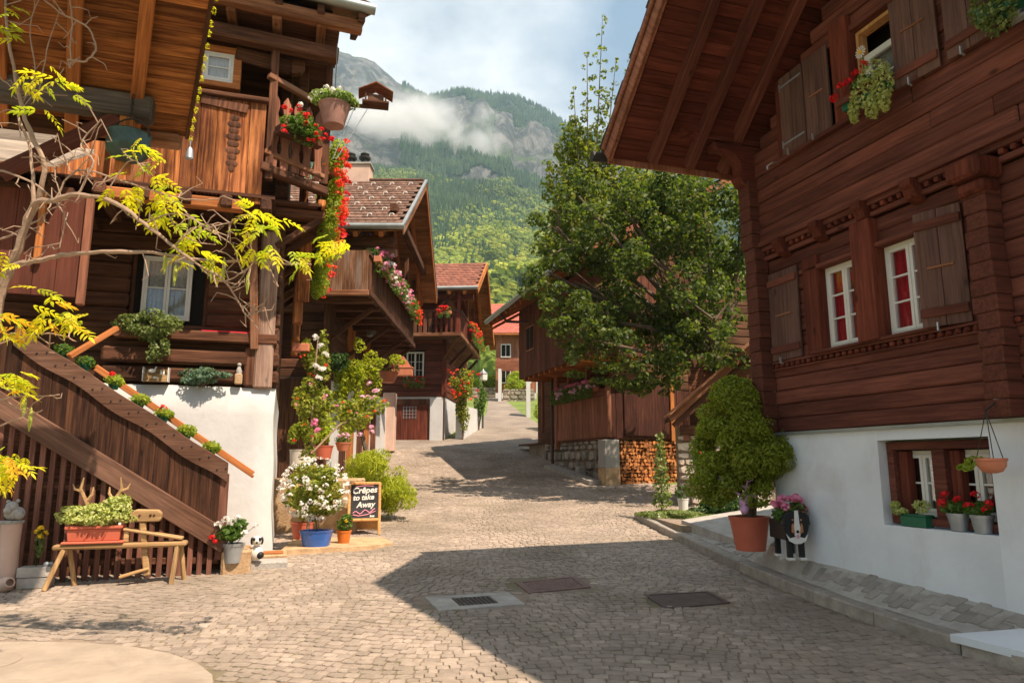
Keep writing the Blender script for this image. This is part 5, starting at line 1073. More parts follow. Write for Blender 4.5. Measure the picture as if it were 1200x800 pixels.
cl_ = ramp(t_, n_1.outputs['Fac'], [(.3, (.19, .155, .125)), (.7, (.31, .26, .21))]); mr_ = N(t_, 'ShaderNodeMapRange'); L(t_, v_.outputs['Distance'], mr_.inputs[0]); mr_.inputs[2].default_value = .07; mr_.inputs[3].default_value = .55; mr_.inputs[4].default_value = 1
hs_ = N(t_, 'ShaderNodeHueSaturation'); L(t_, mr_.outputs[0], hs_.inputs['Value']); L(t_, cl_, hs_.inputs['Color']); L(t_, hs_.outputs[0], b_.inputs['Base Color']); b_.inputs['Roughness'].default_value = .85; bump(t_, b_, v_.outputs['Distance'], .5, .02)
MT['asph'] = m_
strip('upper_road', xl, xr_, -.004, MT['asph'], [y for y in YF if y >= 31])
# pavement on the right: kerb line, wall line, heights
KP = [(5.0, 3.98), (5.55, 3.79), (6.3, 3.58), (7.5, 3.29), (9.03, 3.10), (10.1, 3.0), (12.28, 2.84), (15.26, 2.59)]
def kx(Y):
    if Y < 5: return 3.98 + (5 - Y) * .3
    for (a, b), (c, d) in zip(KP, KP[1:]):
        if Y <= c: return b + (d - b) * (Y - a) / (c - a)
    return 2.59
def wxx(Y): return 4.338 - .319 * (Y - 6) + .04 if Y < 9.4 else 3.29 + (Y - 9.4) * .55
def pz(Y, t): return (hz(Y) + .135) * (1 - t) + (.375 + .0594 * (Y - 6) if Y < 9.4 else .577 + .035 * (Y - 9.4)) * t
m = MB(); ys = [-2 + i * .5 for i in range(36)]; vs = []
for Y in ys:
    for i in range(5): t = i / 4; vs.append((kx(Y) + .18 + (wxx(Y) - kx(Y) - .18) * t, Y, pz(Y, t) - .015))
m.add(vs, [(j * 5 + i, j * 5 + i + 1, (j + 1) * 5 + i + 1, (j + 1) * 5 + i) for j in range(len(ys) - 1) for i in range(4)])
PV = m.build('pavement', MT['conc'], kind='structure')
for i in range(15):                                    # kerb stones
    a = 2.4 + i * .93; b = a + .92
    if a > 15: break
    pa, pb = Vector((kx(a) + .09, a, hz(a) + .0)), Vector((kx(b) + .09, b, hz(b) + .0)); barpiece('kerb_stone', MT['kerb'], PV, pa, pb, .19, .24, .015)
def stone_poly(parent, name, mat, c, w_, l_, h, n=6, mesh_cache=None, rot=0, nrm=None):
    pts = []
    for q in range(n):
        a = (q + .5) / n * 6.283; pts.append((math.copysign(abs(math.cos(a)) ** .22, math.cos(a)) * w_ / 2 * random.uniform(.94, 1.0), math.copysign(abs(math.sin(a)) ** .22, math.sin(a)) * l_ / 2 * random.uniform(.93, 1.0)))
    o = MB().add([(a, b, -h) for a, b in pts] + [(a, b, -.006) for a, b in pts] + [(a * .88, b * .86, 0) for a, b in pts], [tuple(range(2 * n, 3 * n))] + [(k + i, k + (i + 1) % n, k + n + (i + 1) % n, k + n + i) for k in (0, n) for i in range(n)])
    me = o.mesh(name, mat); ob = bpy.data.objects.new(name, me); ob.location = c; ob.rotation_euler = (0, 0, rot); return link(ob, parent)
pst = [stone_poly(None, 'paving_stone', MT['paving'], (0, 0, -50), .185, .118, .04, n=8) for _ in range(14)]
pm = [o.data for o in pst]
for o in pst: bpy.data.objects.remove(o)
cnt = 0; sI = .1
while sI < 5.6 and cnt < 300:                          # rows square to the wall, from the wall out to the kerb
    wpt = Vector((4.338 - .304 * sI, 6 + .953 * sI)) if sI < 3.5 else Vector((4.338 - .304 * 3.5 + (sI - 3.5) * .1, 6 + .953 * sI)); d = .06 + random.uniform(0, .1)
    while True:
        q = wpt - Vector((.953, .304)) * d
        if q.x < kx(q.y) + .26 or cnt >= 300: break
        lw = random.choice((.7, .85, 1.0, 1.15)); t = (q.x - kx(q.y) - .18) / max(.1, wxx(q.y) - kx(q.y) - .18)
        ob = bpy.data.objects.new('paving_stone', random.choice(pm)); ob.location = (q.x, q.y, pz(q.y, max(0, min(1.1, t))) + random.uniform(-.002, .001)); gx = (pz(q.y, 1) - pz(q.y, 0)) / (wxx(q.y) - kx(q.y) - .18); tt = lambda yy: (q.x - kx(yy) - .18) / max(.1, wxx(yy) - kx(yy) - .18); gy = (pz(q.y + .05, tt(q.y + .05)) - pz(q.y - .05, tt(q.y - .05))) / .1; nn_ = Vector((-gx, -gy, 1)).normalized(); xx = Vector((.953, .304, 0)); xx = (xx - nn_ * xx.dot(nn_)).normalized(); ob.rotation_euler = Matrix((xx, nn_.cross(xx), nn_)).transposed().to_euler(); ob.scale = (lw, random.uniform(.97, 1.08), 1); link(ob, PV); cnt += 1; d += .18 * lw
    sI += .114
# white painted step at the wall
def on_pave(px, py):
    z = .25
    for _ in range(12): q = atZ(px, py, z); z = pz(q.y, max(0, min(1, (q.x - kx(q.y)) / (wxx(q.y) - kx(q.y))))) + .012
    return Vector((q.x, q.y, z))
v3 = [on_pave(1112, 730), on_pave(1205, 721), on_pave(1205, 765)]; v3 = [v3[0], v3[1], v3[2] + (v3[2] - v3[0]) * .5, v3[2] + (v3[2] - v3[0]) * .0]; v3 = [v3[0], v3[3], v3[2], v3[1]]
wb = MB().add([tuple(p) for p in v3] + [tuple(p - Vector((0, 0, .06))) for p in v3], [(0, 1, 2, 3), (7, 6, 5, 4), (0, 4, 5, 1), (1, 5, 6, 2), (2, 6, 7, 3), (3, 7, 4, 0)]).build('painted_step', MT['plaster'], None)
tag(wb, 'low white painted step on the pavement at the bottom right corner', 'step')
# concrete slab bottom left
m = MB(); pts = []
for i in range(28): a = i / 28 * 6.283; pts.append((-4.1 + 2.15 * math.cos(a) * (1 if math.cos(a) > 0 else 1.8), 4.7 + 1.72 * math.sin(a)))
m.prism(pts, -.1, .10, 'Z'); CS = m.build('concrete_slab', MT['slab'], kind='structure')
MB().lathe([(.30, .1), (.30, .106), (.02, .106)], 24, (-4.1, 5.75, 0)).build('manhole_cover', MT['slab'], CS)
# cobbles: rows with shallow arcs; nearest ones as objects, the rest joined
rects = [((-.44, 8.0), (.62, .36), -.1), ((.48, 8.88), (.50, .45), .15), ((1.91, 8.1), (.45, .36), -.1)]
def blocked(x, Y):
    if Y < 15.3 and x > kx(Y) - .05: return True
    if ((x + 4.1) / (2.2 if x > -4.1 else 3.9)) ** 2 + ((Y - 4.7) / 1.78) ** 2 < 1: return True
    for (cx, cy), (a, b), _ in rects:
        if abs(x - cx) < a and abs(Y - cy) < b: return True
    return False
cob = []; Y = 4.3; r = 0
while Y < 31:
    x = xl(Y) + .1 + random.uniform(0, .1); w0 = .102 if Y < 20 else .14
    while x < xr_(Y) - .05:
        w_ = w0 * random.choice((.8, .95, 1.1, 1.3, 1.6)) * random.uniform(.92, 1.08); yy = Y + .16 * math.sin((x + .6 * math.sin(Y * .5)) * 2.1) + random.uniform(-.012, .012)
        fy = yy
        if not blocked(x + w_ / 2, fy): cob.append((x + w_ / 2, fy, w_ - .008, w0 * 1.02 * random.uniform(.9, 1.0) - .007 if Y < 20 else .125, .335 * math.cos((x + .6 * math.sin(Y * .5)) * 2.1)))
        x += w_
    Y += w0 * 1.02; r += 1
def slope_at(Y): return (hz(Y + .1) - hz(Y - .1)) / .2
def cob_geom(w_, l_, ang_):
    n = 6; pts = []
    for q in range(n):
        a = (q + .5) / n * 6.283 + random.uniform(-.12, .12); pts.append((max(-1, min(1, math.cos(a) * 1.45)) * w_ / 2, max(-1, min(1, math.sin(a) * 1.5)) * l_ / 2))
    c, s = math.cos(ang_ * .6), math.sin(ang_ * .6); pts = [(a * c - b * s, a * s + b * c) for a, b in pts]; h = random.uniform(.001, .007)
    tl = (random.uniform(-.03, .03), random.uniform(-.03, .03))
    return [(a, b, -.03) for a, b in pts] + [(a, b, h - .005 + a * tl[0]) for a, b in pts] + [(a * .92, b * .91, h + a * tl[0] + b * tl[1]) for a, b in pts], [tuple(range(12, 18))] + [(k + i, k + (i + 1) % 6, k + 6 + (i + 1) % 6, k + 6 + i) for k in (0, 6) for i in range(6)]
inview = lambda x, y: abs(x) < .74 * y + .1
near = sorted([c for c in cob if inview(c[0], c[1])], key=lambda c: c[0] ** 2 + c[1] ** 2)[:300]; ns = set(near)
for c in near:
    v, f = cob_geom(c[2], c[3], c[4]); o = MB().add(v, f).build('cobble', MT['cob'], SB, loc=(c[0], c[1], hz(c[1])))
rest = MB()
for c in cob:
    if c in ns or not abs(c[0]) < .80 * c[1] + .8: continue
    v, f = cob_geom(c[2], c[3], c[4]); z = hz(c[1]); sl_ = slope_at(c[1]); rest.add([(a + c[0], b + c[1], q + z + b * sl_) for a, b, q in v], f)
me = bpy.data.meshes.new('cobble_paving'); me.from_pydata(rest.v, [], rest.f); me.materials.append(MT['cob']); o = bpy.data.objects.new('cobble_paving', me); o['kind'] = 'stuff'; link(o, SB)
# grass tufts in the joints
tp = [(c[0] + c[2] / 2, c[1] + c[3] / 2, hz(c[1]) - .008) for c in cob if c[1] < 20 and mnoise.noise(Vector((c[0] * .8, c[1] * .8, 5))) > -.12 and random.random() < .6 and c[0] < 3]
P_ = np.repeat(np.array(tp), 7, axis=0); P_ = P_ + rng.normal(size=P_.shape) * np.array([.02, .02, .004]); Nn_ = rng.normal(size=P_.shape) * np.array([1, 1, .3])
o = bpy.data.objects.new('joint_grass', leaves_mesh('joint_grass', MT['jointgrass'], P_, Nn_, .026, aspect=.35)); o['kind'] = 'stuff'; link(o)
# drain covers
def cover(lb, nm, P4, frame, inner, bars, mat_f, mat_b, cat='drain cover', disc=False, plate=False):
    P4 = [Vector((p[0], p[1], hz(p[1]) + .004)) for p in P4]; c = sum(P4, Vector()) / 4; t = thing(nm, lb, cat, c)
    q = [p - c for p in P4]
    def uv(u, v): return q[0].lerp(q[1], u).lerp(q[3].lerp(q[2], u), v)
    m = MB(); a, b = inner
    def quad(u0, u1, v0, v1, z0, z1, mm, n=1):
        vs = []
        for zz in (z0, z1):
            for uu, vv in ((u0, v0), (u1, v0), (u1, v1), (u0, v1)): p = uv(uu, vv); vs.append((p.x, p.y, p.z + zz))
        mm.add(vs, [(3, 2, 1, 0), (4, 5, 6, 7), (0, 1, 5, 4), (1, 2, 6, 5), (2, 3, 7, 6), (3, 0, 4, 7)])
    quad(0, 1, 0, b, -.05, .004, m); quad(0, 1, 1 - b, 1, -.05, .004, m); quad(0, a, b, 1 - b, -.05, .004, m); quad(1 - a, 1, b, 1 - b, -.05, .004, m); m.build('frame', mat_f, t)
    if plate: m = MB(); quad(a + .01, 1 - a - .01, b + .01, 1 - b - .01, -.03, -.002, m); m.build('plate', mat_b, t)
    m = MB(); quad(a, 1 - a, b, 1 - b, -.05, -.03, m); m.build('pit', MT['black'], t)
    for i in range(bars):
        m = MB(); k = (1 - 2 * a) / bars; u0 = a + i * k; e = math.sqrt(max(.02, 1 - ((u0 + k / 2 - .5) / (.5 - a)) ** 2)) * (.5 - b) if disc else .5 - b; quad(u0 + k * .22, u0 + k * .78, .5 - e, .5 + e, -.03, .003 if disc else -.001, m); m.build('bar', mat_b, t)
    return t
cover('pale concrete gully with a dark slotted grate, nearest the tip of the roof shadow', 'drain_grate', [(-.96, 8.18), (-.05, 8.45), (.14, 7.84), (-.74, 7.54)], 0, (.27, .2), 9, MT['conc'], MT['iron'])
cover('brown ribbed manhole cover in a square frame in mid street', 'manhole_cover', [(.03, 9.03), (.82, 9.43), (.93, 8.73), (.19, 8.4)], 0, (.1, .1), 16, MT['rust'], MT['rust'], 'manhole cover', disc=True, plate=True)
cover('dark square manhole cover in the shade, nearest the right kerb', 'manhole_cover', [(1.48, 8.31), (2.25, 8.49), (2.33, 7.92), (1.58, 7.65)], 0, (.06, .06), 0, MT['rust2'], MT['rust2'], 'manhole cover', plate=True)
# steps by the white corner
t = thing('doorstep', 'rough sandstone block beside the foot of the wooden stair', 'step', lp(.42, .25, .18), FZ); MB().box((0, 0, .14), (.36, .62, .34)).build('block', MT['step'], t, bev=.03)
t = thing('doorstep', 'two low flagstones with a reddish wooden tread at the white wall corner', 'step', lp(.80, .38, .16), FZ); MB().box((.02, 0, .06), (.50, .34, .16)).build('slab', MT['granite'], t, bev=.025); MB().box((.0, .5, .1), (.52, .55, .16)).build('slab', MT['step'], t, bev=.02); MB().box((-.02, .38, .19), (.46, .26, .02)).build('wooden_tread', MT['orangex'], t)
MB().prism([(-3.45, 10.95), (-2.2, 11.5), (-1.95, 12.0), (-2.3, 12.9), (-2.8, 13.6), (-3.9, 13.4)], .1, .33, 'Z').build('planting_kerb', MT['step'], kind='structure')
# ivy bed and ramp at far right of pavement
MB().prism([(2.75, 15.1), (2.9, 12.6), (3.6, 12.0), (5.4, 13.0), (5.6, 17), (3.4, 17.3)], .3, .55, 'Z').build('planting_bed', MT['joint'], kind='structure')
MB().add([(3.3, 10.9, .5), (5.6, 11.6, .6), (5.8, 13.4, 1.0), (3.0, 12.9, .62), (3.3, 10.9, .1), (5.6, 11.6, .1), (5.8, 13.4, .1), (3.0, 12.9, .1)], [(0, 1, 2, 3), (7, 6, 5, 4), (0, 4, 5, 1), (1, 5, 6, 2), (2, 6, 7, 3), (3, 7, 4, 0)]).build('concrete_ramp', MT['conc'], kind='structure')
# ================================================================== TREES
def tree_limbs(name, base, parent, tips, r0, r1, mat, seed=1):
    m = MB(); rs = random.Random(seed); base = Vector(base); m.tube([base, base + Vector((.05, .0, 1.0)), tips[0]], [r0, r0 * .85, r1], 10)
    for a, b, ra, rb in tips[1]:
        a = Vector(a); b = Vector(b); mid = (a + b) / 2 + Vector((rs.uniform(-.2, .2), rs.uniform(-.2, .2), rs.uniform(-.1, .25))); m.tube([a, mid, b], [ra, (ra + rb) / 2, rb], 7)
    return m.build('trunk', mat, parent, smooth=True)
TB = Vector((5.3, 18.6, .5))
T1 = thing('maple_tree', 'big spreading maple with dark green crown between barn and right chalet', 'tree', TB)
def tl(*p): return Vector(p) - TB
fork = Vector((.15, .2, 4.2)); limbs = []
ends = [(-3.6, .2, 6.0), (-3.2, -.8, 4.2), (-2.2, .4, 8.2), (-1.5, -1.2, 6.2), (-.6, .8, 9.0), (.9, -.6, 8.2), (1.6, .9, 6.5), (-2.8, 1.4, 7.2), (-4.3, 0, 6.2), (-4.2, .3, 7.6), (-3.9, -.3, 5.0), (-3.4, .6, 8.6), (-.4, -1.8, 4.6), (-1.9, -.9, 3.6), (-.2, .2, 10.2)]
for e in ends:
    s = fork.lerp(Vector((0, 0, 3.0)), random.uniform(0, .6)); limbs.append((s, e, .10, .03))
    for _ in range(5):
        q = s.lerp(Vector(e), random.uniform(.35, .95)); limbs.append((q, q + Vector((random.uniform(-1.1, .7), random.uniform(-.9, .9), random.uniform(-.5, .9))), .035, .01))
tree_limbs('trunk', (0, 0, -.3), T1, (fork, limbs), .26, .17, MT['bark'])
cl = []
for e in ends: cl += sub_clumps((e[0] * .95, e[1], e[2] - .05), (1.35, 1.25, 1.0), 13, .21)
cl += sub_clumps((-1.0, 0, 6.4), (2.8, 2.0, 3.0), 80, .18) + sub_clumps((-3.3, -.3, 4.6), (1.2, 1.0, .9), 16, .3) + sub_clumps((-2.6, -.6, 3.3), (1.5, .9, .45), 14, .28) + sub_clumps((-.6, -1.2, 3.6), (1.8, .8, .6), 14, .28)
foliage('crown', MT['maple'], cl, 58, .115, T1, aspect=.8)
T2 = thing('maple_tree', 'sunlit yellow-green young maple with tall loose shoots, left of the dark maple', 'tree', (2.9, 24.8, 1.2))
sh_ = []
tops = [(706, 22, 23.5), (688, 62, 23.5), (672, 105, 23.7), (722, 70, 24.0), (660, 150, 24.2), (640, 190, 24.2), (742, 60, 24.4)]
m = MB(); m.tube([(0, 0, -.3), (.2, 0, 3.5), (.3, 0, 8.0)], [.16, .12, .07], 8); scl_ = []
B0 = Vector((2.9, 24.8, 1.2))
for px, py, Y in tops:
    tip = atY(px, py, Y) - B0; st = Vector((.2 + tip.x * .2, 0, 7.5)); bend = st.lerp(tip, .5) + Vector((-.15, 0, .0)); m.tube([st, bend, tip], [.05, .03, .008], 5)
    for i in range(15):
        f = i / 14; p = (bend.lerp(tip, (f - .4) / .6) if f > .4 else st.lerp(bend, f / .4)); rr = .34 * (1 - f) + .09; [scl_.append((p.x + rng.uniform(-1, 1) * rr * 1.3, p.y + rng.uniform(-.2, .2), p.z + rng.uniform(-.2, .2), rr * .6, rr * .6, rr * .5)) for _k in range(3)]
m.build('trunk', MT['bark'], T2, smooth=True)
cl = sub_clumps((0.6, 0, 8.6), (2.6, 1.6, 3.0), 90, .17) + sub_clumps((-.5, -.2, 7.4), (1.5, 1.2, 1.5), 30, .22) + sub_clumps((2.6, -.3, 9.0), (2.2, 1.3, 2.8), 50, .2) + sub_clumps((-.3, 0, 10.4), (1.5, 1.1, 3.0), 50, .17)
foliage('crown', MT['limemaple'], cl, 60, .14, T2, aspect=.8); foliage('shoot_leaves', MT['limemaple'], scl_, 60, .12, T2, aspect=.8)
# far bushes by the upper lane
def bush(name, lb, loc, clumps, mat, per=75, size=.08, trunk=True, group=None, cat='bush'):
    t = thing(name, lb, cat, loc, 0, group); foliage('foliage', MT[mat], clumps, per, size, t)
    if trunk:
        m = MB()
        for c in clumps[:7]: m.tube([(0, 0, -.1), (c[0] * .5, c[1] * .5, c[2] * .5), (c[0], c[1], c[2])], [.03, .02, .008], 5)
        m.build('stem', MT['bark'], t)
    return t
bush('clipped_bush', 'round clipped yellow-green bush on the low wall at the upper bend', (.15, 58.9, 6.9), sub_clumps((0, 0, 1.2), (1.05, .6, .8), 18, .35), 'lime', 75, .16)
bush('clipped_bush', 'smaller bush behind the clipped one, touching the distant white wall', (.3, 60.2, 7.4), sub_clumps((0, 0, 1.5), (.9, .6, .7), 14, .4), 'lime', 75, .16)
bush('garden_bush', 'bright bush under the overhanging barn box beside the trough', (2.3, 37.5, 3.4), sub_clumps((0, 0, .9), (1.3, 1.0, 1.2), 20, .35), 'lime', 75, .14)
bush('garden_bush', 'bush over the low wall on the left of the upper bend', (-2.6, 63.5, 8.2), sub_clumps((0, 0, .6), (1.7, .8, .9), 16, .4), 'lime', 75, .18)
# ================================================================== LEFT SIDE PLANTS AND POTS
g0 = lambda px, py: (lambda p: Vector((p[0], p[1], hz(p[1]))))(gnd(px, py))
def gnd(px, py):
    r = ray(px, py); t = 2.0
    while t < 200 and EYE + t * r.z > hz(t * r.y): t += .01
    return Vector((t * r.x, t * r.y, hz(t * r.y)))
# trellis shrub (citrus like climber) right of the white corner
p = Vector((-3.42, 12.2, .3))
t = thing('climbing_shrub', 'tall climbing shrub with red, pink and orange blooms against the white corner', 'climbing plant', p)
m = MB(); m.tube([(0, 0, 0), (.02, .05, 1.2), (-.05, .1, 2.4), (.0, .1, 3.5)], [.03, .03, .02, .01], 6); m.tube([(.02, .05, 1.5), (.4, .2, 1.95), (.95, .4, 2.25)], [.02, .015, .01], 5); m.build('stem', MT['vine'], t)
cl = sub_clumps((.0, .1, 2.25), (.40, .3, .62), 22, .3) + sub_clumps((0, .1, 3.1), (.3, .25, .6), 14, .34) + sub_clumps((.75, .3, 2.2), (.55, .22, .3), 14, .34) + sub_clumps((-.1, .1, 1.45), (.2, .2, .3), 4, .4)
foliage('foliage', MT['climber'], cl, 75, .075, t, aspect=.75)
for i in range(22):
    c = random.choice(cl); flower_head(t, (c[0] + rng.uniform(-.1, .1), c[1] - .2, c[2] + rng.uniform(-.1, .1)), MT[random.choice(['orangered', 'orangered', 'red', 'pink'])], rng.uniform(.025, .045), 14)
for q in ((.02, -.15, 3.45), (.12, -.15, 3.3), (.2, -.1, 3.15), (.05, -.15, 2.95), (.1, -.1, 2.75), (.16, -.1, 2.9)): flower_head(t, q, MT['whitep'], .075, 20)
for q in ((.1, -.2, 2.0), (.15, -.2, 1.85), (.08, -.2, 1.95)): flower_head(t, q, MT['pink'], .07, 20)
piece('wall_box', MT['terra'], t, (-.28, .1, 3.3), (.3, .2, .14), .01)
# second climber up to the tiled chalet balcony
t = thing('climbing_shrub', 'yellow-green rambling shrub rising before the white walls below the flower balcony', 'climbing plant', (-4.35, 19.0, .75))
m = MB(); m.tube([(.1, 0, 0), (.5, .2, 1.0), (.15, .2, 2.2), (.2, .1, 3.6)], [.09, .08, .04, .02], 7); m.tube([(-.5, .1, .5), (.0, .1, .6), (.55, .2, .9)], [.03, .05, .04], 6)
m.build('stem', MT['bark'], t)
cl = sub_clumps((.2, .1, 2.5), (.85, .5, 1.15), 36, .22) + sub_clumps((.1, .1, 3.6), (.75, .35, .8), 16, .24) + sub_clumps((-.9, 0, 2.6), (.8, .3, .4), 14, .3) + sub_clumps((1.0, 0, 3.6), (.5, .3, .3), 6, .3)
foliage('foliage', MT['limebush'], cl, 75, .085, t, aspect=.7)
for i in range(10): flower_head(t, (rng.uniform(.3, .8), -.3, rng.uniform(1.6, 3.2)), MT['pinkpale'], .08)
# big feathery bush
P0 = Vector((-2.95, 15.2, .42))
t = thing('feathery_bush', 'wide feathery yellow-green bush drooping behind the chalkboard sign', 'bush', P0)
cl = sub_clumps((0, 0, .85), (.95, .8, .75), 40, .3) + sub_clumps((.55, -.2, .5), (.55, .6, .5), 16, .35)
foliage('foliage', MT['limebush'], cl, 75, .10, t, aspect=.22, droop=.5); m = MB()
for a in range(9): m.tube([(0, 0, 0), (.3 * math.cos(a), .3 * math.sin(a), .6), (.6 * math.cos(a), .6 * math.sin(a), 1.0)], [.02, .015, .006], 5)
m.build('stem', MT['bark'], t)
# potted plants around the blue pot
pb = gnd(370, 644)
potted('oleander_pot', 'big white-flowering shrub in a glossy blue pot', pb, (.19, .26, .30), MT['bluepot'], sub_clumps((-.06, 0, .92), (.54, .45, .5), 34, .28), [], per=75, size=.085, fmat=MT['climber'], tray=MT['bluepot'])
T_ = bpy.data.objects[[o.name for o in bpy.data.objects if o.name.startswith('oleander_pot')][-1]]
for i in range(130):
    d = Vector(rng.normal(size=3)).normalized(); d.y = -abs(d.y) if random.random() < .8 else d.y; flower_head(T_, (d.x * .54 - .06, d.y * .46, .94 + d.z * .48), MT['whitep'], rng.uniform(.035, .065), 12)
potted('orange_pot', 'small orange glazed pot with green plant, right behind the blue pot', pb + Vector((.34, .40, .02)), (.08, .12, .24), MT['orangepot'], [(0, 0, .33, .13, .12, .12), (.05, -.03, .42, .09, .08, .08)], [(.05, -.1, .4, .04, MT['yellowp'])], per=-160, size=.06, tray=MT['white'])
potted('golden_conifer_pot', 'golden dwarf conifer in a terracotta pot on the raised ledge behind the white flowers', atY(378, 538, 13.6), (.14, .19, .26), MT['terrared'], sub_clumps((0, 0, .48), (.27, .25, .26), 14, .45) + [(0, 0, .75, .14, .14, .16)], [], per=75, size=.05, fmat=MT['conifer'])
tag(MB().bb(-1.1, .75, -.4, .5, 0, 1.0).build('raised_ledge', MT['step'], loc=(-3.65, 13.8, .32), bev=.03), 'raised stone ledge carrying pots between white corner and feathery bush', 'ledge')
potted('cream_pot', 'tall cream planter with dark conifer left of the golden one', atY(350, 548, 13.5), (.16, .18, .34), MT['creampot'], sub_clumps((0, 0, .62), (.22, .2, .3), 10, .45), [(-.05, -.2, .5, .04, MT['red'])], per=75, size=.05, fmat=MT['thuja'])
potted('pink_flower_bowl', 'shallow terracotta bowl of pink flowers just right of the golden conifer', atY(402, 528, 13.7), (.1, .15, .16), MT['terra'], [(0, 0, .22, .17, .15, .08)], [(rng.uniform(-.13, .13), -.08, rng.uniform(.22, .32), .04, MT['pinkpale']) for _ in range(8)], per=-160, size=.05)
potted('terracotta_pot', 'terracotta pot of lime foliage on the ground at the foot of the climbing shrub', Vector((-3.62, 12.6, .3)), (.14, .19, .3), MT['terrared'], sub_clumps((0, 0, .6), (.25, .22, .3), 9, .45), [], per=75, size=.06, fmat=MT['lime'])
potted('pillar_flowers', 'clay bowl of pink and red blooms on the pinkish pillar below the balcony', Vector((-4.9, 27.8, 4.75)), (.25, .42, .4), MT['terra'], [(0, 0, .55, .5, .4, .22)], [(rng.uniform(-.4, .4), -.25, rng.uniform(.5, .8), .09, MT['pink'] if i % 3 else MT['red']) for i in range(12)], per=-220, size=.12)
t = thing('wall_planter', 'small clay shrine-shaped planter hanging before the barred window', 'planter', atY(470, 440, 29.0)); planter_box(1.0, .4, .35, t, MT['terra']); MB().prism([(-.4, .35), (.4, .35), (.25, .6), (0, .9), (-.25, .6)], -.08, .08, 'Y').build('back_plate', MT['terra'], t)
bush('fern_clump', 'dark ferny plant hanging on the wall of the tiled chalet, above white wall', (-4.6, 18.6, 4.15), sub_clumps((0, 0, .1), (.6, .3, .3), 12, .4), 'darkleaf', 75, .09)
# roses by the third chalet
t = thing('rose_bush', 'tall rose bush with orange and red blooms at the corner of the third left chalet', 'rose bush', (-2.35, 33.9, 2.75))
m = MB().tube([(0, 0, -.1), (.05, 0, 1.2), (0, 0, 2.8)], [.05, .04, .02], 6); m.build('stem', MT['bark'], t); cl = sub_clumps((0, 0, 2.6), (.75, .6, .8), 18, .4) + sub_clumps((.05, 0, 1.3), (.35, .3, .9), 10, .5)
foliage('foliage', MT['climber'], cl, 75, .13, t, aspect=.7)
for i in range(26): flower_head(t, (rng.uniform(-.7, .8), -.5, rng.uniform(1.8, 3.3)), MT[random.choice(['orangered', 'red', 'orangered'])], .1, 14)
tag(MB().add([(-.15, -.1, -.5), (.25, -.1, -.5), (.9, 4.5, -.2), (.5, 4.5, -.2), (-.15, -.1, 1.5), (.25, -.1, 1.5), (.9, 4.5, 1.6), (.5, 4.5, 1.6)], [(3, 2, 1, 0), (4, 5, 6, 7), (0, 1, 5, 4), (1, 2, 6, 5), (2, 3, 7, 6), (3, 0, 4, 7)]).build('garden_wall', MT['plaster2'], loc=(-2.55, 34.2, 2.85)), 'white garden wall leading up the lane from the rose bush', 'wall')
bush('creeper', 'green creeper with red blooms on a post beyond the rose bush', (-1.75, 37.6, 3.4), sub_clumps((0, 0, 1.4), (.4, .4, 1.2), 12, .4), 'leafgreen', 75, .12)
# ------------------------------------------------ gallery flowers of the left chalet
t = thing('gallery_flowers', 'tall hanging curtain of orange red blooms and lime trailing leaves on the left chalet gallery', 'flower box', (0, 0, 0))
for i in range(6): a = LM @ Vector((GX + .14, 1.35 + i * .85, 6.45)); barpiece('trough', MT['terra'], t, a, LM @ Vector((GX + .14, 2.15 + i * .85, 6.45)), .18, .16)
cl = []
for i in range(30):
    y = 1.3 + i * .165
    for z in (6.85, 6.5, 6.15, 5.8, 5.5): 
        q = LM @ Vector((GX + .18 + rng.uniform(-.08, .10), y, z - (0 if y > 2 else 0) + rng.uniform(-.1, .1))); cl.append((*q, .13, .13, .2))
foliage('foliage', MT['lime'], cl, 75, .06, t)
for i in range(300):
    y = 1.15 + 5 * rng.random() ** 1.6; z = 7.0 - 1.65 * rng.random(); q = LM @ Vector((GX + .37 + rng.uniform(-.13, .08), y, z)); flower_head(t, q, MT['orangered' if rng.random() < .6 else 'red'], rng.uniform(.045, .075), 14)
q0 = LM @ Vector((.92, .62, 6.62)); t = thing('balcony_geraniums', 'red geraniums behind the slatted corner balustrade of the left chalet', 'flower box', q0, FZ + R(29))
piece('trough', MT['dark'], t, (0, 0, 0), (.75, .16, .14), .01); foliage('foliage', MT['leafgreen'], sub_clumps((0, -.08, .15), (.45, .16, .28), 14, .45), 75, .06, t)
for i in range(20): flower_head(t, (rng.uniform(-.4, .45), -.22, rng.uniform(-.12, .42)), MT['red'], rng.uniform(.035, .055))
# hanging clay pot with white geraniums
q0 = atY(391, 148, 9.9); t = thing('hanging_pot', 'big clay pot of white geraniums hanging under the left chalet eave', 'hanging pot', q0)
pot_mb(.15, .235, .33, .02).build('pot', MT['clay'], t, smooth=True); foliage('foliage', MT['leafgreen2'], sub_clumps((-.03, 0, .42), (.36, .28, .16), 16, .42), 75, .055, t)
for q in ((-.1, -.15, .55), (-.2, -.1, .5), (.0, -.2, .48), (-.33, -.1, .4), (-.5, -.05, .32), (.12, -.2, .5), (.05, -.25, .42), (-.25, -.2, .42)): flower_head(t, q, MT['whitep'], .05)
MB().tube([(0, 0, .3), (0, 0, 1.35)], .008, 5).build('chain', MT['iron'], t)
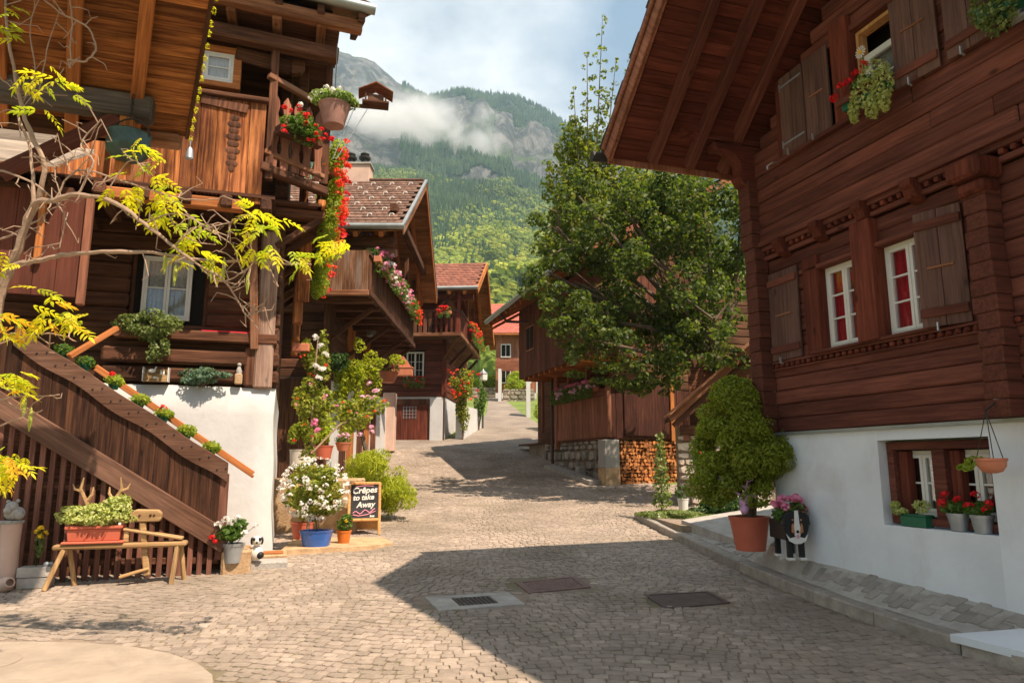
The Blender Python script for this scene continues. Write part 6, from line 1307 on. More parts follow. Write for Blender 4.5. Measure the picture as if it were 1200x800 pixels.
# birdhouse on its arm
q0 = atY(440, 124, 10.1); t = thing('bird_feeder', 'little wooden bird feeder house on an arm reaching from the left gallery', 'bird feeder', q0, R(12))
m = MB().bb(-.20, .20, -.12, .12, 0, .03); 
for x in (-.15, .15):
    for y in (-.09, .09): m.bb(x - .012, x + .012, y - .012, y + .012, .03, .17)
m.build('frame', MT['dark'], t); MB().bb(-.12, .12, -.07, .07, .03, .15).build('box', MT['stair'], t); MB().prism([(-.26, .16), (0, .30), (.26, .16), (.26, .18), (0, .325), (-.26, .18)], -.16, .16, 'Y').build('roof', MT['boardx'], t, bev=.004)
MB().bb(-.03, .03, -.03, .03, .31, .37).build('ridge_cap', MT['boardx'], t); barpiece('arm', MT['dark'], t, (-.72, 0, -.03), (-.1, 0, -.03), .05, .05); MB().tube([(-.1, 0, -.03), (-.55, .05, -.9)], .006, 4).tube([(-.3, 0, -.03), (-.6, .05, -.9)], .006, 4).build('stay_wire', MT['galv'], t)
# cauldron hanging at the porch
q0 = atY(149, 188, 6.9); t = thing('hanging_cauldron', 'old blue-green copper cauldron hanging on a chain at top left', 'cauldron', q0)
MB().lathe([(.04, -.0), (.14, .02), (.205, .09), (.215, .16), (.195, .22), (.205, .28), (.215, .285), (.2, .28), (.18, .22)], 24).build('kettle', MT['copper'], t, smooth=True)
m = MB().tube([(.21 * math.cos(a / 12 * math.pi), 0, .26 + .2 * math.sin(a / 12 * math.pi)) for a in range(13)], .009, 6)
m.build('handle', MT['iron'], t)
for i in range(15): lk = MB().tube([(.016 * math.cos(a / 8 * 6.283), .0, .032 * math.sin(a / 8 * 6.283)) for a in range(9)], .005, 4).mesh('chain_link', MT['iron']) if i == 0 else lk; o = bpy.data.objects.new('chain_link', lk); o.location = (0, 0, .50 + i * .052); o.rotation_euler = (0, 0, (i % 2) * math.pi / 2); link(o, t)
foliage('foliage', MT['yellow'], [(.0, -.1, .2, .12, .05, .1)], -14, .09, t)
# trailing plant at the dark window, blue-green plant, shelf with goose, figurine
bush('trailing_plant', 'broad green trailing plant hanging on the sill below the dark window', lp(-1.02, WY - .12, 3.5), sub_clumps((0, -.05, .12), (.56, .22, .24), 30, .3) + sub_clumps((.16, -.1, -.2), (.18, .1, .3), 9, .4), 'trail', 75, .055)
bush('blue_green_plant', 'drooping blue-green succulent on top of the white corner wall', lp(-.30, WY - .02, 2.86), sub_clumps((0, -.02, .05), (.42, .18, .16), 24, .34), 'bluegreen', 75, .05)
t = thing('wooden_tray', 'small wooden crate with a white toy goose on the wall beside the stair', 'decorative crate', lp(-.93, WY - .02, 2.80), FZ)
m = MB().bb(-.16, .16, -.06, .06, 0, .02).bb(-.16, .16, .04, .06, .02, .19).bb(-.16, .16, -.06, -.05, .02, .1); m.build('crate', MT['bench'], t)
for x in (-.175, .165): MB().bb(x, x + .015, -.07, .07, 0, .21).build('end_board', MT['white'], t)
MB().bb(-.03, .03, -.064, -.060, .04, .07).build('name_plate', MT['white'], t)
MB().sphere((-.05, -.07, .15), .035, 10, 7, (1.5, .7, .9)).tube([(-.015, -.07, .16), (.0, -.07, .2), (.012, -.07, .215)], [.014, .01, .014], 6).build('goose', MT['white'], t, smooth=True)
for x in (.07, .11): MB().lathe([(.012, .1), (.015, .13), (.006, .15), (.01, .165), (.002, .175)], 8, (x, -.05, 0)).build('figurine', MT['white'], t)
t = thing('figurine', 'small stone figurine sitting on a block at the white wall corner', 'figurine', lp(.22, WY - .02, 2.80), FZ)
MB().bb(-.055, .055, -.05, .05, 0, .16).build('block', MT['step'], t, bev=.012); MB().lathe([(.04, .16), (.045, .2), (.03, .25), (.02, .27)], 10).sphere((0, 0, .30), .032).build('figure', MT['granite'], t, smooth=True)
# white and red flowers in a bucket, dog ornament on the step
q0 = lp(.38, -.02, .33); potted('flower_bucket', 'zinc bucket of white and red flowers on the sandstone block', q0, (.075, .105, .19), MT['galv'], sub_clumps((0, 0, .32), (.2, .17, .13), 12, .45), [(-.2, -.08, .26, .035, MT['red']), (-.17, -.05, .22, .03, MT['red']), (-.15, -.08, .38, .045, MT['whitep']), (-.08, -.1, .43, .045, MT['whitep']), (-.02, -.1, .41, .045, MT['whitep']), (.03, -.1, .44, .04, MT['whitep']), (.2, -.08, .36, .035, MT['whitep']), (.1, -.12, .3, .035, MT['whitep'])], 'bucket', None, FZ, per=75, size=.045)
bpy.data.objects[[o.name for o in bpy.data.objects if o.name.startswith('flower_bucket')][-1]].scale = (1.3,) * 3
t = thing('dog_figurine', 'little black and white dog ornament against the white wall beside the bucket', 'figurine', lp(.66, .22, .30), FZ); t.scale = (1.25,) * 3
MB().sphere((0, 0, .09), .07, 10, 7, (1, .8, 1.2)).sphere((0, -.02, .22), .055, 10, 7).build('body', MT['white'], t, smooth=True); MB().sphere((-.05, -.02, .22), .03, 8, 5, (.6, .8, 1.4)).sphere((.05, -.02, .22), .03, 8, 5, (.6, .8, 1.4)).sphere((.03, -.06, .24), .018).sphere((-.03, -.06, .24), .018).sphere((0, -.075, .205), .012).sphere((.04, -.03, .07), .04).build('black_patches', MT['blackp'], t, smooth=True)
# ------------------------------------------------ chalkboard sign
pL, pR = gnd(408, 627), gnd(444, 627); pL.z = pR.z = hz(13.0); cx = (pL + pR) / 2
t = thing('chalkboard_sign', 'wooden A-frame chalkboard with handwritten crepes notice beside the feathery bush', 'sign', cx, R(14))
Wd, Hh = .27, .93; tilt = .17
def fr(x, z, y=0): return Vector((x, y + z * tilt, z))
for sx in (-1, 1): barpiece('leg', MT['pine'], t, fr(sx * Wd, 0), fr(sx * Wd, Hh), .05, .05, .012); barpiece('rear_leg', MT['pine'], t, (sx * Wd, .62, .02), (sx * Wd, .18, Hh - .03), .045, .04, .01)
for z in (.16 + .11, Hh - .02): barpiece('rail', MT['pine'], t, fr(-Wd, z), fr(Wd, z), .05, .05, .012)
m = MB(); q = [fr(-Wd + .02, .29, .0), fr(Wd - .02, .29, .0), fr(Wd - .02, Hh - .04, .0), fr(-Wd + .02, Hh - .04, .0)]; m.add([p for p in q] + [p + Vector((0, .015, 0)) for p in q], [(0, 1, 2, 3), (7, 6, 5, 4), (0, 4, 5, 1), (1, 5, 6, 2), (2, 6, 7, 3), (3, 7, 4, 0)]); m.build('board', MT['chalk'], t)
q = [(-Wd, .60, .05), (-Wd, .19, Hh - .05), (Wd, .19, Hh - .05), (Wd, .60, .05)]; m = MB().add(q + [(a, b + .012, c) for a, b, c in q], [(0, 1, 2, 3), (7, 6, 5, 4), (0, 4, 5, 1), (1, 5, 6, 2), (2, 6, 7, 3), (3, 7, 4, 0)]); m.build('rear_board', MT['pine'], t)
q = [(-Wd, .03, .1), (-Wd, .12, .85), (-Wd, .25, .85), (-Wd, .55, .1)]; MB().add([(a, b, c) for a, b, c in q] + [(a + .012, b, c) for a, b, c in q], [(0, 1, 2, 3), (7, 6, 5, 4), (0, 4, 5, 1), (1, 5, 6, 2), (2, 6, 7, 3), (3, 7, 4, 0)]).build('side_cloth', MT['pine'], t)
def text(s, x, z, size, mat, rot=0, shear=.25, off=.004):
    cu = bpy.data.curves.new('chalk_writing', 'FONT'); cu.body = s; cu.size = size; cu.extrude = .0015; cu.offset = off; cu.shear = shear; cu.align_x = 'CENTER'; cu.materials.append(mat)
    tmp = bpy.data.objects.new('tmp', cu); col.objects.link(tmp); me = bpy.data.meshes.new_from_object(tmp.evaluated_get(bpy.context.evaluated_depsgraph_get())); bpy.data.objects.remove(tmp)
    me.materials.clear(); me.materials.append(mat); o = bpy.data.objects.new('chalk_writing', me); o.location = fr(x, z, -.006); o.rotation_euler = (math.pi / 2 - math.atan(tilt), rot, 0); return link(o, t)
text('Crêpes', 0, .74, .15, MT['whitep'], -.06); text('to take', -.02, .62, .13, MT['whitep'], -.05); text('Away', .02, .49, .14, MT['whitep'], -.04); text('bon', .14, .32, .05, MT['whitep'])
pts = [fr(-.2 + .03 * i, .385 + .028 * math.sin(i * 1.1) + .004 * i, -.006) for i in range(14)]; MB().tube(pts, .009, 5).build('pink_flourish', MT['pinkchalk'], t)
MB().tube([fr(-.2, .36, -.006), fr(-.1, .34, -.006), fr(.05, .36, -.006), fr(.2, .42, -.006)], .008, 5).tube([fr(-.15, .85, -.006), fr(0, .87, -.006), fr(.16, .86, -.006)], .006, 5).build('pink_flourish', MT['pinkchalk'], t)
# ------------------------------------------------ bench, planter with antlers, shaving bench clamp
BM = Matrix.Translation((-4.6, 8.9, .16)) @ Matrix.Rotation(FZ, 4, 'Z')
def bp(x, y, z): return BM @ Vector((x, y, z))
t = thing('shaving_bench', 'weathered wooden shaving bench with clamp head in front of the slatted stair', 'bench', (-4.6, 8.9, .16), FZ)
MB().bb(-.84, .60, -.11, .11, .44, .50).build('seat', MT['bench'], t, bev=.018)
for a, b in (((-.72, -.08, .45), (-.86, -.16, 0)), ((-.70, .08, .45), (-.62, .14, 0)), ((.50, -.08, .45), (.47, -.14, 0)), ((.52, .08, .45), (.58, .14, 0))): MB().bar(a, b, .05, .05).build('leg', MT['benchz'], t, bev=.01)
barpiece('work_ramp', MT['bench'], t, (-.12, 0, .66), (.55, 0, .53), .16, .035, .01); piece('ramp_block', MT['bench'], t, (-.08, 0, .58), (.06, .12, .15), .01)
piece('swing_arm', MT['bench'], t, (.13, -.0, .42), (.07, .09, .64), .01, rot=(0, -.15, 0)); MB().prism([(-.17, 0), (.15, .0), (.17, .03), (.17, .10), (.13, .14), (-.12, .15), (-.17, .10)], -.06, .06, 'Y').build('clamp_head', MT['bench'], t, bev=.01, loc=(.12, 0, .74))
barpiece('foot_treadle', MT['bench'], t, (-.12, -.02, .10), (.20, -.02, .19), .1, .035, .01)
m = MB(); 
for x in (.03, .17, .21): m.lathe([(.018, 0), (.018, .006), (.004, .006)], 8, (0, 0, 0)); 
MB().sphere((.05, -.062, .82), .014, 8, 5).sphere((.17, -.062, .82), .016, 8, 5).sphere((.21, -.062, .82), .014, 8, 5).build('peg_hole', MT['dark'], t)
t = thing('flower_box', 'terracotta trough of variegated foliage on the left end of the bench', 'planter', bp(-.42, 0, .505), FZ)
m = MB(); q = [(-.28, -.10), (.28, -.10), (.28, .10), (-.28, .10)]; m.add([(a * .97, b * .9, .03) for a, b in q] + [(a * 1.03, b * 1.05, .17) for a, b in q], [(3, 2, 1, 0), (4, 5, 6, 7), (0, 1, 5, 4), (1, 2, 6, 5), (2, 3, 7, 6), (3, 0, 4, 7)]).bb(-.305, .305, -.125, .125, .171, .205); m.build('trough', MT['terrared'], t, bev=.006)
MB().bb(-.33, .33, -.13, .13, 0, .028).build('tray', MT['terrared'], t, bev=.008)
for x in (-.09, .10): MB().bar((x, -.108, .06), (x + .03, -.115, .13), .012, .012).build('rib', MT['terrared'], t)
foliage('foliage', MT['varieg'], sub_clumps((-.02, -.02, .32), (.46, .2, .16), 44, .3) + sub_clumps((.2, 0, .46), (.2, .14, .13), 14, .4), 75, .042, t, aspect=.7); MB().sphere((.27, -.1, .22), .02, 8, 5).build('white_pebble', MT['white'], t)
t = thing('antlers', 'pair of small brown antlers standing in the trough on the bench', 'antlers', bp(-.42, .08, .86), FZ); t.scale = (1.25,) * 3
for s, x0 in ((-1, -.13), (1, .13)):
    MB().tube([(x0 * .6, 0, 0), (x0 * 1.0, 0, .12), (x0 * 1.0 + s * .05, 0, .22), (x0 + s * .03, 0, .33)], [.022, .02, .016, .006], 7).tube([(x0 * .9, 0, .1), (x0 - s * .06, 0, .18), (x0 - s * .06, 0, .24)], [.018, .014, .006], 6).tube([(x0 * 1.0 + s * .04, 0, .2), (x0 + s * .1, 0, .22), (x0 + s * .12, 0, .27)], [.015, .012, .005], 6).build('antler', MT['bench'], t, smooth=True)
# pedestal with stone bust, box of yellow flowers, pot fragments
q0 = gnd(5, 690); q0.z -= .02; t = thing('log_pedestal', 'pinkish stone pedestal at the left edge before the slatted stair', 'pedestal', q0, .2); MB().lathe([(.12, 0), (.115, .25), (.105, .5), (.11, .74), (.115, .76)], 14).build('shaft', MT['pinkplaster'], t, smooth=True); MB().lathe([(.12, .76), (.13, .79), (.12, .8)], 14).build('top_plate', MT['granite'], t)
t = thing('stone_statue', 'small curled grey stone animal statue on the pedestal at the left edge', 'statue', q0 + Vector((.02, 0, .80)), .3); t.scale = (.8,) * 3
MB().sphere((0, 0, .1), .14, 12, 8, (1.0, .9, .75)).sphere((-.03, -.05, .19), .09, 12, 8, (1, .9, 1)).sphere((-.06, -.12, .15), .055, 10, 7).sphere((.08, -.07, .08), .07, 10, 7).sphere((-.10, .0, .27), .03, 8, 6).sphere((.03, -.02, .28), .03, 8, 6).build('body', MT['granite'], t, smooth=True)
q0 = gnd(41, 688); t = thing('stone_planter', 'small grey concrete planter of yellow flowers at the foot of the slatted stair', 'planter', q0, FZ); m = MB().bb(-.17, .17, -.11, .11, 0, .12).bb(-.175, .175, -.115, .115, .125, .24); m.build('box', MT['conc'], t, bev=.008)
foliage('foliage', MT['trail'], [(-.03, 75, .33, .12, .07, .09), (.0, 0, .5, .05, .04, .16)], -150, .05, t); stems(t, (-.02, 0, .2), [(0, 0, .65), (-.03, 0, .6)])
for q in ((.0, -.02, .68), (-.04, 0, .64), (.04, 0, .62), (0, -.03, .58)): flower_head(t, q, MT['yellowp'], .045)
MB().sphere((.1, -.03, .26), .035, 8, 6).sphere((.14, .0, .26), .03, 8, 6).build('pebble', MT['galv'], t, smooth=True)
q0 = gnd(12, 690); t = thing('clay_fragment', 'broken pale clay pot lying at the foot of the left pedestal', 'broken pot', q0 + Vector((.0, -.12, .06)), .4); MB().lathe([(.09, 0), (.08, .12), (.05, .2), (.04, .2), (.06, .1)], 12).build('shard', MT['pinkplaster'], t, smooth=True).rotation_euler = (1.3, 0, .5)
# ------------------------------------------------ right side: potted conifer, deer head, dog planter
q0 = Vector((3.03, 9.30, pz(9.30, .8))); t = thing('potted_conifer', 'large bushy conifer in a terracotta coloured pot at the corner of the right chalet', 'potted tree', q0)
pot_mb(.18, .25, .42, .035).build('pot', MT['terrared'], t, smooth=True); m = MB(); m.tube([(0, 0, .4), (.02, 0, .9), (0, 0, 1.8)], [.05, .04, .02], 7).tube([(-.05, 0, .4), (-.12, 0, .9), (-.2, 0, 1.5)], [.03, .03, .02], 6).tube([(.06, 0, .4), (.12, 0, .9), (.2, 0, 1.5)], [.03, .03, .02], 6); m.build('trunk', MT['bark'], t)
cl = []
for i in range(150):
    z = rng.uniform(.62, 2.1); f = (z - .6) / 1.55; rad = .80 * (math.sin(math.pi * min(1, (f * .80 + .2))) ** .7) * (1 - .1 * f); a = rng.uniform(0, 6.28); rr = rad * rng.uniform(.35, .92)
    if z < .85 and math.cos(a) > .3: continue
    s_ = rng.uniform(.7, 1.35); cl.append((rr * math.cos(a) - .03, rr * .85 * math.sin(a), z, .17 * s_, .16 * s_, .14 * s_))
foliage('foliage', MT['thuja'], cl, 75, .05, t, aspect=.45)
cl2 = [(c[0] * 1.0, c[1], c[2] + .06, .09, .09, .12) for c in cl[::2]]; foliage('sprig', MT['thuja'], cl2, 75, .045, t, aspect=.4)
t = thing('deer_ornament', 'lilac deer head ornament with antlers stuck in the conifer pot', 'ornament', q0 + Vector((-.16, -.30, .50)), -.2); t.scale = (1.25,) * 3
MB().sphere((.02, 0, .09), .075, 10, 8, (.8, .8, 1.2)).sphere((.0, -.05, .02), .05, 10, 7, (.8, 1, 1)).sphere((.09, 0, .15), .03, 8, 5, (1.6, .4, .7)).build('head', MT['lilac'], t, smooth=True)
m = MB()
for s in (-1, 1): m.tube([(s * .03, 0, .16), (s * .09 - .05, 0, .24), (s * .14 - .08, 0, .34)], [.013, .012, .005], 6).tube([(s * .08 - .05, 0, .23), (s * .13 - .14, 0, .25)], [.01, .004], 5).tube([(s * .11 - .07, 0, .28), (s * .17 - .06, 0, .31)], [.009, .004], 5)
m.build('antler', MT['lilac'], t)
q0 = Vector((3.28, 8.45, pz(8.45, .85) + .02)); t = thing('dog_planter', 'wooden planter painted as a black, white and tan dog with pink flowers on its back', 'planter', q0, R(4))
hd = [(0, .36), (.05, .37), (.10, .34), (.14, .27), (.15, .18), (.12, .10), (.06, .05), (0, .03), (-.06, .05), (-.12, .10), (-.15, .18), (-.14, .27), (-.10, .34), (-.05, .37)]
MB().prism([(a, b + .19) for a, b in hd], -.035, .0, 'Y').build('head', MT['blackp'], t, bev=.006)
MB().prism([(0, .27), (.09, .25), (.13, .30), (.10, .22), (.04, .19), (0, .185), (-.04, .19), (-.10, .22), (-.13, .30), (-.09, .25)], -.045, -.037, 'Y').build('white_bib', MT['white'], t)
MB().prism([(-.022, .56), (.022, .56), (.03, .42), (.045, .34), (.03, .27), (-.03, .27), (-.045, .34), (-.03, .42)], -.05, -.046, 'Y').build('white_blaze', MT['white'], t)
for s in (-1, 1): MB().prism([(s * .03, .30), (s * .07, .32), (s * .065, .40), (s * .045, .42)], -.055, -.051, 'Y').build('tan_cheek', MT['tan'], t); MB().sphere((s * .05, -.052, .455), .012, 8, 5).build('eye', MT['tan'], t)
MB().prism([(-.014, .29), (.014, .29), (.01, .25), (-.01, .25)], -.06, -.056, 'Y').build('tongue', MT['pinkchalk'], t); MB().sphere((0, -.06, .325), .018, 8, 6).build('nose', MT['blackp'], t, smooth=True)
for s in (-1, 1): MB().prism([(s * .10, .54), (s * .15, .50), (s * .165, .40), (s * .12, .38)], -.045, .01, 'Y').build('ear', MT['blackp'], t, bev=.006)
MB().bb(-.11, .13, .02, .46, .22, .44).build('box_body', MT['blackp'], t, bev=.008)
for i in range(4): MB().bar((.132, .10 + i * .09, .26), (.132, .17 + i * .09, .33), .008, .03).bar((.132, .17 + i * .09, .33), (.132, .10 + i * .09, .40), .008, .03).build('white_chevron', MT['white'], t)
for x, y in ((-.07, .02), (.07, .02), (-.04, .40), (.12, .40)): MB().bb(x - .03, x + .03, y - .02, y + .03, .025, .22).build('leg', MT['blackp'], t, bev=.005); MB().bb(x - .04, x + .04, y - .05, y + .035, 0, .03).build('paw', MT['white'], t, bev=.006)
foliage('foliage', MT['leafgreen'], [(0, .2, .52, .17, .2, .09), (-.08, .1, .5, .12, .1, .08), (.1, .15, .56, .12, .12, .08)], -230, .06, t); stems(t, (0, .2, .4), [(-.12, .1, .64), (.1, .15, .66)])
for q in ((-.13, .08, .64), (-.08, .12, .69), (-.16, .15, .62), (.07, .10, .70), (.13, .14, .67), (.02, .15, .68), (.16, .1, .57), (.11, .08, .55), (.17, .2, .62), (-.1, .0, .6)): flower_head(t, q, MT['pink'], .06, 40)
# ivy bed by the barn, tall weed, white snail-like pot, balls
P1 = Vector((3.35, 14.6, .5)); t = thing('ground_ivy', 'patch of low dark ivy in the bed at the foot of the maple', 'ground cover', P1); t['kind'] = 'stuff'
foliage('leaves', MT['trail'], sub_clumps((0, 0, .08), (.85, 1.1, .12), 40, .3), 75, .06, t)
bush('tall_weed', 'tall thin weed standing in the ivy bed before the firewood', (3.1, 15.0, .5), [(0, 0, .3 + i * .17, .22 - i * .018, .2 - i * .015, .1) for i in range(9)], 'trail', 75, .08, cat='plant')
bush('ivy_mound', 'dark leafy mound on the ramp left of the potted conifer', (4.35, 14.6, .6), sub_clumps((0, 0, .1), (.8, .6, .3), 18, .4), 'darkleaf', 75, .07)
tag(MB().lathe([(.05, 0), (.11, .06), (.12, .12), (.07, .2), (.02, .22)], 14, (0, 0, 0)).build('white_jar', MT['white'], loc=(2.85, 14.55, .5), smooth=True), 'white ceramic jar lying at the kerb end of the ivy bed', 'jar').rotation_euler = (1.5, 0, 1.0)
potted('shed_pot', 'white pot of deep red flowers before the pale stone shed', Vector((4.55, 17.2, 1.25)), (.16, .22, .3), MT['white'], sub_clumps((0, 0, .5), (.3, .25, .25), 9, .45), [(rng.uniform(-.2, .2), -.25, rng.uniform(.5, .8), .05, MT['red']) for _ in range(8)], per=75, size=.09)
potted('small_white_pot', 'small white pot with dark plant beside the ivy bed', Vector((3.75, 15.9, .55)), (.09, .12, .3), MT['white'], [(0, 0, .42, .2, .18, .15)], [], per=-130, size=.08, fmat=MT['darkleaf'])
# ================================================================== VINE (pergola creeper at the left edge)
VN = thing('creeper', 'gnarled wisteria-like vine with bare pale stems and bright yellow-green leaves across the left foreground', 'climbing plant', (0, 0, 0))
def path(pts, r0, r1, name='branch', n=7, wob=.02):
    P = [atY(*p) for p in pts]; out_ = []
    for i in range(len(P) - 1):
        p0 = P[max(i - 1, 0)]; p1 = P[i]; p2 = P[i + 1]; p3 = P[min(i + 2, len(P) - 1)]
        for k in range(5):
            u = k / 5; out_.append(.5 * ((2 * p1) + (p2 - p0) * u + (2 * p0 - 5 * p1 + 4 * p2 - p3) * u * u + (3 * p1 - p0 - 3 * p2 + p3) * u ** 3))
    out_.append(P[-1]); m_ = len(out_); rr = [.85 * (r0 + (r1 - r0) * (i / (m_ - 1))) * random.uniform(.88, 1.15) for i in range(m_)]
    for i in range(1, m_ - 1): out_[i] = out_[i] + Vector((random.uniform(-1, 1), random.uniform(-1, 1), random.uniform(-1, 1))) * wob * .35
    return MB().tube(out_, rr, n).build(name, MT['vine'], VN, smooth=True), out_
main = [
 ([(-30, 640, 6.2), (-14, 480, 6.0), (0, 350, 5.9), (22, 290, 5.8), (40, 240, 5.7), (62, 236, 5.6), (90, 228, 5.5), (130, 236, 5.5), (170, 262, 5.5), (205, 290, 5.5), (235, 312, 5.6)], .045, .010),
 ([(18, 310, 5.8), (45, 305, 5.7), (80, 298, 5.7), (130, 295, 5.6), (190, 297, 5.6), (240, 305, 5.6), (300, 307, 5.7), (365, 310, 5.8)], .028, .008),
 ([(0, 345, 6.0), (30, 270, 6.0), (52, 200, 5.9), (30, 140, 5.9), (12, 60, 5.8), (5, -20, 5.8)], .035, .012),
 ([(40, 240, 5.7), (36, 180, 5.7), (20, 130, 5.7)], .02, .01), ([(80, 70, 5.8), (82, 78, 5.8), (84, 20, 5.8), (82, 0, 5.8)], .008, .008),
 ([(80, 70, 5.8), (100, 72, 5.8), (112, 55, 5.8), (100, 30, 5.8), (70, 15, 5.8), (40, -10, 5.9)], .011, .008),
 ([(235, 312, 5.6), (262, 328, 5.6), (278, 352, 5.7), (290, 370, 5.7), (310, 360, 5.7)], .012, .006),
 ([(235, 312, 5.6), (258, 330, 5.6), (285, 318, 5.6), (305, 300, 5.7)], .010, .005),
 ([(90, 228, 5.5), (110, 190, 5.5), (95, 170, 5.6), (118, 140, 5.6)], .012, .006),
 ([(62, 236, 5.6), (90, 200, 5.6), (150, 215, 5.6), (200, 230, 5.6), (240, 235, 5.6), (262, 230, 5.6)], .010, .005),
 ([(170, 262, 5.5), (205, 250, 5.5), (235, 262, 5.5), (270, 285, 5.5)], .009, .005), ([(205, 290, 5.5), (225, 268, 5.5), (255, 262, 5.5), (290, 262, 5.6)], .009, .004),
 ([(0, 200, 6.0), (40, 215, 5.9), (75, 250, 5.8), (70, 290, 5.8)], .012, .006), ([(0, 280, 5.9), (40, 262, 5.9), (60, 245, 5.9)], .012, .008),
 ([(-10, 400, 5.6), (20, 395, 5.5), (60, 390, 5.4), (90, 400, 5.4)], .010, .005), ([(-10, 470, 5.5), (20, 465, 5.4), (70, 462, 5.4)], .011, .005), ([(-10, 500, 5.5), (20, 492, 5.4), (50, 480, 5.4)], .010, .005),
 ([(20, 130, 5.9), (40, 90, 5.9), (35, 30, 5.9), (50, -10, 5.9)], .008, .006), ([(45, 110, 5.9), (55, 60, 5.9), (70, 10, 5.9)], .007, .005), ([(0, 90, 5.9), (25, 110, 5.9), (60, 100, 5.9), (75, 80, 5.9)], .008, .005),
 ([(40, 180, 5.7), (70, 195, 5.7), (85, 180, 5.7), (60, 160, 5.7)], .007, .005), ([(120, 236, 5.5), (150, 190, 5.5), (170, 195, 5.5)], .008, .004)]
bp_ = []
for pts, a, b in main: _, o_ = path(pts, a, b); bp_ += o_[3:]
for i in range(170):                                    # short bare twigs
    p = random.choice(bp_); d = Vector((random.uniform(-1, 1), random.uniform(-.5, .5), random.uniform(-.8, .8))).normalized(); q = p + d * random.uniform(.08, .25)
    MB().tube([p, (p + q) / 2 + Vector((0, 0, random.uniform(-.03, .03))), q, q + Vector((random.uniform(-.06, .06), 0, random.uniform(-.08, .06)))], [.006, .005, .004, .003], 5).build('twig', MT['vine'], VN)
# compound leaves: 9-11 leaflets on a drooping rib, three shared shapes
def compound(seed, n=5, Ln=.30):
    rs = random.Random(seed); m = MB()
    def leaflet(o, d, l, w_, up):
        d = d.normalized(); s = d.cross(up).normalized(); nn_ = s.cross(d).normalized(); dr = Vector((0, 0, -.25 * l))
        p = [o, o + d * l * .3 + s * w_ * .5 - nn_ * w_ * .12, o + d * l * .65 + s * w_ * .42 + dr * .4, o + d * l + dr, o + d * l * .65 - s * w_ * .42 + dr * .4, o + d * l * .3 - s * w_ * .5 - nn_ * w_ * .12, o + d * l * .5 + dr * .25 + nn_ * w_ * .14]
        m.add(p, [(0, 1, 6), (1, 2, 6), (2, 3, 6), (3, 4, 6), (4, 5, 6), (5, 0, 6)])
    for i in range(n):
        f = (i + .6) / n; o = Vector((Ln * f, 0, -.12 * Ln * f * f * 2)); l = (.115 - .03 * abs(f - .5)) * rs.uniform(.85, 1.15)
        for s in (-1, 1): leaflet(o, Vector((.75, s * .8, rs.uniform(-.3, .1))), l, l * .34, Vector((0, 0, 1)))
    leaflet(Vector((Ln, 0, -.24 * Ln)), Vector((1, 0, -.4)), .12, .04, Vector((0, 0, 1)))
    return m
cm = [compound(s, 4 + s % 2, .2 + .03 * s) for s in range(4)]
lm = [[c.mesh('leaf', MT[k]) for c in cm] for k in ('yellow', 'vinelime', 'orangeleaf')]
spots = [((18, 15), 4), ((10, 40), 3), ((12, 90), 4), ((30, 95), 2), ((60, 90), 5), ((72, 100), 5), ((65, 130), 4), ((40, 85), 3), ((160, 165), 5), ((170, 190), 6), ((185, 200), 5), ((150, 195), 3), ((165, 225), 6), ((190, 232), 7), ((205, 240), 6), ((195, 255), 6), ((180, 245), 5), ((215, 262), 6), ((230, 268), 4), ((290, 245), 7), ((305, 252), 6), ((318, 262), 5), ((285, 270), 4), ((300, 298), 6), ((318, 300), 5), ((355, 300), 3), ((390, 288), 7), ((402, 292), 6), ((372, 300), 4), ((245, 300), 4), ((265, 296), 5), ((215, 300), 5), ((235, 285), 4), ((60, 360), 7), ((75, 372), 7), ((85, 380), 5), ((50, 350), 5), ((10, 370), 7), ((5, 390), 5), ((8, 310), 4), ((20, 385), 4), ((5, 440), 6), ((15, 450), 6), ((25, 440), 5), ((10, 460), 3), ((6, 530), 7), ((12, 540), 7), ((4, 550), 6), ((20, 548), 4), ((0, 565), 4), ((5, 300), 3)]
n_l = 0
for (px, py), k in spots:
    c = atY(px, py, (5.5 if px < 120 else 5.6) if py < 330 else 5.2)
    for _ in range(k):
        if n_l >= 290 or random.random() < .16: continue
        mi = 2 if (py > 330 and px < 110 and random.random() < .14) else (0 if random.random() < .65 else 1)
        o = bpy.data.objects.new('leaf', random.choice(lm[mi])); o.location = c + Vector((random.gauss(0, .05), random.gauss(0, .08), random.gauss(0, .04))); o.rotation_euler = (random.uniform(-.5, .5), random.uniform(-.2, .8), random.uniform(-3.14, 3.14)); s = random.uniform(.42, .78); o.scale = (s, s, s); link(o, VN); n_l += 1
for px, py in ((193, 312), (248, 322), (290, 335), (205, 325), (262, 318), (35, 495), (28, 480)):
    c = atY(px, py, 5.6); MB().tube([c + Vector((0, 0, .12)), c + Vector((0, 0, .08)), c, c - Vector((0, 0, .07))], [.003, .014, .016, .004], 6).build('seed_pod', MT['limepod'], VN, smooth=True)
# ================================================================== HILLSIDE, MOUNTAIN, FOREST, CLOUD, HAZE
def fbm(x, y, o=5, s=1.0, z=0.0):
    a = 0; k = 1; 
    for i in range(o): a += k * mnoise.noise(Vector((x * s * 2 ** i, y * s * 2 ** i, z + i * 7.3))); k *= .5
    return a
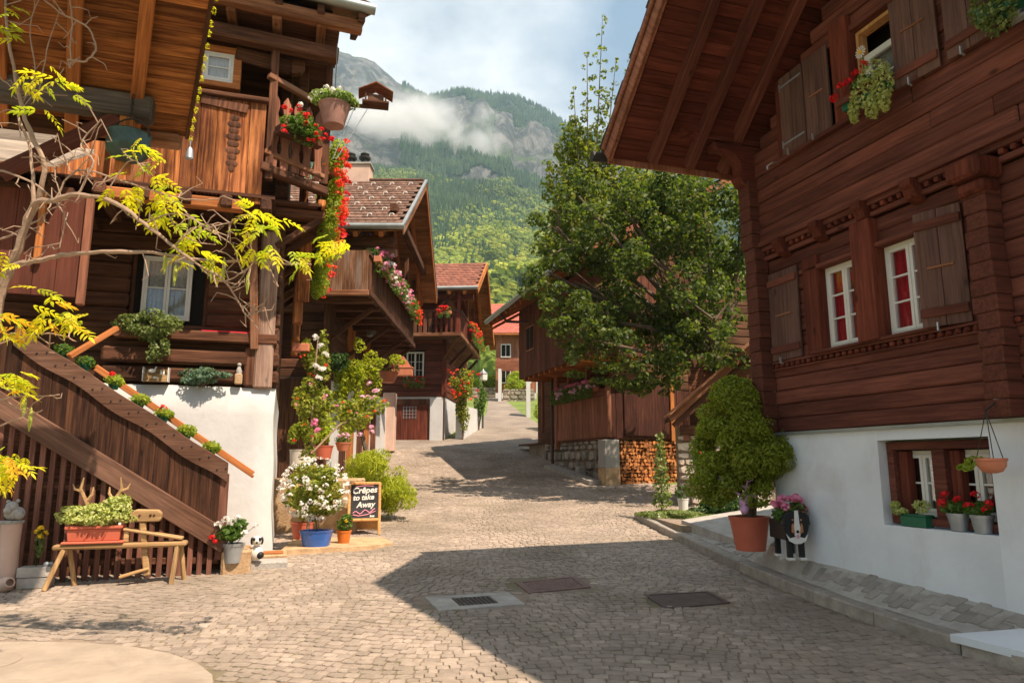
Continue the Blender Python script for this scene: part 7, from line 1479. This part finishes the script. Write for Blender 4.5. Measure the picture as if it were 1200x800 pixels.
# elevation slope (height / distance) along radius, per azimuth
SK = [(-60, .50), (-30, .62), (-20, .64), (-14, .615), (-12, .600), (-9.5, .565), (-7.4, .545), (-4.3, .560), (-2, .552), (0, .545), (3, .520), (6.6, .485), (12, .44), (25, .36), (60, .25)]
def lerp_tab(T, x):
    if x <= T[0][0]: return T[0][1]
    for (a, b), (c, d) in zip(T, T[1:]):
        if x <= c: return b + (d - b) * (x - a) / (c - a)
    return T[-1][1]
RT = [(100, .085), (150, .09), (250, .155), (420, .215), (600, .275), (800, .335), (1000, .385), (1150, .41), (1250, .42)]
def ht(r, az):
    """absolute height"""
    k = max(0.0, math.cos(math.radians(az) * .9)) if abs(az) < 100 else 0.0
    x, y = r * math.sin(math.radians(az)), r * math.cos(math.radians(az)); sk = lerp_tab(SK, az)
    if r <= 1250: e = lerp_tab(RT, r) * (1 - .012 * (az + 3) * (r / 1250) * (1 if az > 0 else .3)); n = fbm(x, y, 4, 1 / 260) * 34 * min(1, r / 500)
    else:
        f = min(1, (r - 1250) / 750); e0 = .42 * (1 - .012 * (az + 3) * (1 if az > 0 else .3)); e1 = sk
        prof = f ** .8
        e = e0 + (e1 - e0) * prof; n = fbm(x, y, 6, 1 / 210) * 46 * (1 - f * .75) + (abs(fbm(x, y, 6, 1 / 120, 9)) * 95 + abs(fbm(x, y, 4, 1 / 35, 2)) * 26) * math.sin(min(1, f * 1.1) * 2.9) * .8
        if f >= 1: e = sk * (2000 / r) ** 1.25; n *= .5
    h = e * r + n
    return EYE + h * (.12 + .88 * k) if k > 0 else 3 + r * .05
azs = [-180 + i * 8 for i in range(18)] + [-36 + i * .4 for i in range(161)] + [30 + i * 7.5 for i in range(20)]
azs = sorted(set([a for a in azs if a < -36] + [-36 + i * 2 for i in range(10)] + [round(-16 + i * .2, 2) for i in range(171)] + [20, 22, 24, 26, 28] + [a for a in azs if a > 28.1] + [180]))
rs_ = [100, 115, 135, 160, 190, 225, 265, 310, 360, 415, 475, 540, 600, 660, 720, 780, 840, 900, 960, 1020, 1080, 1140, 1200, 1240] + [1255 + 15 * i for i in range(50)] + [2030, 2100, 2300]
vs = []; A_ = len(azs)
for r in rs_:
    for a in azs:
        z = ht(r, a)
        if r <= 110: z = min(z, hz(r * math.cos(math.radians(a))) - 1.0) if math.cos(math.radians(a)) > 0 else -2.5
        vs.append((r * math.sin(math.radians(a)), r * math.cos(math.radians(a)), z))
hill_f = []; mount_f = []
for j in range(len(rs_) - 1):
    for i in range(A_ - 1): (hill_f if rs_[j] < 1240 else mount_f).append((j * A_ + i, j * A_ + i + 1, (j + 1) * A_ + i + 1, (j + 1) * A_ + i))
def terr(name, f, mat):
    me = bpy.data.meshes.new(name); me.from_pydata(vs, [], f); me.materials.append(mat); bm = bmesh.new(); bm.from_mesh(me); bmesh.ops.delete(bm, geom=[v for v in bm.verts if not v.link_faces], context='VERTS')
    for q in bm.faces: q.smooth = True
    bm.normal_update(); bm.to_mesh(me); bm.free(); o = bpy.data.objects.new(name, me); o['kind'] = 'structure'; return link(o)
m_, t_, b_ = newmat('meadow'); p_ = N(t_, 'ShaderNodeNewGeometry').outputs['Position']; n_1 = N(t_, 'ShaderNodeTexNoise', i_Scale=.012, i_Detail=6.0); L(t_, p_, n_1.inputs[0])
L(t_, ramp(t_, n_1.outputs['Fac'], [(.35, (.10, .15, .025)), (.5, (.22, .30, .04)), (.65, (.30, .36, .05))]), b_.inputs['Base Color']); b_.inputs['Roughness'].default_value = .95; MT['meadow'] = m_
m_, t_, b_ = newmat('mountain rock'); g_ = N(t_, 'ShaderNodeNewGeometry'); p_ = g_.outputs['Position']
mp_ = N(t_, 'ShaderNodeMapping'); mp_.inputs['Scale'].default_value = (.02, .02, .009); mp_.inputs['Rotation'].default_value = (.35, .3, 0); L(t_, p_, mp_.inputs[0]); n_1 = N(t_, 'ShaderNodeTexNoise', i_Scale=1.6, i_Detail=12.0, i_Roughness=.72, i_Distortion=.5); L(t_, mp_.outputs[0], n_1.inputs[0])
rk = ramp(t_, n_1.outputs['Fac'], [(.42, (.02, .022, .024)), (.5, (.065, .065, .064)), (.59, (.17, .16, .15))])
n_2 = N(t_, 'ShaderNodeTexNoise', i_Scale=.0045, i_Detail=10.0, i_Roughness=.62); L(t_, p_, n_2.inputs[0]); sp_ = N(t_, 'ShaderNodeSeparateXYZ'); L(t_, g_.outputs['Normal'], sp_.inputs[0])
ad_ = N(t_, 'ShaderNodeMath', operation='MULTIPLY_ADD'); L(t_, sp_.outputs[2], ad_.inputs[0]); ad_.inputs[1].default_value = .55; L(t_, n_2.outputs['Fac'], ad_.inputs[2])
vm = N(t_, 'ShaderNodeMapRange'); L(t_, ad_.outputs[0], vm.inputs[0]); vm.inputs[1].default_value = .93; vm.inputs[2].default_value = 1.0
mx_ = N(t_, 'ShaderNodeMix', data_type='RGBA'); L(t_, vm.outputs[0], mx_.inputs['Factor']); L(t_, rk, mx_.inputs['A']); mx_.inputs['B'].default_value = (.055, .085, .03, 1); L(t_, mx_.outputs['Result'], b_.inputs['Base Color']); b_.inputs['Roughness'].default_value = 1
bump(t_, b_, n_1.outputs['Fac'], 1.0, 14.0); MT['rock'] = m_
terr('hillside', hill_f, MT['meadow']); terr('mountain', mount_f, MT['rock'])
# forest: two kinds of tree scattered by geometry nodes on point clouds
def forest(name, pts, protos, smin, smax, lb):
    for pr_i, (pm_, sel) in enumerate(protos):
        P = [p for i, p in enumerate(pts) if sel(i, p)]
        if not P: continue
        me = bpy.data.meshes.new(name); me.from_pydata(P, [], []); o = bpy.data.objects.new(name, me); o['kind'] = 'stuff'; o['label'] = lb; link(o)
        ng = bpy.data.node_groups.new(name, 'GeometryNodeTree'); ng.interface.new_socket('Geometry', in_out='INPUT', socket_type='NodeSocketGeometry'); ng.interface.new_socket('Geometry', in_out='OUTPUT', socket_type='NodeSocketGeometry')
        gi = ng.nodes.new('NodeGroupInput'); go = ng.nodes.new('NodeGroupOutput'); iop = ng.nodes.new('GeometryNodeInstanceOnPoints'); oi = ng.nodes.new('GeometryNodeObjectInfo'); oi.inputs[0].default_value = pm_
        oi.inputs['As Instance'].default_value = True
        rv = ng.nodes.new('FunctionNodeRandomValue'); rv.data_type = 'FLOAT_VECTOR'; rv.inputs[0].default_value = (-.05, -.05, 0); rv.inputs[1].default_value = (.05, .05, 6.28)
        r2 = ng.nodes.new('FunctionNodeRandomValue'); r2.data_type = 'FLOAT'; r2.inputs[2].default_value = smin; r2.inputs[3].default_value = smax; r2.inputs['Seed'].default_value = 5
        L(ng, gi.outputs[0], iop.inputs['Points']); L(ng, oi.outputs['Geometry'], iop.inputs['Instance']); L(ng, rv.outputs[0], iop.inputs['Rotation']); L(ng, r2.outputs[1], iop.inputs['Scale']); L(ng, iop.outputs[0], go.inputs[0])
        md = o.modifiers.new('scatter', 'NODES'); md.node_group = ng
def treemat(name, cols):
    m, t, b = newmat(name); oi = N(t, 'ShaderNodeObjectInfo'); k = len(cols); cl = ramp(t, oi.outputs['Random'], [(i / (k - 1), c) for i, c in enumerate(cols)])
    p = N(t, 'ShaderNodeNewGeometry').outputs['Position']; n = N(t, 'ShaderNodeTexNoise', i_Scale=.5, i_Detail=4.0); L(t, p, n.inputs[0]); f = N(t, 'ShaderNodeMapRange'); L(t, n.outputs['Fac'], f.inputs[0]); f.inputs[1].default_value = .3; f.inputs[2].default_value = .7; f.inputs[3].default_value = .6; f.inputs[4].default_value = 1.35
    n5 = N(t, 'ShaderNodeTexNoise', i_Scale=.008, i_Detail=3.0); L(t, p, n5.inputs[0]); f5 = N(t, 'ShaderNodeMapRange'); L(t, n5.outputs['Fac'], f5.inputs[0]); f5.inputs[1].default_value = .35; f5.inputs[2].default_value = .65; f5.inputs[3].default_value = .7; f5.inputs[4].default_value = 1.3
    mu = N(t, 'ShaderNodeMath', operation='MULTIPLY'); L(t, f.outputs[0], mu.inputs[0]); L(t, f5.outputs[0], mu.inputs[1])
    hs = N(t, 'ShaderNodeHueSaturation'); L(t, mu.outputs[0], hs.inputs['Value']); L(t, cl, hs.inputs['Color']); L(t, hs.outputs[0], b.inputs['Base Color']); b.inputs['Roughness'].default_value = .95; b.inputs['Specular IOR Level'].default_value = .1; return m
tm1 = treemat('broadleaf crown', [(.09, .13, .02), (.18, .22, .03), (.30, .32, .045), (.13, .18, .03), (.23, .26, .04)]); tm2 = treemat('spruce crown', [(.025, .052, .024), (.045, .08, .032), (.075, .11, .04)]); tm3 = treemat('mixed crown', [(.05, .09, .022), (.14, .18, .03), (.09, .13, .03), (.20, .23, .04)])
HB = []
def proto(kind, mat):
    m = MB()
    if kind == 'broad':
        for i in range(9):
            d = rng.normal(size=3); d /= np.linalg.norm(d); c = (d[0] * 2.6, d[1] * 2.6, 6.5 + d[2] * 3.0); k0 = len(m.v); m.sphere(c, rng.uniform(1.7, 2.8), 7, 5)
            for j in range(k0, len(m.v)): v = Vector(m.v[j]); m.v[j] = tuple(v + Vector(rng.normal(size=3)) * .32)
        m.tube([(0, 0, -2), (0, 0, 5)], .4, 5)
    else:
        for i in range(6):
            z = 2.0 + i * 2.0; r_ = 3.7 * (1 - i / 6.8); n = 9; k0 = len(m.v); m.v += [(r_ * (1 if j % 2 else .72) * math.cos(j / n * 6.283 + i), r_ * (1 if j % 2 else .72) * math.sin(j / n * 6.283 + i), z + (-.5 if j % 2 else .1)) for j in range(n)] + [(0, 0, z + 3.6)]; m.f += [(k0 + j, k0 + (j + 1) % n, k0 + n) for j in range(n)]
        m.tube([(0, 0, -2), (0, 0, 14)], [.4, .1], 5)
    me = m.mesh('distant_tree', mat); o = bpy.data.objects.new('distant_tree', me); link(o); o.location = (random.uniform(-40, 40) , -90 - random.uniform(0, 30), -2.0); tag(o, 'tree on the flat behind the viewer', 'tree', 'trees behind the viewer'); return o
o1, o2, o3 = proto('broad', tm1), proto('spruce', tm2), proto('broad', tm3)
pts = []
r = 150
while len(pts) < 26000:
    rr = 130 + 1120 * rng.random() ** .62; az = rng.uniform(-22, 20); x, y = rr * math.sin(math.radians(az)), rr * math.cos(math.radians(az))
    d = fbm(x, y, 3, 1 / 120, 3)
    if rr < 420 and d < .08 + .5 * (1 - rr / 420) : continue
    if rr < 620 and d < -.28: continue
    pts.append((x, y, ht(rr, az) - .5))
def kind_of(i, p):
    rr = math.hypot(p[0], p[1]); c = fbm(p[0], p[1], 3, 1 / 170, 11) + (rr - 720) / 900; q = (i * 7919 % 1000) / 1000
    return 1 if c + (q - .5) * .7 > .36 else (0 if (q - .5) * .9 + (rr - 700) / 500 < .15 else 2)
forest('hillside_forest', pts, [(o1, lambda i, p: kind_of(i, p) == 0), (o2, lambda i, p: kind_of(i, p) == 1), (o3, lambda i, p: kind_of(i, p) == 2)], .75, 1.35, 'mixed forest covering the hillside below the cliffs')
pts = []
while len(pts) < 17000:
    rr = rng.uniform(1250, 2060); az = rng.uniform(-9.5, 20); f = (rr - 1250) / 750; x, y = rr * math.sin(math.radians(az)), rr * math.cos(math.radians(az))
    top_w = f > (.66 if az < 0 else .55 - az * .02); low = f < (.36 if az < -1.5 else .16) + .12 * fbm(x, y, 3, 1 / 150)
    if (low or (top_w and fbm(x, y, 3, 1 / 130, 4) > -.55)): pts.append((x, y, ht(rr, az) - 1))
forest('ridge_forest', pts, [(o2, lambda i, p: True)], .8, 1.5, 'dark spruces along the mountain ridge and ledges')
# cloud bank lying against the mountain: soft-edged real volume
def cloud(name, c, dims, dens, scale, thr, seed=0.0, kindlab=''):
    m = MB().sphere((0, 0, 0), 1, 24, 14); o = m.build(name, MT['black'], kind='stuff'); o.location = c; o.scale = dims; o.data.materials.clear()
    mt = bpy.data.materials.new(name); mt.use_nodes = True; t = mt.node_tree; t.nodes.clear(); ou = N(t, 'ShaderNodeOutputMaterial'); pv = N(t, 'ShaderNodeVolumePrincipled'); pv.inputs['Color'].default_value = (1.0, 1.0, 1.0, 1); pv.inputs['Anisotropy'].default_value = .2
    tc_ = N(t, 'ShaderNodeTexCoord'); ln_ = N(t, 'ShaderNodeVectorMath', operation='LENGTH'); L(t, tc_.outputs['Object'], ln_.inputs[0]); geo = N(t, 'ShaderNodeNewGeometry')
    n = N(t, 'ShaderNodeTexNoise', i_Scale=scale, i_Detail=7.0, i_Roughness=.58, i_Distortion=.4); va = N(t, 'ShaderNodeVectorMath', operation='ADD'); L(t, geo.outputs['Position'], va.inputs[0]); va.inputs[1].default_value = (seed, 0, 0); L(t, va.outputs[0], n.inputs[0])
    # density = clamp((noise - thr - falloff) * k)
    fo = N(t, 'ShaderNodeMapRange'); L(t, ln_.outputs['Value'], fo.inputs[0]); fo.inputs[1].default_value = .25; fo.inputs[2].default_value = 1.0; fo.inputs[3].default_value = thr; fo.inputs[4].default_value = .80
    sb = N(t, 'ShaderNodeMath', operation='SUBTRACT'); L(t, n.outputs['Fac'], sb.inputs[0]); L(t, fo.outputs[0], sb.inputs[1])
    mr = N(t, 'ShaderNodeMapRange'); L(t, sb.outputs[0], mr.inputs[0]); mr.inputs[1].default_value = 0; mr.inputs[2].default_value = .22; mr.inputs[3].default_value = 0; mr.inputs[4].default_value = dens
    L(t, mr.outputs[0], pv.inputs['Density']); L(t, pv.outputs[0], ou.inputs['Volume']); o.data.materials.append(mt); mt.cycles.volume_sampling = 'MULTIPLE_IMPORTANCE' if hasattr(mt.cycles, 'volume_sampling') else None
    return o
def dirpt(px, py, d): r = ray(px, py); return Vector((0, 0, EYE)) + r.normalized() * d
cloud('cloud', dirpt(470, 150, 1500), (280, 220, 120), .030, 1 / 110, .33)
cloud('cloud', dirpt(395, 165, 1700), (300, 220, 165), .026, 1 / 130, .31, 300)
cloud('cloud', dirpt(560, 170, 1500), (160, 130, 60), .012, 1 / 70, .36, 700)
# air
hb = MB().bb(-2600, 2600, -300, 2600, -8, 1720).build('haze', MT['black'], kind='stuff'); hb.data.materials.clear()
mt = bpy.data.materials.new('haze'); mt.use_nodes = True; t = mt.node_tree; t.nodes.clear(); ou = N(t, 'ShaderNodeOutputMaterial'); pv = N(t, 'ShaderNodeVolumePrincipled'); pv.inputs['Color'].default_value = (.55, .77, 1, 1); pv.inputs['Density'].default_value = .00015; pv.inputs['Anisotropy'].default_value = .1
L(t, pv.outputs[0], ou.inputs['Volume']); hb.data.materials.append(mt); hb.display_type = 'WIRE'
